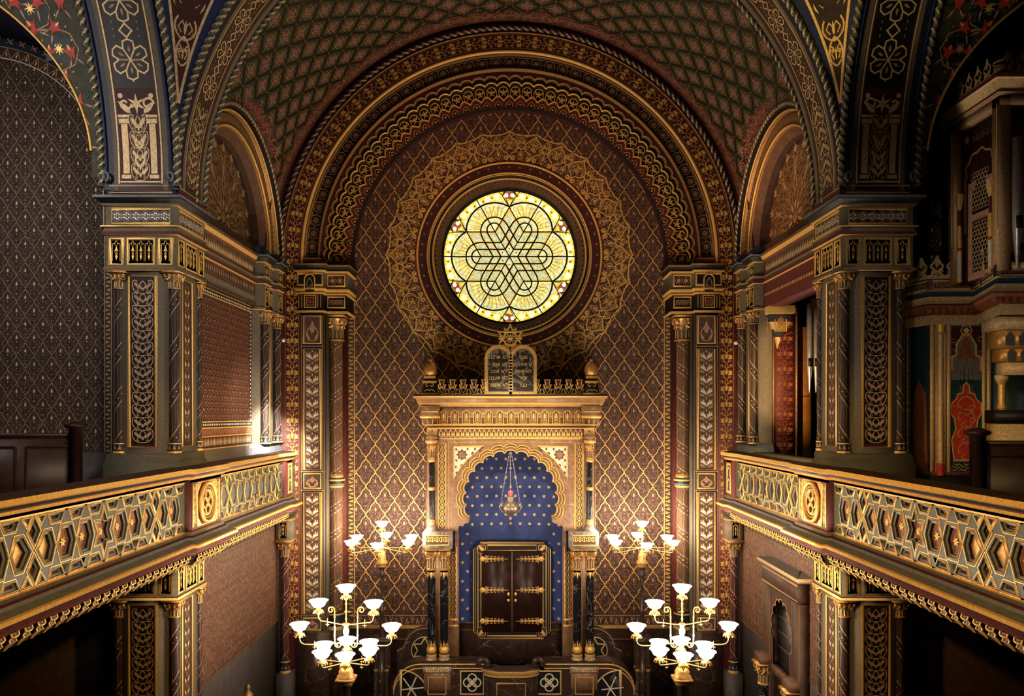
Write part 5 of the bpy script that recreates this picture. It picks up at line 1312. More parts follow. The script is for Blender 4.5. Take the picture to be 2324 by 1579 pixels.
# ================================================================== ARK
YF = 17.2; AX = .03
ark = thing('torah_ark', 'tall ark of red-brown marble and gold with a scalloped blue niche', 'ark', (AX, 17.6, H(-6.2)))
def ax(px, Y=YF): return (px - VX) * Y / FPX
def az(py, Y=YF): return PZ(py, Y)
def band(mb, prof, x0, x1, yf, yb, m): mould(mb, prof, [(x0, yb), (x0, yf), (x1, yf), (x1, yb)], m)
mb = MB()
Z = lambda p: az(p, YF)
band(mb, [(0, Z(924)), (.0, Z(921)), (.06, Z(917)), (.06, Z(914)), (.08, Z(912)), (.10, Z(906)), (.14, Z(904)), (.14, Z(901)), (.15, Z(899)), (.15, Z(895)), (-.3, Z(894))], AX - 2.06, AX + 2.06, YF - .02, 18.58, ['redmarble', 'gilt', 'gilt', 'redmarble', 'redmarble', 'redmarble', 'gilt', 'gilt', 'black', 'black'])
mb.add([(AX - 2.2, YF - .17, Z(895)), (AX + 2.2, YF - .17, Z(895)), (AX + 2.2, 18.58, Z(895)), (AX - 2.2, 18.58, Z(895))], [(0, 1, 2, 3)], 'black')
mb.build('cornice', ark)
mb = MB(); x0, x1 = ax(994), ax(1326)
box(mb, AX - 2.03, AX + 2.03, YF + .02, 18.5, Z(966), Z(920), 'redmarble')
band(mb, [(0, Z(966)), (.03, Z(965)), (.03, Z(962.5)), (0, Z(962))], AX - 1.93, AX + 1.93, YF - .04, 18.5, ['gilt', 'gilt', 'gilt'])
a = Art(); sp = (x1 - x0) / 13
for i in range(13):
    c = x0 + sp * (i + .5) - AX; P = [(c - .085, -.16), (c - .085, .03)] + [(c + .085 * math.cos(t), .05 + .085 * math.sin(t)) for t in np.linspace(PI, 0, 8)] + [(c + .085, .03), (c + .085, -.16)]
    a.fan(P, 'brown', .004, 0, c=(c, -.05)); a.stroke(P, .018, 'gilt', .012, .01, True)
    for s in (1, -1): a.bez((c, -.10), (c + s * .09, -.06), (c + s * .02, .08), (c + s * .05, .11), .014, 'gilt', 7, .012); a.bez((c, -.14), (c + s * .07, -.16), (c + s * .06, -.04), (c, -.08), .012, 'gilt', 6, .012)
    a.leaf(c, -.07, PI / 2, .17, .055, 'gilt', .014, .008)
    a.stroke([(c - sp / 2, 0), (c - .10, 0)], .010, 'gilt', .008); a.stroke([(c + .10, 0), (c + sp / 2, 0)], .010, 'gilt', .008); a.rect(c - sp / 2 - .045, c - sp / 2 + .045, -.16, -.02, 'brown', .006); a.frame(c - sp / 2 - .045, c - sp / 2 + .045, -.16, -.02, .008, 'gilt', .009)
a.put(mb, wall(AX, Z(945), YF + .02)); mb.build('arcade_frieze', ark)
for s in (1, -1):                                    # muqarnas end blocks
    mb = MB(); c = AX + s * 1.85; 
    mould(mb, [(.02, Z(930)), (.02, Z(924)), (0, Z(922))][::-1] + [], [(c - .21, YF + .3), (c - .21, YF - .08), (c + .21, YF - .08), (c + .21, YF + .3)], 'redmarble')
    mould(mb, [(-.09, Z(964)), (-.04, Z(953)), (0, Z(949)), (.02, Z(946)), (.02, Z(943)), (0, Z(942)), (0, Z(923))], [(c - .21, YF + .3), (c - .21, YF - .08), (c + .21, YF - .08), (c + .21, YF + .3)], ['brown', 'brown', 'gilt', 'gilt', 'gilt', 'redmarble'])
    a = Art(); a.frame(-.19, .19, .12, .23, .014, 'gilt', .006, .006)
    for k in (-1, 0, 1): a.stroke([(k * .12 - .055, -.18), (k * .12 - .05, -.06), (k * .12, .0), (k * .12 + .05, -.06), (k * .12 + .055, -.18)], .014, 'gilt', -.03, .01)
    a.put(mb, wall(c, Z(946), YF - .08)); mb.build('corner_block', ark)
# upper body: leaf band, frame, pilasters
xo = 1.94
mb = MB(); box(mb, AX - xo, AX + xo, YF + .04, 18.4, Z(998), Z(964), 'redmarble')
a = Art(); w = (ax(1326) - ax(992)); a.frame(-w / 2, w / 2, -.115, .115, .022, 'gilt', .006, .006); a.rect(-w / 2, w / 2, -.10, .10, 'pilaster_ground', .003)
u = Art()
for s in (1, -1): u.bez((0, -.09), (s * .10, -.06), (s * .02, .03), (0, .085), .016, 'gilt', 8, .008, .004); u.leaf(s * .02, -.07, PI / 2 - s * .15, .10, .026, 'gilt', .010); u.leaf(s * .05, .02, PI / 2, .06, .02, 'rust', .008)
n = 30; a.join(u.tiled([T((i - (n - 1) / 2) * w / n * .98, 0) for i in range(n)]))
for s in (1, -1): 
    a.frame(s * 1.80 - .10, s * 1.80 + .10, -.12, .12, .020, 'gilt', .008, .006); a.rect(s * 1.80 - .09, s * 1.80 + .09, -.11, .11, 'palegold', .004); a.join(u.tiled([T(s * 1.80 - .045, 0), T(s * 1.80 + .045, 0)]))
a.put(mb, wall(AX, Z(983), YF + .038)); mb.build('leaf_frieze', ark)
# front wall of the ark body with a scalloped opening
cz0 = Z(1130); hw = 1.07; NL = 15
def lobes(r0, amp, n=NL, a0=-.42, a1=PI + .42, k=9):
    P = []
    for i in range(n):
        b0 = a1 + (a0 - a1) * i / n; b1 = a1 + (a0 - a1) * (i + 1) / n; c = (b0 + b1) / 2; hwid = abs(b1 - b0) / 2
        for j in range(k):
            t = -1 + 2 * j / (k - 1) if i == n - 1 or True else 0
            P.append(((r0 + amp * math.sqrt(max(0, 1 - t * t))) * math.cos(c - t * hwid), (r0 + amp * math.sqrt(max(0, 1 - t * t))) * math.sin(c - t * hwid)))
    return P
LB = lobes(1.03, .075)                              # left to right over the top
ybot = Z(1205) - cz0
outer = [(-xo, ybot), (-xo, Z(998) - cz0), (xo, Z(998) - cz0), (xo, ybot)]
inner = [(-1.22, ybot), (-1.20, ybot + .10), (LB[0][0] - .02, LB[0][1] - .14)] + LB + [(-LB[0][0] + .02, LB[0][1] - .14), (1.20, ybot + .10), (1.22, ybot)]
mb = MB(); a = Art(); a.poly(outer[:1] + outer[1:] + inner[::-1], 'redmarble', 0); f0 = wall(AX, cz0, YF + .04); a.put(mb, f0)
Pin = np.array(inner); mbG = np.array([np.stack([AX + Pin[:, 0], np.full(len(Pin), y), cz0 + Pin[:, 1]], 1) for y in (YF + .04, YF + .28)]); grid(mb, mbG, 'redmarble')
for s in (-1, 1): box(mb, AX + s * xo - .01, AX + s * xo + .01, YF + .04, 18.5, Z(1240), Z(998), 'redmarble')
mb.build('front_arch', ark)
for k, (d, w, h) in enumerate(((0, .026, .0), (.075, .022, .03), (.14, .022, .05))):
    mb = MB(); LB2 = lobes(1.03 + d, .075); pts = [(AX + x, YF + .03 - h * .6, cz0 + z) for x, z in LB2]; tube(mb, pts, w / 2 + .003, 'gilt', 6); mb.build('scalloped_molding', ark)
mb = MB(); a = Art()
a.frame(ax(1018) - AX, ax(1304) - AX, Z(1240) - cz0, Z(1003.5) - cz0, .012, 'gilt', .008)
a.put(mb, f0, lambda u, v: v > ybot + .0)
for s in (1, -1):
    a = Art(); c = s * (AX - ax(1003)); a.frame(c - .085, c + .085, Z(1200) - cz0, Z(1006) - cz0, .018, 'gilt', .008, .006); a.rect(c - .07, c + .07, Z(1199) - cz0, Z(1007) - cz0, 'brown', .004)
    u = Art(); u.bez((0, -.08), (.07, -.05), (.07, .05), (0, .08), .014, 'gilt', 7, .010); u.bez((0, -.08), (-.07, -.05), (-.07, .05), (0, .08), .014, 'gilt', 7, .010); u.leaf(0, -.05, PI / 2, .10, .03, 'gilt', .012); u.circ(0, .08, .014, 'gilt', 6, .012)
    a.join(u.tiled([T(c, Z(1196) - cz0 + .07 + i * .148) for i in range(13)])); a.put(mb, f0)
mb.build('gilt_bands', ark)
for s in (1, -1):                                     # white pierced spandrels
    mb = MB(); a = Art(); X0, X1, Zt, Zb = s * 1.305, s * .62, Z(1013) - cz0, Z(1088) - cz0
    tri = [(X0, Zt), (X1, Zt), (s * .80, Zt - .13), (s * 1.0, Zt - .30), (s * 1.16, Zt - .50), (X0, Zb)]
    a.poly(tri, 'cream', .010); a.stroke(tri, .022, 'gilt', .016, .006, True)
    cx, cy = s * 1.12, Zt - .19
    a.star(cx, cy, .135, .095, 8, 'brown', 0, .014); a.star(cx, cy, .10, .06, 8, 'redmarble', 0, .018)
    for dx, dy, r in ((.0, -.26, .045), (-.25, .02, .045), (.12, -.42, .035), (-.13, -.12, .035), (-.42, .10, .035), (.13, .12, .03), (-.13, .13, .03), (.13, -.13, .03), (-.30, .13, .03), (.14, -.28, .028)):
        t = math.atan2(dy, dx); a.fan([(cx + s * (dx + r * math.cos(q)), cy + dy + r * 1.2 * math.sin(q)) for q in (.3, 1.7, 3.3, 4.9)], 'brown', .014)
    a.put(mb, f0); mb.build('spandrel', ark)
# blue niche
zn0, zn1 = Z(1428), cz0 + 1.25
mb = MB(); th = np.linspace(-PI / 2, PI / 2, 25)
grid(mb, np.array([[(AX + 1.30 * math.sin(t), 17.40 + .62 * math.cos(t) ** .8 if math.cos(t) > 0 else 17.4, z) for t in th] for z in (zn0, zn1)]), 'starblue')
st = Art(); st.star(0, 0, .047, .022, 6, 'palegold', PI / 2, .004)
tf = []; dz = .226
for j in range(19):
    for i in range(-6, 7):
        u_ = (i + (.5 if j % 2 else 0)) * .228
        tf.append(T(u_, .10 + j * dz * .98))
def nmap(u, v, h):
    s_ = np.clip(u / 1.30, -.99, .99); c = np.sqrt(1 - s_ ** 2); return np.stack([AX + u, 17.40 + .62 * c ** .8 - h - .004, zn0 + v], 1)
st.tiled(tf).put(mb, nmap, lambda u, v: (np.abs(u) < 1.26) & ~((np.abs(u) < .93) & (v < 2.12)))
mb.build('niche', ark)
# lower body, jambs, dado
for s in (1, -1):
    mb = MB(); x0, x1 = sorted((AX + s * 1.22, AX + s * 1.92)); box(mb, x0, x1, 17.45, 18.5, H(-5.9), Z(1205), 'redmarble')
    c = AX + s * 1.345; a = Art(); zc = (Z(1245) + Z(1405)) / 2; hh = (Z(1245) - Z(1405)) / 2
    a.rect(-.075, .075, -hh, hh, 'brown', .003); a.frame(-.085, .085, -hh, hh, .014, 'gilt', .006); u = Art(); u.bez((0, -.08), (.08, -.05), (.08, .05), (0, .08), .014, 'gilt', 7, .008); u.bez((0, -.08), (-.08, -.05), (-.08, .05), (0, .08), .014, 'gilt', 7, .008); u.leaf(0, -.05, PI / 2, .10, .03, 'gilt', .010)
    a.join(u.tiled([T(0, -hh + .09 + i * .148) for i in range(int(2 * hh / .148))])); a.put(mb, wall(c, zc, 17.45))
    for z in (Z(1412), Z(1426)): box(mb, c - .12, c + .12, 17.40, 17.46, z - .025, z + .025, 'gilt')
    mb.build('jamb', ark)
mb = MB(); box(mb, AX - 1.3, AX + 1.3, 17.82, 18.4, H(-5.9), zn0 + .0, 'darkmarble'); box(mb, AX - 1.25, AX + 1.25, 17.80, 17.83, zn0 - .022, zn0 + .002, 'bronze'); box(mb, AX - 1.25, AX + 1.25, 17.80, 17.83, Z(1446) - .01, Z(1446) + .01, 'bronze'); mb.build('dado', ark)
# doors
YD = 17.78
def dx(px): return PX(px, YD)
def dzz(py): return PZ(py, YD)
mb = MB(); cx = (dx(1075) + dx(1249)) / 2; X = (dx(1249) - dx(1075)) / 2; zt, zb_ = dzz(1229), dzz(1447); zc = (zt + zb_) / 2; Zh = (zt - zb_) / 2; n_ = .17
def notch(X, Zh, n_): return [(-X + n_, -Zh), (X - n_, -Zh), (X - n_ + .03, -Zh + n_ * .5), (X, -Zh + n_), (X, Zh - n_), (X - n_ + .03, Zh - n_ * .5), (X - n_, Zh), (-X + n_, Zh), (-X + n_ - .03, Zh - n_ * .5), (-X, Zh - n_), (-X, -Zh + n_), (-X + n_ - .03, -Zh + n_ * .5)]
a = Art(); Pn = notch(X, Zh, n_); a.poly(Pn, 'black', .06); a.stroke(Pn, .011, 'gilt', .068, .002, True); a.stroke([(x * .955, z * .968) for x, z in Pn], .007, 'gilt', .066, 0, True)
a.frame(-.58, .58, Zh - .20, Zh - .07, .014, 'gilt', .066); a.frame(-.58, .58, -Zh + .07, -Zh + .20, .014, 'gilt', .066)
for sx in (1, -1):
    a.frame(sx * (X - .14) - .035, sx * (X - .14) + .035, -Zh + .28, Zh - .28, .010, 'gilt', .066)
    for sy in (1, -1): a.frame(sx * (X - .19) - .09, sx * (X - .19) + .09, sy * (Zh - .17) - .09, sy * (Zh - .17) + .09, .012, 'gilt', .066); a.leaf(sx * (X - .26), sy * (Zh - .22), math.atan2(sy, sx), .2, .08, 'gilt', .07, .01); a.spiral(sx * (X - .19), sy * (Zh - .17), .06, .02, 0, 5, .012, 'bronze', .07)
a.put(mb, wall(cx, zc, YD)); mb.add([(cx - X * .8, YD, zc - Zh), (cx + X * .8, YD, zc - Zh), (cx + X * .8, YD, zc + Zh), (cx - X * .8, YD, zc + Zh)], [(0, 1, 2, 3)], 'black')
P3 = np.array(Pn + [Pn[0]]); grid(mb, np.array([np.stack([cx + P3[:, 0], np.full(len(P3), y), zc + P3[:, 1]], 1) for y in (YD - .06, YD + .2)]), 'black')
mb.build('door_frame', ark)
MATS['doorwood'] = None; mat('doorwood', (.030, .010, .009), .4, 0, .3, 6, .1)
for s in (-1, 1):
    mb = MB(); x0, x1 = sorted((cx + s * .006, cx + s * (X - .21))); box(mb, x0, x1, YD - .095, YD - .05, dzz(1431), dzz(1248), 'doorwood'); a = Art(); a.frame(x0 + .04, x1 - .04, dzz(1425), dzz(1254), .008, 'black', .004); a.put(mb, wall(0, 0, YD - .095)); d = mb.build('door', ark)
    for py in (1266, 1336, 1406):
        mb = MB(); a = Art(); g = 'bronze' if False else 'gilt'; L = .60
        a.fan([(0, .025), (L * .3, .018), (L * .8, .010), (L, 0), (L * .8, -.010), (L * .3, -.018), (0, -.025)], g, .010, .010); a.circ(.03, 0, .062, g, 12, .012, .02); a.stroke([(-.06, 0), (L + .03, 0)], .012, 'palegold', .026)
        for k in range(5):
            for v in (1, -1): a.spiral(.15 + k * .085, v * (.045 - k * .005), .030, .008, 0, v * 5.5, .012, g, .012, .006, n=9)
        for v in (1, -1): a.stroke([(.105, -.09 * v), (.105, 0)], .02, g, .016)
        xx = cx + s * (X - .19)
        a.put(mb, lambda u, v, h, xx=xx, s=s, py=py: np.stack([xx - s * u, YD - .10 - h, dzz(py) + v], 1)); mb.build('hinge', d)
    for kk in (0, 1):
        mb = MB(); a = Art(); a.fan([(-.035, 0), (0, .05), (.035, 0), (0, -.05)], 'gilt', .02, .02) if kk == 0 else a.circ(0, -.15, .034, 'gilt', 8, .02, .02)
        a.put(mb, wall(cx + s * .085, dzz(1345), YD - .10)); mb.build('handle' if kk == 0 else 'keyhole_plate', d)
mb = MB(); box(mb, cx - .012, cx + .012, YD - .115, YD - .09, dzz(1430), dzz(1250), 'bronze'); mb.build('door_rail', ark)
# upper colonnettes, blocks and paired columns
for s in (1, -1):
    c = AX + s * 1.81; cyy = YF - .02
    e = empty('colonnette', (c, cyy, Z(1204)), ark)
    mb = MB(); lathe(mb, c, cyy, [(.062, Z(1180)), (.062, Z(1112)), (.078, Z(1110)), (.078, Z(1106)), (.062, Z(1104)), (.062, Z(1048)), (.078, Z(1046)), (.078, Z(1042)), (.06, Z(1040))], ['blackmarble', 'gilt', 'gilt', 'gilt', 'blackmarble', 'gilt', 'gilt', 'gilt'], 16); mb.build('shaft', e, True)
    capital(e, c, cyy, Z(1040), Z(1004), .062, wide=1.6)
    mb = MB(); lathe(mb, c, cyy, [(.115, Z(1204)), (.115, Z(1199)), (.09, Z(1193)), (.07, Z(1190)), (.075, Z(1184)), (.062, Z(1178))], ['greymarble', 'greymarble', 'greymarble', 'gilt', 'gilt'], 16); mb.build('base', e, True)
    mb = MB(); box(mb, c - .13, c + .13, cyy - .13, YF + .1, Z(1004), Z(998), 'gilt'); box(mb, c - .11, c + .11, cyy - .11, YF + .1, Z(998), Z(986), 'redmarble'); mb.build('impost', ark)
    bc_ = AX + s * 1.66
    mb = MB(); box(mb, bc_ - .33, bc_ + .33, YF - .30, YF + .35, Z(1240), Z(1204), 'greymarble'); a = Art(); a.rect(-.26, .26, -.11, .11, 'brown', .004); a.frame(-.26, .26, -.11, .11, .016, 'gilt', .006, .006)
    u = Art(); u.ring(0, 0, .05, .016, 'gilt', 10, .008, .006); u.leaf(0, -.05, PI / 2, .10, .03, 'gilt', .010); a.join(u.tiled([T(-.2 + i * .10, .02) for i in range(5)])); a.put(mb, wall(bc_, Z(1221), YF - .30)); mb.build('impost_block', ark)
    for q in (-.145, .145):
        xx = bc_ + q; yy = YF - .12
        e = empty('column', (xx, yy, Z(1503)), ark)
        mb = MB(); lathe(mb, xx, yy, [(.093, Z(1463)), (.093, Z(1293))], 'blackmarble', 20); u = Art()
        for k in range(6):
            w = .093 * 2 * PI / 6; u.fan([(k * w - .03, 0), (k * w, .16), (k * w + .03, 0)], 'gilt', .003); u.leaf(k * w + w / 2, .0, PI / 2, .10, .03, 'gilt', .003)
        u.put(mb, cyl(xx, yy, .0935, Z(1462))); u.tiled([T(0, 0, 0, 1, -1)]).put(mb, cyl(xx, yy, .0935, Z(1294))); mb.build('shaft', e, True)
        capital(e, xx, yy, Z(1290), Z(1241), .090, wide=1.5)
        mb = MB(); lathe(mb, xx, yy, [(.155, Z(1503)), (.155, Z(1497)), (.13, Z(1490)), (.105, Z(1487)), (.12, Z(1482)), (.12, Z(1478)), (.10, Z(1476)), (.115, Z(1472)), (.115, Z(1468)), (.093, Z(1462))], ['greymarble', 'greymarble', 'greymarble', 'gilt', 'gilt', 'black', 'gilt', 'gilt', 'gilt'], 20); mb.build('base', e, True)
    mb = MB(); box(mb, bc_ - .30, bc_ + .30, YF - .30, YF + .2, H(-6.2), Z(1503), 'redmarble'); box(mb, bc_ - .32, bc_ + .32, YF - .32, YF + .2, Z(1517), Z(1503), 'greymarble')
    u = Art(); u.circ(0, .02, .02, 'gilt', 6, .008, .01); u.circ(0, -.025, .02, 'gilt', 6, .008, .01); u.tiled([T(-.23 + i * .052, 0) for i in range(10)]).put(mb, wall(bc_, Z(1510), YF - .32)); a = Art(); a.frame(-.2, .2, -.42, -.04, .02, 'gilt', .006); a.put(mb, wall(bc_, Z(1522), YF - .30)); mb.build('pedestal', ark)
# crowning: finials, stepped crenels, tablets and star
for s in (1, -1):
    mb = MB(); c = AX + s * 1.86; yy = YF + .10; z0 = Z(895)
    mould(mb, [(.21, z0), (.21, z0 + .03), (.17, z0 + .04), (.13, z0 + .26), (.15, z0 + .27), (.15, z0 + .31), (.11, z0 + .32), (.11, z0 + .37), (.13, z0 + .38), (.13, z0 + .42), (.0, z0 + .42)], [(c - .001, yy - .001), (c + .001, yy - .001), (c + .001, yy + .001), (c - .001, yy + .001)], ['gilt', 'gilt', 'black', 'gilt', 'gilt', 'gilt', 'black', 'gilt', 'gilt', 'gilt'], True)
    a = Art()
    for q in (1, -1): a.spiral(q * .05, .18, .045, .015, PI / 2, PI / 2 - q * 5, .014, 'gilt', .012); a.bez((0, .05), (q * .02, .12), (q * .12, .05), (q * .13, .03), .014, 'gilt', 6, .012)
    a.put(mb, lambda u, v, h, c=c: np.stack([c + u, yy - .165 - h + v * .18, z0 + .03 + v], 1)); mb.build('finial_base', ark)
    mb = MB(); n = 16; P = []
    prof = [(.09, .42), (.135, .46), (.15, .54), (.145, .62), (.11, .70), (.05, .755), (.02, .775), (.045, .79), (.03, .82), (.012, .80)]
    A = np.arange(n) * 2 * PI / n; G = np.array([[(c + r * (1 + .10 * math.cos(8 * t + z * 40)) * math.cos(t), yy + r * (1 + .10 * math.cos(8 * t + z * 40)) * math.sin(t), z0 + z) for t in A] for r, z in prof]); grid(mb, G, 'gold', closev=True); mb.build('finial', ark, True)
cre = []
for s in (1, -1):
    for k in range(5):
        px = (1100 - k * 24.3) if s < 0 else (1218 + k * 24.3)
        c = ax(px); z0 = Z(895); mb = MB()
        prof = [(-.11, 0), (.11, 0), (.11, .03), (.07, .03), (.105, .13), (.055, .13), (.09, .225), (.035, .225), (.065, .335), (-.065, .335), (-.035, .225), (-.09, .225), (-.055, .13), (-.105, .13), (-.07, .03), (-.11, .03)]
        a = Art(); a.poly(prof, 'black', .02); a.stroke(prof, .018, 'gilt', .026, .006, True); a.fan([(-.03, .25), (.03, .25), (.035, .31), (-.035, .31)], 'maroon', .022)
        a.stroke([(-.05, .10), (0, .04), (.05, .10), (0, .18), (-.05, .10)], .016, 'gilt', .026); a.stroke([(-.05, .21), (0, .15), (.05, .21)], .016, 'gilt', .026)
        a.put(mb, wall(c, z0, YF + .02)); Pp = np.array(prof + [prof[0]]); grid(mb, np.array([np.stack([c + Pp[:, 0], np.full(len(Pp), y), z0 + Pp[:, 1]], 1) for y in (YF, YF + .06)]), 'gilt')
        mb.build('crenel', ark)
mb = MB(); Y2 = YF + .75
pr = [(-1.75, 0), (-1.75, .10), (-1.45, .27), (-.6, .38), (.6, .38), (1.45, .27), (1.75, .10), (1.75, 0)]
a = Art(); a.poly(pr, 'black', 0); a.put(mb, wall(AX, Z(895), Y2)); grid(mb, np.array([[(AX + x, y, Z(895) + z) for x, z in pr] for y in (Y2, 18.5)]), 'black'); tube(mb, [(AX + x, Y2 - .01, Z(895) + z) for x, z in pr], .03, 'black', 6); mb.build('rear_hood', ark)
tb = empty('tablets', (AX, YF, Z(895)), ark)
def tabshape(x0, x1, z0, z1, n=14):
    r = (x1 - x0) / 2; c = (x0 + x1) / 2; return [(x0, z0), (x1, z0)] + [(c + r * math.cos(t), z1 - r + r * math.sin(t)) for t in np.linspace(0, PI, n)]
xl, xm, xr = ax(1100), ax(1159), ax(1218)
mb = MB()
for x0, x1 in ((xl, xm + .03), (xm - .03, xr)):
    P = tabshape(x0, x1, Z(895), Z(783)); a = Art(); a.fan(P, 'gilt', .10, 0); a.put(mb, wall(0, 0, YF + .02)); Pp = np.array(P + [P[0]]); grid(mb, np.array([np.stack([Pp[:, 0], np.full(len(Pp), y), Pp[:, 1]], 1) for y in (YF - .08, YF + .10)]), 'gilt')
    a = Art(); d = offset_poly(P, .045); u = .07; 
    for i in range(len(d)):
        q0, q1 = d[i], d[(i + 1) % len(d)]; L = np.linalg.norm(q1 - q0); 
        for k in range(max(1, int(L / u))): c = q0 + (q1 - q0) * (k + .5) / max(1, int(L / u)); a.circ(c[0], c[1], .018, 'palegold', 6, .104, .008)
    a.put(mb, wall(0, 0, YF + .02))
tf_ = mb.build('tablet_frame', tb)
WORDS = {'right': ['אנכי', 'לא יהיה לך', 'לא תשא', 'זכור', 'כבד'], 'left': ['לא תרצח', 'לא תנאף', 'לא תגנב', 'לא תענה', 'לא תחמד']}
MATS['slab'] = None; veined('slab', (.022, .022, .022), (.16, .15, .14), 3, .3, .35)
for nm, x0, x1 in (('left', ax(1108), ax(1154.5)), ('right', ax(1164), ax(1210.5))):
    P = tabshape(x0, x1, Z(888), Z(794)); mb = MB(); a = Art(); a.fan(P, 'slab', .006); a.stroke(P, .012, 'bronze', .010, .004, True); a.put(mb, wall(0, 0, YF - .085)); so = mb.build('tablet', tb)
    for k, wd in enumerate(WORDS[nm]):
        cu = bpy.data.curves.new('lettering', 'FONT'); cu.body = wd[::-1]; cu.size = .115; cu.align_x = 'CENTER'; cu.extrude = .004; cu.offset = .0015
        tmp = bpy.data.objects.new('lettering', cu); COL.objects.link(tmp); cu.materials.append(MATS['gilt']); bpy.context.view_layer.update()
        me = bpy.data.meshes.new_from_object(tmp.evaluated_get(bpy.context.evaluated_depsgraph_get())); bpy.data.objects.remove(tmp)
        o = bpy.data.objects.new('lettering', me); COL.objects.link(o); o.parent = so
        o.location = Vector(((x0 + x1) / 2, YF - .096, Z([811, 827.5, 843, 858, 874][k]) - .035)) - Vector(ark.location) - Vector(tb.location) - Vector(so.location); o.rotation_euler = (PI / 2, 0, 0)
mb = MB(); a = Art(); rs = .30; zs = Z(768)
for rot in (0, PI / 3):
    tri = [(rs * math.cos(PI / 2 + rot + k * 2 * PI / 3), rs * math.sin(PI / 2 + rot + k * 2 * PI / 3)) for k in range(3)]
    a.stroke([(tri[i][0] * (1 - t) + tri[(i + 1) % 3][0] * t, tri[i][1] * (1 - t) + tri[(i + 1) % 3][1] * t) for i in range(3) for t in (0, .25, .5, .75)], .034, 'gilt', .02 + rot * .01, .01, True)
for k in range(6):
    t = k * PI / 3 + PI / 2
    if k not in (3,): a.circ(rs * 1.04 * math.cos(t), rs * 1.04 * math.sin(t), .028, 'gilt', 8, .02, .02)
    t += PI / 6; a.fan([(.19 * math.cos(t - .4), .19 * math.sin(t - .4)), (.29 * math.cos(t), .29 * math.sin(t)), (.19 * math.cos(t + .4), .19 * math.sin(t + .4)), (.13 * math.cos(t), .13 * math.sin(t))], 'gilt', .012, .01)
a.ring(0, 0, .145, .022, 'gilt', 24, .02, .008)
for k in range(12): t = k * PI / 6; a.stroke([(.03 * math.cos(t), .03 * math.sin(t)), (.14 * math.cos(t), .14 * math.sin(t))], .016, 'gilt', .02, .006)
a.circ(0, 0, .03, 'gilt', 8, .03, .02)
a.put(mb, wall(ax(1158), zs, YF)); a.put(mb, lambda u, v, h: np.stack([ax(1158) + u, YF + .0 + h + 0 * u, zs + v], 1)); mb.build('star', tb)
# ================================================================== ETERNAL LAMP
lx, ly = ax(1158.5, 17.05), 17.05; L_ = lambda py: PZ(py, ly)
el = thing('hanging_lamp', 'silver eternal lamp with red glass hanging on chains in the ark niche', 'hanging lamp', (lx, ly, L_(1190)))
mb = MB(); lathe(mb, lx, ly, [(.005, L_(1182)), (.03, L_(1180)), (.035, L_(1175)), (.02, L_(1172)), (.06, L_(1169)), (.13, L_(1164)), (.175, L_(1154)), (.165, L_(1145)), (.11, L_(1138)), (.06, L_(1133)), (.085, L_(1130)), (.085, L_(1127)), (.05, L_(1125))], 'oldsilver', 24); mb.build('bowl', el, True)
mb = MB(); tube(mb, [(lx + .022 * math.cos(t), ly, L_(1187.5) + .03 * math.sin(t)) for t in np.linspace(0, 2 * PI, 13)[:-1]], .008, 'oldsilver', 5, True); mb.build('ring', el)
for k in range(3):
    t = [PI, 0, -PI / 2][k]; d = (math.cos(t), math.sin(t)); mb = MB()
    tube(mb, [(lx + d[0] * r, ly + d[1] * r, L_(p)) for r, p in ((.12, 1164), (.20, 1160), (.25, 1150), (.23, 1141), (.17, 1143), (.19, 1137), (.22, 1136))], .014, 'oldsilver', 6); mb.build('handle', el)
    mb = MB(); P0 = np.array((lx + d[0] * .21, ly + d[1] * .21, L_(1137))); P1 = np.array((lx + d[0] * .02, ly + d[1] * .02, L_(1026))); n = 26
    for i in range(n):
        c = P0 + (P1 - P0) * (i + .5) / n; w = (P1 - P0) / np.linalg.norm(P1 - P0); sd = np.array((1, 0, 0)) if i % 2 else np.array((0, 1, 0)); h = .026
        tube(mb, [c + w * h * math.cos(q) + sd * .010 * math.sin(q) for q in np.linspace(0, 2 * PI, 9)[:-1]], .0045, 'silver', 4, True)
    mb.build('chain', el)
mb = MB(); lathe(mb, lx, ly, [(.035, L_(1126)), (.055, L_(1120)), (.060, L_(1114))], 'redglass', 16); mb.build('red_glass', el, True)
mb = MB(); lathe(mb, lx, ly, [(.004, L_(1121)), (.014, L_(1118)), (.003, L_(1113))], 'flame', 8); mb.build('flame', el, True)
# ================================================================== CANDELABRA
LIGHTS = []
def shade_proto(parent, x, y, z, r=.155):
    "cup, bowl of glowing glass; z is the rim height"
    e = empty('lamp', (x, y, z - .20), parent); mb = MB()
    lathe(mb, x, y, [(.030, z - .112), (r * .34, z - .109), (r * .56, z - .094), (r * .70, z - .066), (r * .78, z - .035), (r * .90, z - .012), (r * 1.02, z), (r * .97, z + .002), (r * .72, z - .04), (r * .3, z - .085)], 'lampglow', 20); mb.build('lamp_shade', e, True)
    mb = MB(); lathe(mb, x, y, [(.010, z - .235), (.030, z - .22), (.022, z - .205), (.070, z - .185), (.078, z - .165), (.040, z - .150), (.045, z - .120), (.028, z - .110)], 'gold', 14)
    for k in range(9): t = k * 2 * PI / 9; tube(mb, [(x + .07 * math.cos(t), y + .07 * math.sin(t), z - .175), (x + .085 * math.cos(t), y + .085 * math.sin(t), z - .205)], .010, 'gold', 4)
    mb.build('cup', e, True)
    LIGHTS.append((x, y, z + .10)); return e
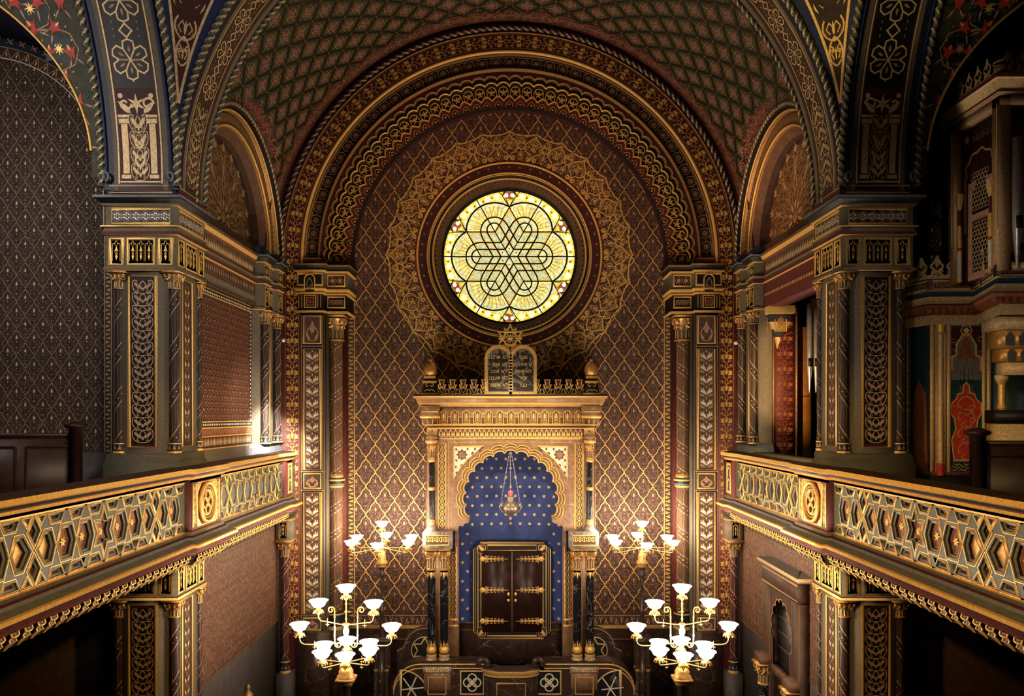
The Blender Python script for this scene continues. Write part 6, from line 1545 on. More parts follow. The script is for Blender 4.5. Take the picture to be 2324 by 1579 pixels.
def arm(parent, cx, cy, z0, x, y, z, drop=.14, w=.009):
    "curved arm from the stem out and up into the cup"
    mb = MB(); d = math.hypot(x - cx, y - cy); ux, uy = (x - cx) / d, (y - cy) / d; zc = z - .235
    B = bez((0, z0), (d * .35, z0 - drop * .1), (d * .60, zc - drop), (d * .84, zc - drop), 10); C = bez((d * .84, zc - drop), (d * .97, zc - drop), (d, zc - drop * .5), (d, zc), 7)
    P = [(cx + ux * q[0], cy + uy * q[0], q[1]) for q in list(B) + list(C)[1:]]
    tube(mb, P, w, 'gold', 8)
    k = P[7]; tube(mb, [(k[0], k[1], k[2] + .05), (k[0], k[1], k[2] - .075)], [.004, .004], 'gold', 5); 
    for s in (1, -1): tube(mb, [(k[0], k[1], k[2] - .045), (k[0] + s * ux * .03, k[1] + s * uy * .03, k[2] - .045)], .006, 'gold', 5)
    return mb.build('arm', parent, True)
def front_candelabrum(label):
    Y = 12.1; cx = PX(785.5, Y); q = lambda p: PZ(p, Y); X = lambda p: PX(p, Y)
    o = thing('candelabrum', label, 'candelabrum', (cx, Y, q(1534)), 'front candelabra'); s_ = Y / FPX
    mb = MB(); lathe(mb, cx, Y, [(.14, q(1537)), (.145, q(1533)), (.115, q(1529)), (.12, q(1523)), (.09, q(1515)), (.045, q(1510)), (.03, q(1506)), (.05, q(1502)), (.03, q(1498)), (.022, q(1478)), (.045, q(1474)), (.025, q(1470)), (.04, q(1460)), (.04, q(1450)), (.02, q(1446)), (.045, q(1436)), (.05, q(1430)), (.025, q(1422)), (.055, q(1417)), (.06, q(1415)), (.02, q(1412))], 'gold', 18); mb.build('stem', o, True)
    mb = MB(); tube(mb, [(cx, Y, q(1414)), (cx, Y, q(1359))], .011, 'gold', 8)
    for p in (1370, 1386, 1404): lathe(mb, cx, Y, [(.01, q(p + 2)), (.022, q(p)), (.01, q(p - 2))], 'gold', 8)
    tube(mb, [(cx - .03, Y, q(1388)), (cx + .07, Y, q(1388))], .006, 'gold', 5); mb.build('upper_rod', o, True)
    shade_proto(o, cx, Y, q(1329))
    for p, r in ((723, 1362), (847.5, 1365)): shade_proto(o, X(p), Y, q(r)); arm(o, cx, Y, q(1416), X(p), Y, q(r), .10)
    for p, r in ((680, 1415), (889, 1418)): shade_proto(o, X(p), Y, q(r)); arm(o, cx, Y, q(1458), X(p), Y, q(r), .10)
    for k in range(6):
        t = -PI / 2 + k * PI / 3 + .18; x, y = cx + .42 * math.cos(t), Y + .42 * math.sin(t); shade_proto(o, x, y, q(1466)); arm(o, cx, Y, q(1503), x, y, q(1466), .03)
    for s in (1, -1):                                    # upright scrolls
        mb = MB(); x0 = cx + s * .185
        top = [(x0 - s * (-.06) + .058 * math.cos(t) * (1 - i / 26) , Y, q(1384) + .058 * math.sin(t) * (1 - i / 26)) for i, t in enumerate(np.linspace(PI if s > 0 else 0, (PI if s > 0 else 0) - s * 7.6, 20))]
        bot = [(x0 - s * .06 + .055 * math.cos(t) * (1 - i / 26), Y, q(1462) + .055 * math.sin(t) * (1 - i / 26)) for i, t in enumerate(np.linspace(0 if s > 0 else PI, (0 if s > 0 else PI) - s * 7.6, 20))]
        tube(mb, top[::-1] + [(x0, Y, q(z)) for z in (1400, 1420, 1445)] + bot, .010, 'gold', 6)
        for p in (1400, 1422, 1442): lathe(mb, x0, Y, [(.01, q(p + 2)), (.018, q(p)), (.01, q(p - 2))], 'gold', 8)
        mb.build('scroll_bar', o)
    return o, cx, Y, q(1537)
def stand(label, cx, cy, ztop, tall):
    o = thing('lamp_post', label, 'post', (cx, cy, 0))
    mb = MB(); e_ = .125 if tall else .15; box(mb, cx - e_, cx + e_, cy - e_, cy + e_, ztop - .04, ztop, 'bronze'); box(mb, cx - e_ * .75, cx + e_ * .75, cy - e_ * .75, cy + e_ * .75, ztop - .10, ztop - .04, 'gold'); mb.build('cap', o)
    mb = MB(); z = ztop - .10
    if tall: lathe(mb, cx, cy, [(.08, z), (.04, z - .10), (.08, z - .16), (.08, z - .19), (.035, z - .25), (.06, z - .32), (.035, z - .40), (.035, z - .95), (.06, z - 1.0), (.045, z - 1.05), (.05, z - 1.45), (.07, z - 1.6)], 'darkmarble', 16)
    else: lathe(mb, cx, cy, [(.10, z), (.07, z - .10), (.08, .9), (.15, .8)], 'darkmarble', 16)
    mb.build('shaft', o, True)
    mb = MB(); z1 = z - 1.58 if tall else .8
    box(mb, cx - .20, cx + .20, cy - .20, cy + .20, z1 - .12, z1, 'darkmarble'); 
    if tall:
        for a_, b_ in ((-.12, -.12), (.12, -.12), (-.12, .12), (.12, .12)): lathe(mb, cx + a_, cy + b_, [(.045, 0), (.045, z1 - .15)], 'darkmarble', 10); lathe(mb, cx + a_, cy + b_, [(.05, z1 - .75), (.06, z1 - .72), (.05, z1 - .69)], 'bronze', 10)
        box(mb, cx - .10, cx + .10, cy - .10, cy + .10, 0, z1 - .1, 'darkmarble')
    else: box(mb, cx - .26, cx + .26, cy - .26, cy + .26, 0, z1, 'darkmarble')
    mb.build('pedestal', o); return o
fc, fx, fy, fz = front_candelabrum('large front candelabrum left of the ark with eleven glowing bowls')
fcr = mirror(fc, 'large front candelabrum right of the ark with eleven glowing bowls'); fcr.location.x = PX(1548, 12.1) 
sf = stand('post carrying the large left candelabrum', fx, fy, fz, False); sf2 = copy_tree(sf, label='post carrying the large right candelabrum'); sf2.location.x = fcr.location.x
FL = list(LIGHTS); LIGHTS += [(fcr.location.x - (x - fx), y, z) for x, y, z in FL]
def back_candelabrum(label):
    Y = 17.0; cx = PX(867, Y); q = lambda p: PZ(p, Y)
    o = thing('candelabrum', label, 'candelabrum', (cx, Y, q(1276)), 'rear candelabra')
    mb = MB(); lathe(mb, cx, Y, [(.12, q(1276)), (.12, q(1273)), (.085, q(1270)), (.095, q(1264)), (.08, q(1257)), (.05, q(1250)), (.03, q(1246)), (.05, q(1243)), (.02, q(1239)), (.018, q(1206))], 'gold', 18); mb.build('stem', o, True)
    shade_proto(o, cx, Y, q(1184), .155)
    for k in range(6):
        t = -PI / 2 + k * PI / 3 + .03; x, y = cx + .73 * math.cos(t), Y + .73 * math.sin(t); shade_proto(o, x, y, q(1221), .155); arm(o, cx, Y, q(1243), x, y, q(1221), .03)
    return o, cx, Y, q(1276)
n0 = len(LIGHTS)
bk, bx_, by_, bz_ = back_candelabrum('smaller rear candelabrum left of the ark with seven glowing bowls')
bkr = mirror(bk, 'smaller rear candelabrum right of the ark with seven glowing bowls'); bkr.location.x = PX(1457, 17.0)
LIGHTS += [(bkr.location.x - (x - bx_), y, z) for x, y, z in LIGHTS[n0:]]
st1 = stand('dark marble post under the rear left candelabrum', bx_, by_, bz_, True); st2 = copy_tree(st1, label='dark marble post under the rear right candelabrum'); st2.location.x = bkr.location.x
# ================================================================== BIMAH PARAPET AND STAR WINGS
bm = thing('parapet', 'low dark marble parapet with gold bands and white tracery before the ark', 'parapet', (0.03, 16.92, 0))
Yb = 16.92; bx = lambda p: PX(p, Yb); bz = lambda p: PZ(p, Yb)
xA, xB = bx(893), bx(1440); r = .60
def wing(n=10): return [(xA, bz(1500) - r)] + [(xA + r - r * math.cos(t), bz(1500) - r + r * math.sin(t)) for t in np.linspace(0, PI / 2, n)]
out = wing(); top = out + [(bx(1098), bz(1500))]; right = [(2 * .03 + 0 - x + (xA + xB - .06), z) for x, z in top[::-1]]
zfoot = .25
for pts, s in ((top, -1), (right, 1)):
    mb = MB(); P = np.array(pts); grid(mb, np.array([np.stack([P[:, 0], np.full(len(P), y), P[:, 1]], 1) for y in (Yb, Yb + .35)]), 'darkmarble')
    B = np.array([(x, zfoot) for x, z in pts]); grid(mb, np.array([np.stack([B[:, 0], np.full(len(B), Yb), B[:, 1]], 1), np.stack([P[:, 0], np.full(len(P), Yb), P[:, 1]], 1)]), 'darkmarble')
    a = Art(); a.stroke([(x, z - .07) for x, z in pts], .030, 'gilt', .01, .008); a.stroke([(x, z - .16) for x, z in pts], .024, 'gilt', .01, .006); a.put(mb, wall(0, 0, Yb), lambda u, v: v > zfoot)
    a = Art(); c = .03 + s * .87; a.rect(c - .26, c + .26, -.74, -.22, 'black', .004); a.frame(c - .26, c + .26, -.74, -.22, .03, 'palegold', .010, .01)
    for k in range(4): t = k * PI / 2; a.ring(c + .10 * math.cos(t), -.48 + .10 * math.sin(t), .095, .030, 'cream', 16, .012, .008)
    a.put(mb, wall(0, bz(1500), Yb))
    c = .03 + s * 2.20; a = Art(); P = [(c + s * .28, -.80), (c + s * .28, -.20)] + [(c + s * (.28 - .62 * math.sin(t)), -.80 + .60 * math.cos(t)) for t in np.linspace(0, PI / 2, 8)]
    a.fan(P, 'black', .004); a.stroke(P, .030, 'palegold', .01, .01, True)
    for k in range(3): t = k * PI / 3 + .1; a.stroke([(c + s * .05 + .3 * math.cos(t), -.62 + .3 * math.sin(t)), (c + s * .05 - .2 * math.cos(t), -.62 - .2 * math.sin(t))], .03, 'cream', .014, .006)
    a.put(mb, wall(0, bz(1500), Yb))
    mb.build('tracery_wall', bm)
mb = MB(); zc_ = bz(1513); path = [(bx(1098), Yb + .2), (bx(1098), Yb - .02), (bx(1112), Yb - .14), (bx(1130), Yb - .20), (bx(1190), Yb - .20), (bx(1208), Yb - .14), (bx(1222), Yb - .02), (bx(1222), Yb + .2)]
mould(mb, [(0, zfoot), (0, zc_ - .18), (.02, zc_ - .17), (.02, zc_ - .13), (.01, zc_ - .12), (.03, zc_ - .06), (.03, zc_ - .03), (.0, zc_), (-.3, zc_)], path, ['darkmarble', 'gilt', 'gilt', 'darkmarble', 'gilt', 'gilt', 'darkmarble', 'darkmarble'])
for p in (1096, 1222):
    tube(mb, [(bx(p) + .10 * math.cos(t), Yb + .0, bz(1506) + .10 * math.sin(t)) for t in np.linspace(-.5, PI + .5, 12)], .07, 'darkmarble', 8)
a = Art(); a.frame(-.32, .32, -.62, -.30, .02, 'gilt', .008); a.put(mb, wall(bx(1160), zc_, Yb - .20)); mb.build('lectern_bay', bm)
mb = MB(); box(mb, xA - .3, xB + .3, Yb + .1, 18.6, 0, .8, 'darkmarble'); box(mb, -3.4, 3.5, 16.2, Yb + .1, 0, .25, 'darkmarble'); fix(tag(mb.build('platform'), 'dark marble platform carrying the ark', 'platform'))
def star_wing(label):
    Y = 17.6; c = PX(962, Y) + .02; zc = PZ(1472, Y); o = thing('star_panel', label, 'panel', (c, Y, .8)); mb = MB(); r = .48
    out = [(c - r * 1.35, .8), (c - r * 1.35, zc - .05)] + [(c - r * 1.0 * math.cos(t) * 1.0, zc + r * math.sin(t)) for t in np.linspace(.1, PI / 2, 9)] + [(c + .35, zc + r), (c + .35, .8)]
    a = Art(); a.poly(out, 'darkmarble', 0); a.put(mb, wall(0, 0, Y)); P = np.array(out); grid(mb, np.array([np.stack([P[:, 0], np.full(len(P), y), P[:, 1]], 1) for y in (Y, Y + .25)]), 'darkmarble')
    a = Art(); a.stroke(out[1:-1], .024, 'bronze', .008, .006); mb2 = None; a.put(mb, wall(0, 0, Y)); mb.build('wing_wall', o)
    mb = MB(); a = Art(); a.circ(0, 0, .32, 'black', 28, .004); a.ring(0, 0, .31, .022, 'palegold', 32, .008, .006)
    for rot in (0, PI / 3): 
        tri = [(.30 * math.cos(PI / 2 + rot + k * 2 * PI / 3), .30 * math.sin(PI / 2 + rot + k * 2 * PI / 3)) for k in range(3)]
    st_ = [(.29 * (1 if i % 2 == 0 else .58) * math.cos(PI / 2 + i * PI / 6), .29 * (1 if i % 2 == 0 else .58) * math.sin(PI / 2 + i * PI / 6)) for i in range(12)]
    a.stroke(st_, .030, 'palegold', .012, .008, True); a.put(mb, wall(c, zc - .03, Y)); mb.build('star_tracery', o); return o
sw = star_wing('marble side wing left of the ark pierced by a six-pointed star'); mirror(sw, 'marble side wing right of the ark pierced by a six-pointed star')
# ================================================================== DOORWAY (right, below the gallery)
RXD = lambda V: np.stack([5.15 + (V[:, 1] - 5.22) * .5, 13.35 + (V[:, 0] - 14.1) * .886, np.where(V[:, 2] < .01, V[:, 2], V[:, 2] + .15)], 1)
dw = thing('doorway', 'dark red marble doorway with grey roof slab below the right gallery', 'doorway', (5.3, 14.3, 0))
mb = MB(RXD); box(mb, 14.1, 16.3, 5.22, 5.62, H(-3.52), H(-3.14), 'portal'); box(mb, 14.1, 14.6, 5.30, 5.62, 0, H(-3.5), 'portal'); box(mb, 15.85, 16.3, 5.30, 5.62, 0, H(-3.5), 'portal')
a = Art(); a.frame(14.15, 16.25, -3.48, -3.2, .02, 'bronze', .005); 
for xx in (14.14, 14.22, 14.56, 15.88, 16.16, 16.25): a.stroke([(xx, -6.9), (xx, -3.55)], .016, 'bronze', -.075)
a.put(mb, wall(0, H(0), 5.22)); mb.build('body', dw)
mb = MB(RXD); mould(mb, [(0, H(-3.16)), (.05, H(-3.14)), (.12, H(-3.10)), (.12, H(-3.04)), (-.6, H(-3.0))], [(14.1, 5.7), (14.1, 5.22), (16.3, 5.22), (16.3, 5.7)], ['portal', 'tan', 'tan', 'slate']); mb.build('roof_slab', dw)
mb = MB(RXD); Cx, Cz = 15.22, -4.35; lo = [(Cx + x * .56, Cz + z * .62) for x, z in lobes(1.0, .10, 9, -.35, PI + .35, 6)]
outer = [(14.6, -5.05), (14.6, -3.5), (15.85, -3.5), (15.85, -5.05)]
a = Art(); a.poly(outer + [(lo[-1][0], -5.05)] + lo[::-1] + [(lo[0][0], -5.05)], 'portal', 0); a.stroke([(lo[0][0], -5.05)] + lo + [(lo[-1][0], -5.05)], .028, 'bronze', .008, .008); a.put(mb, wall(0, H(0), 5.32)); mb.build('scalloped_arch', dw)
mb = MB(RXD); box(mb, 14.6, 15.85, 5.585, 5.62, 0, H(-3.5), 'black'); 
for z in (-4.1, -4.4, -4.7): box(mb, 14.65, 15.8, 5.55, 5.58, H(z), H(z) + .02, 'brown')
box(mb, 14.5, 15.95, 5.26, 5.5, H(-5.2), H(-5.05), 'brown'); box(mb, 14.65, 15.8, 5.45, 5.55, 0, H(-5.2), 'doorwood'); box(mb, 15.18, 15.22, 5.44, 5.46, 0, H(-5.2), 'bronze'); mb.build('recess', dw)
for yy in (13.57, 15.10):
    e = empty('column', (5.13, yy, 0), dw); capital(e, 5.13, yy, H(-5.40), H(-4.95), .10); 
    mb = MB(); lathe(mb, 5.13, yy, [(.10, 0), (.10, H(-5.40))], 'blackmarble', 14); mb.build('shaft', e, True); mb = MB(); box(mb, 5.0, 5.38, yy - .2, yy + .2, H(-4.95), H(-4.78), 'brown'); mb.build('impost', e)
# ================================================================== ORGAN CASE (right gallery)
og = thing('organ_case', 'carved organ case in gold, red and blue on the right gallery', 'organ', (7.6, 12.3, H(-1.62)))
of = lambda p, Y: PX(p, Y)
YO = 12.3; Zg = lambda p, Y=YO: PZ(p, Y)
xA_, xB_ = PX(2112, YO), PX(2246, YO)
mb = MB(); box(mb, xA_, xB_ + 2.6, YO, 12.95, H(-1.62), Zg(705), 'tan')
mb.add([(xA_ - .01, YO, H(-1.3)), (xA_ - .01, 12.9, H(-1.3)), (xA_ - .01, 12.9, Zg(705)), (xA_ - .01, YO, Zg(705))], [(0, 1, 2, 3)], 'teal')
a = Art(); a.fan([(.05, .2), (.5, .2), (.5, 1.2), (.45, 1.5), (.3, 1.7), (.1, 1.45)], 'rust', .004); a.stroke([(.02, .1), (.02, 2.7)], .02, 'maroon', .005)
a.put(mb, lambda u, v, h: np.stack([xA_ - .015 - h, YO + u, H(-1.1) + v], 1))
box(mb, xA_ - .06, xB_ + .3, YO - .08, 12.9, H(-1.62), Zg(1078), 'black'); box(mb, xA_ - .04, xB_ + .2, YO - .05, 12.9, Zg(1078), Zg(1070), 'maroon'); mb.build('lower_case', og)
mb = MB(); w = .80; hb, ht = Zg(1078), Zg(738); hh = ht - hb; pc = PX(2192, YO)
a = Art(); a.rect(-w * .42, w * .42, 0, hh, 'teal', .004); a.frame(-w * .42, w * .42, 0, hh, .03, 'gilt', .012, .006)
ogee = [(-.30, 1.62), (-.30, 1.75), (-.24, 1.80), (-.24, 2.0), (-.16, 2.05), (-.16, 2.22), (-.06, 2.38), (0, 2.42), (.06, 2.38), (.16, 2.22), (.16, 2.05), (.24, 2.0), (.24, 1.80), (.30, 1.75), (.30, 1.62)]
k_ = hh / 2.55
ogee = [(x, z * k_) for x, z in ogee]
a.poly([(-.30, 1.62 * k_), (-.30, hh - .03), (.30, hh - .03), (.30, 1.62 * k_)], 'plum', .006); a.fan(ogee, 'slate', .010, 0, c=(0, 1.8 * k_)); a.stroke(ogee, .035, 'gilt', .014, .006)
a.fan([(x * .45, z * .5 + 1.15 * k_) for x, z in ogee], 'rust', .012, 0, c=(0, 2.05 * k_))
a.circ(0, 2.46 * k_, .055, 'cream', 4, .014); a.ring(0, 2.46 * k_, .09, .02, 'gilt', 8, .014)
onion = [(-.20, .25), (-.24, .6), (-.17, .78), (-.19, .95), (-.25, 1.05), (-.24, 1.22), (-.16, 1.30), (-.14, 1.38), (-.06, 1.40), (-.05, 1.52), (0, 1.58), (.05, 1.52), (.06, 1.40), (.14, 1.38), (.16, 1.30), (.24, 1.22), (.25, 1.05), (.19, .95), (.17, .78), (.24, .6), (.20, .25)]
onion = [(x, z * k_) for x, z in onion]; a.fan(onion, 'red', .010, 0, c=(0, .8 * k_)); a.stroke(onion, .022, 'gilt', .014, .004, True)
for s in (1, -1):
    for b in (.35, .62, .9, 1.12): a.bez((0, (b - .1) * k_), (s * .22, b * k_), (s * .14, (b + .2) * k_), (0, (b + .22) * k_), .014, 'gilt', 8, .016); a.spiral(s * .09, (b + .02) * k_, .06, .015, 0, s * 5, .012, 'gilt', .016)
    for b in (1.7, 1.85, 2.0): a.stroke([(s * .04, b * k_ - .3), (s * .04, b * k_), (s * .10, b * k_ - .05), (s * .10, b * k_ - .3)], .008, 'tan', .014)
    a.spiral(s * .22, 2.3 * k_, .06, .01, 0, s * 6, .012, 'tan', .012); a.spiral(s * .24, 2.1 * k_, .05, .01, 0, -s * 6, .012, 'tan', .012)
a.join(scrollwork(.5, .2, .16, 'gilt', lw=.010).tiled([T(-.25, .13)]))
a.put(mb, wall(pc, hb, YO)); mb.build('painted_panel', og)
mb = MB(); px_ = PX(2129, YO); lathe(mb, px_, YO - .06, [(.055, hb), (.055, hb + .2), (.04, hb + .22), (.04, Zg(760)), (.06, Zg(755)), (.07, Zg(738))], ['red', 'gilt', 'palegold', 'gilt', 'gilt'], 12)
for p in (2114, 2142, 2152, 2232, 2243): box(mb, PX(p, YO) - .03, PX(p, YO) + .03, YO - .03, YO, hb, Zg(735), 'palegold'); 
mb.build('colonnette', og)
# projecting cornice
xc0 = PX(2086, YO) ; path = [(xc0 - .10, 12.95), (xc0 + .10, YO - .12), (PX(2200, YO), YO - .14), (PX(2200, YO) + .22, 11.95), (7.12, 11.0) if False else (PX(2262, 11.2), 10.95), (9.9, 10.95)]
path = [(xc0 - .10, 12.95), (xc0 + .10, YO - .12), (PX(2195, YO), YO - .14), (PX(2258, 10.95), 10.95), (9.9, 10.95)]
zz = lambda p: PZ(p, 12.15)
mb = MB(); mould(mb, [(-.10, zz(735)), (-.10, zz(712)), (-.05, zz(709)), (.03, zz(700)), (.05, zz(693)), (.07, zz(690)), (.05, zz(687)), (.0, zz(680)), (-.02, zz(672)), (-.03, zz(668)), (-.04, zz(660)), (-.03, zz(657)), (-.02, zz(635)), (-.04, zz(632)), (-.10, zz(628)), (-.8, zz(626))], path, ['tan', 'rust', 'rust', 'rust', 'maroon', 'gilt', 'palegold', 'palegold', 'teal', 'teal', 'palegold', 'brown', 'palegold', 'maroon', 'maroon'])
def along(path, d):
    P = np.array(path, float); seg = np.linalg.norm(np.diff(P, axis=0), axis=1); s = np.concatenate([[0], np.cumsum(seg)])
    def f(u, v, h):
        x = np.interp(u, s, P[:, 0]); y = np.interp(u, s, P[:, 1]); i = np.clip(np.searchsorted(s, u, 'right') - 1, 0, len(seg) - 1)
        D = (P[1:] - P[:-1]) / seg[:, None]; nx, ny = D[i, 1], -D[i, 0]; return np.stack([x + nx * (h + d), y + ny * (h + d), v], 1)
    return f, s
fa, ss = along(path, 0)
u = Art(); u.fan([(-.04, .06), (.04, .06), (.03, -.03), (0, -.06), (-.03, -.03)], 'rust', .02, .015); u.tiled([T(.1 + i * .115, zz(704)) for i in range(int(ss[-1] / .115))]).put(mb, fa)
sc_ = Art()
for i, (a0_, a1_) in enumerate(((ss[0] + .1, ss[1] - .04), (ss[1] + .06, ss[2] - .04), (ss[2] + .06, ss[2] + .5), (ss[2] + .58, ss[3] - .05), (ss[3] + .08, ss[3] + .5))):
    sc_.rect(a0_, a1_, zz(656), zz(637), 'brown', -.01); sc_.frame(a0_, a1_, zz(656), zz(637), .02, 'palegold', -.005); sc_.join(scrollwork(a1_ - a0_ - .04, .10, .13, 'tan', lw=.008).tiled([T(a0_ + .02, zz(646.5))]))
for P_, Hh_, F_, m_ in sc_.it: Hh_ += .012
sc_.put(mb, fa); mb.build('cornice', og)
def crest(m='palegold', h=.34, w=.26):
    a = Art()
    for s in (1, -1):
        a.bez((s * w / 2, 0), (s * w * .1, h * .2), (s * w * .1, h * .3), (s * w * .35, h * .45), .028, m, 8, .0, .006); a.bez((s * w * .35, h * .45), (s * w * .45, h * .6), (s * w * .1, h * .6), (0, h), .024, m, 8, 0, .006)
        a.spiral(s * w * .22, h * .25, w * .14, w * .03, 0, s * 5.5, .018, m, .0, .004); a.leaf(0, h * .1, PI / 2 - s * .5, h * .4, .05, m, .0)
    a.leaf(0, h * .45, PI / 2, h * .55, .05, m); a.rect(-w / 2, w / 2, -.03, .03, m, 0); return a
mb = MB(); cr = crest(); fb_, s2 = along(path[:4], .03)
cr.tiled([T(.13 + i * .26, zz(628)) for i in range(int(2.5 / .26))]).put(mb, fb_); cr.tiled([T(.13 + i * .26, zz(628)) for i in range(int(2.5 / .26))]).put(mb, lambda u, v, h: fb_(u, v, h * 0 - .03)); mb.build('crest', og)
# upper case
xu, yu0, yu1 = PX(2258, 10.9) + .08, 10.92, 12.2
zb2, zt2 = PZ(612, 10.9), PZ(215, 10.9)
mb = MB(); box(mb, xu + .12, 9.8, yu0 + .12, 12.6, zb2, zt2, 'plum')
for x_, y_ in ((xu, yu0), (xu, yu1 - .16)): box(mb, x_, x_ + .17, y_, y_ + .17, zb2, zt2, 'tan'); tube(mb, [(x_ - .004, y_ + .05, zb2 + .6), (x_ - .004, y_ + .05, zt2 - .1)], .012, 'gilt', 5)
box(mb, xu, xu + .15, yu0, yu1, zt2 - .14, zt2, 'tan'); box(mb, xu, 9.8, yu0, yu0 + .15, zt2 - .14, zt2, 'tan'); box(mb, xu + .16, 9.8, yu0 + .02, yu0 + .1, zb2, zb2 + .12, 'palegold'); mb.build('upper_case', og)
fx_ = lambda u, v, h: np.stack([xu + .118 - h, yu1 - u, zb2 + v], 1)
mb = MB(); a = Art(); q = zt2 - zb2
a.rect(.34, .98, .0, q * .60, 'pink', .004); a.rect(.46, .86, .10, q * .36, 'black', .010); a.fan([(.46, q * .40), (.86, q * .40), (.86, q * .55), (.80, q * .55), (.80, q * .62), (.66, q * .70), (.54, q * .62), (.54, q * .55), (.46, q * .55)], 'black', .010)
hx = Art(); hx.ring(0, 0, .040, .012, 'tan', 6, .014, .004); a.join(hx.tiled([T(.49 + (i + (.5 if j % 2 else 0)) * .075, .13 + j * .065) for j in range(int(q * .62 / .065)) for i in range(5) if not (q * .34 < .13 + j * .065 < q * .43)]))
a.frame(.46, .86, .10, q * .36, .02, 'tan', .016)
P = [(.30, q * .30), (.30, q * .62)] + [(.66 + .34 * math.cos(t) * (1 + .06 * math.cos(9 * t)), q * .66 + .30 * math.sin(t) * (1 + .06 * math.cos(9 * t))) for t in np.linspace(PI, 0, 28)] + [(1.02, q * .62), (1.02, q * .30)]
a.stroke(P, .045, 'rust', .018, .01); a.stroke(P, .014, 'tan', .03)
for x_, y_ in ((.32, .88), (1.0, .92)): a.circ(x_, q * y_, .06, 'tan', 12, .01, .02)
a.join(scrollwork(.9, .16, .2, 'brown', lw=.012).tiled([T(.2, q * .86)]))
a.put(mb, fx_); mb.build('lattice_panel', og)
for yy_ in (yu1 - .24, yu0 + .26):
    mb = MB(); lathe(mb, xu + .04, yy_, [(.045, zb2), (.035, zb2 + .1), (.035, zb2 + .5), (.04, zb2 + .55), (.03, zb2 + .9), (.03, zb2 + 1.15), (.06, zb2 + 1.3), (.06, zb2 + 1.4)], ['gilt', 'cream', 'red', 'gilt', 'maroon', 'gilt', 'palegold'], 12); mb.build('colonnette', og, True)
mb = MB(); pq = [(xu, yu1 + .1), (xu, yu0), (9.8, yu0)]; mould(mb, [(0, zt2), (.05, zt2 + .04), (.05, zt2 + .07), (.10, zt2 + .2), (.12, zt2 + .22), (.12, zt2 + .27), (0, zt2 + .3)], pq, ['tan', 'maroon', 'palegold', 'palegold', 'maroon', 'maroon']); fc_, s3 = along(pq, .08)
crest('tan', .30, .22).tiled([T(.12 + i * .22, zt2 + .30) for i in range(14)]).put(mb, fc_); mb.build('crowning_cornice', og)
# console under the upper case
mb = MB(); xk = PX(2275, 11.4); 
for i, (o_, z0_, z1_) in enumerate(((.0, 750, 722), (.08, 790, 752), (.16, 820, 792), (.22, 850, 822))):
    box(mb, xk - .18 + o_, xk + 1.8 - o_, 11.15 + o_, 11.62, PZ(z0_, 11.4), PZ(z1_, 11.4), 'palegold' if i in (0, 3) else 'gold')
    if i in (1, 2): 
        a = Art(); a.fan([(-.07, -.1), (-.07, .03), (0, .12), (.07, .03), (.07, -.1)], 'slate', .006); a.stroke([(-.07, -.1), (-.07, .03), (0, .12), (.07, .03), (.07, -.1)], .014, 'gilt', .01); a.tiled([T(j * .2 + .1, 0) for j in range(6)]).put(mb, wall(xk - .18 + o_, (PZ(z0_, 11.4) + PZ(z1_, 11.4)) / 2, 11.15 + o_))
lathe(mb, xk + .12, 11.6, [(.05, PZ(930, 11.4)), (.07, PZ(925, 11.4)), (.05, PZ(915, 11.4)), (.05, PZ(872, 11.4)), (.09, PZ(860, 11.4)), (.10, PZ(850, 11.4))], ['gilt', 'gilt', 'gilt', 'gilt', 'palegold'], 14)
box(mb, xk - .05, xk + 1.5, 11.45, 11.75, PZ(960, 11.4), PZ(930, 11.4), 'black'); box(mb, xk, xk + 1.5, 11.5, 11.75, H(-1.6), PZ(960, 11.4), 'palegold'); box(mb, xB_ + .02, 9.8, 12.2, 12.28, H(-1.3), Zg(760), 'teal'); mb.build('console', og)
for i in range(5):
    x_ = PX(2302, 10.9) + i * .16
    metal_pipe(x_, 10.84, zb2 + .02 + .0, zb2 + 2.2 - abs(i - 2) * .15, .06, 'front silver organ pipe at the right edge, pipe by the corner post' if i == 0 else 'silver organ pipe in the row on the organ front at the right edge', 'pipes on the organ front')
# ================================================================== PEWS
def pew(label, x0, x1, Y, zt, side):
    o = thing('pew', label, 'pew', ((x0 + x1) / 2, Y, H(-1.62)))
    mb = MB(); box(mb, x0, x1, Y, Y + .08, H(-1.62), zt - .14, 'darkwood'); box(mb, x0, x1, Y - .02, Y + .12, zt - .14, zt - .08, 'darkwood')
    k = 4
    for i in range(k): a_ = x0 + (x1 - x0) * i / k + .08; b_ = x0 + (x1 - x0) * (i + 1) / k - .08; ar = Art(); ar.frame(a_, b_, H(-1.4) + .0, zt - .28, .03, 'darkwood', .012, .012); ar.put(mb, wall(0, 0, Y))
    mb.build('backrest', o)
    xe = x1 if side < 0 else x0
    mb = MB(); mould(mb, [(.055, H(-1.62)), (.055, zt - .02), (.10, zt + .01), (.10, zt + .04), (.04, zt + .08), (.0, zt + .09)], [(xe - .01, Y - .01), (xe + .01, Y - .01), (xe + .01, Y + .01), (xe - .01, Y + .01)], 'darkwood', True); mb.build('end_post', o)
    mb = MB(); box(mb, x0, x1, Y + .08, Y + .5, H(-1.15), H(-1.08), 'darkwood'); mb.build('seat', o); return o
pew('dark wooden pew with panelled back and capped post on the left gallery', -9.6, PX(172, 11.0), 11.0, PZ(970, 11.0), -1)
pew('dark wooden pew with capped post before the organ on the right gallery', PX(2218, 9.6), 9.6, 9.6, PZ(986, 9.6), 1)
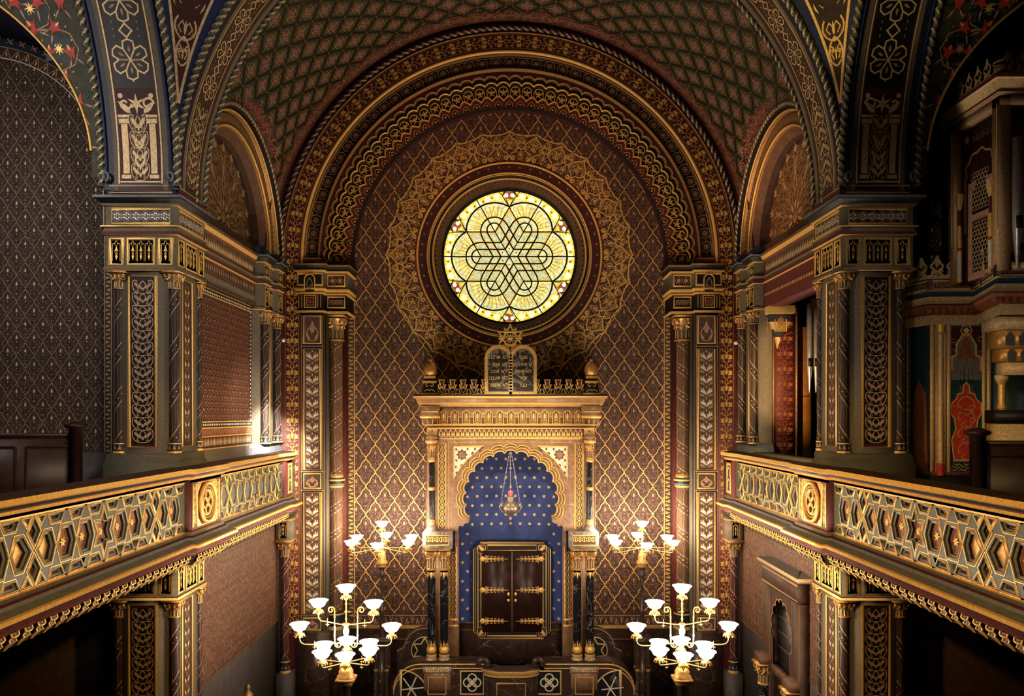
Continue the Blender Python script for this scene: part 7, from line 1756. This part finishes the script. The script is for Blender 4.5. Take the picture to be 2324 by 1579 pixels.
# ================================================================== SMALL WHITE DEVICES
def sensor(x, y, z, label):
    mb = MB(); P = [(.0, .04), (.022, .038), (.038, .02), (.045, .0)]
    G = np.array([[(x + r * math.cos(t), y - d, z + r * math.sin(t)) for t in np.linspace(0, 2 * PI, 17)] for r, d in P]); grid(mb, G, 'white'); tube(mb, [(x, y, z), (x, y + .05, z)], .012, 'white', 6)
    return tag(fix(mb.build('sensor', smooth=True)), label, 'sensor')
sensor(PX(643, 17.22), 17.22, PZ(772, 17.22), 'small round white sensor beside the left corner columns')
sensor(PX(1670, 17.22), 17.22, PZ(778, 17.22), 'small round white sensor beside the right corner columns')
o = thing('camera_device', 'small white camera unit standing on the pier foot left of the right pillar', 'camera', (PX(1873, 13.05), 13.05, H(-.6)))
mb = MB(); cx = PX(1873, 13.05); zz0 = PZ(1020, 13.05); box(mb, cx - .055, cx + .055, 13.0, 13.1, zz0 + .08, zz0 + .22, 'white'); box(mb, cx - .02, cx + .02, 13.03, 13.07, zz0 + .22, zz0 + .26, 'white'); box(mb, cx - .012, cx + .012, 12.995, 13.0, zz0 + .14, zz0 + .18, 'black'); mb.build('body', o)
for s in (1, -1): mb = MB(); box(mb, cx + s * .03 - .012, cx + s * .03 + .012, 13.03, 13.07, H(-.6), zz0 + .08, 'white'); mb.build('leg', o)
mb = MB(); x = PX(1697, 17.05); box(mb, x - .035, x + .035, 17.0, 17.06, PZ(1301, 17.05), PZ(1289, 17.05), 'white'); box(mb, x - .012, x + .012, 17.06, 17.12, PZ(1297, 17.05), PZ(1293, 17.05), 'white'); fix(tag(mb.build('sensor'), 'small white box sensor on the lower right corner column', 'sensor'))
mb = MB(); x = PX(526, 15.5); lathe(mb, -5.3, 15.2, [(.09, 0), (.10, H(-5.66)), (.05, H(-5.60)), (.02, H(-5.56)), (.05, H(-5.50)), (.01, H(-5.45))], 'bronze', 14); fix(tag(mb.build('finial_post'), 'small bronze knob on a post by the lower left wall', 'post'))
# ================================================================== LIGHT AND CAMERA
def lamp(kind, name, loc, energy, color, **kw):
    l = bpy.data.lights.new(name, kind); l.energy = energy; l.color = color
    for k, v in kw.items(): setattr(l, k, v)
    o = bpy.data.objects.new(name, l); COL.objects.link(o); o.location = loc; return o
def aim(o, tgt): o.rotation_euler = (Vector(tgt) - Vector(o.location)).to_track_quat('-Z', 'Y').to_euler(); return o
for i, (x, y, z) in enumerate(LIGHTS): lamp('POINT', 'bulb', (x, y, z), 36 if y < 14 else 38, (1, .80, .60), shadow_soft_size=.06)
GOLD = (1, .60, .19)
for s in (-1, 1):
    aim(lamp('SPOT', 'balustrade_spot', (-s * 3.2, 4.0, H(2.6)), 1500, GOLD, spot_size=.62, spot_blend=.6, shadow_soft_size=.2), (s * 5.0, 9.6, H(-1.7)))
    aim(lamp('SPOT', 'arch_fill', (s * 3.0, 13.6, H(1.2)), 200, (1, .56, .30), spot_size=1.0, spot_blend=.9, shadow_soft_size=.15), (s * 3.6, 18.0, H(5.2)))  # added copper fill for the sides of the great arch
    aim(lamp('SPOT', 'balustrade_spot', (-s * 2.0, 9.5, H(2.6)), 2000, (1, .70, .34), spot_size=.55, spot_blend=.6, shadow_soft_size=.2), (s * 5.0, 14.8, H(-1.5)))
    aim(lamp('SPOT', 'apse_spot', (s * 4.4, 13.2, H(2.0)), 520, (1, .74, .54), spot_size=.72, spot_blend=.9, shadow_soft_size=.15), (-s * .9, 18.6, H(-2.6)))
    aim(lamp('SPOT', 'arch_up_fill', (s * 4.4, 14.9, H(3.2)), 260, (1, .52, .27), spot_size=1.3, spot_blend=.9, shadow_soft_size=.15), (-s * 1.6, 17.6, H(7.6)))  # added upward fill to warm the top of the arch
aim(lamp('SPOT', 'ledge_spot', (-3.6, 14.6, H(.9)), 2200, (1, .93, .86), spot_size=.62, spot_blend=.7, shadow_soft_size=.08), (-5.4, 16.9, H(-.75)))
aim(lamp('SPOT', 'left_fill', (2.5, 1.0, H(3.5)), 1500, (1.0, .92, .86), spot_size=.62, spot_blend=.6, shadow_soft_size=.8), (-6.6, 12, H(1.0)))  # added neutral spot for the left pillar, standing in for unseen windows
aim(lamp('AREA', 'gallery_fill', (-8.2, 8.0, H(4.6)), 90, (1.0, .90, .84), shape='DISK', size=.8), (-8.6, 13.0, H(2.2)))  # added unseen disk to brighten the left gallery end wall
aim(lamp('SPOT', 'alcove_fill', (-2.0, 14.2, H(.2)), 420, (1, .86, .78), spot_size=.62, spot_blend=.9, shadow_soft_size=.15), (-5.6, 15.8, H(.2)))  # extra soft spot added to lift the left alcove
aim(lamp('SPOT', 'ark_fill', (0, 11.0, H(3.4)), 1500, (1, .82, .54), spot_size=.40, spot_blend=.6, shadow_soft_size=.2), (0.03, 17.3, H(-.7)))  # added spot that makes the ark front brighter
aim(lamp('SPOT', 'right_fill', (-2.5, 1.0, H(3.5)), 520, (1.0, .84, .66), spot_size=.5, spot_blend=.7, shadow_soft_size=.6), (6.0, 12, H(.8)))  # weak fill spot added so the right pillar is less dark
aim(lamp('SPOT', 'left_arch_fill', (2.0, 3.0, H(5.0)), 500, (1.0, .93, .80), spot_size=.7, spot_blend=.8, shadow_soft_size=.4), (-6.0, 12.0, H(4.6)))  # unseen spot inside the hall, in place of daylight on the left dome arch
aim(lamp('SPOT', 'pendentive_spot', (-2.0, 8.0, H(3.0)), 420, (1, .78, .30), spot_size=.34, spot_blend=.5), (5.0, 11.2, H(6.6)))
aim(lamp('SPOT', 'alcove_spot', (4.7, 13.6, H(.6)), 380, (1, .62, .25), spot_size=.9, spot_blend=.6), (6.55, 17.0, H(1.0)))
aim(lamp('SPOT', 'organ_spot', (4.2, 8.0, H(1.0)), 60, (1, .74, .42), spot_size=.8, spot_blend=.8), (7.2, 12.0, H(.2)))
aim(lamp('SPOT', 'lunette_spot', (1.5, 13.9, H(2.0)), 420, (1, .52, .26), spot_size=.62, spot_blend=.8), (5.6, 15.8, H(4.8)))
w = bpy.data.worlds.new('World'); bpy.context.scene.world = w; w.use_nodes = True
w.node_tree.nodes['Background'].inputs[0].default_value = (1, .78, .60, 1); w.node_tree.nodes['Background'].inputs[1].default_value = .012
cam = bpy.data.cameras.new('Camera'); co = bpy.data.objects.new('Camera', cam); COL.objects.link(co)
co.location = (0, 0, CZ); co.rotation_euler = (PI / 2, 0, 0)
cam.sensor_width = 36; cam.lens = 36 * FPX / 2324; cam.shift_x = (1162 - VX) / 2324; cam.shift_y = (VY - 789.5) / 2324; cam.clip_start = .05
sc = bpy.context.scene; sc.camera = co
vs = sc.view_settings; vs.view_transform = 'Standard'; vs.look = 'None'; vs.gamma = 1; vs.use_curve_mapping = False; vs.exposure = 0.25
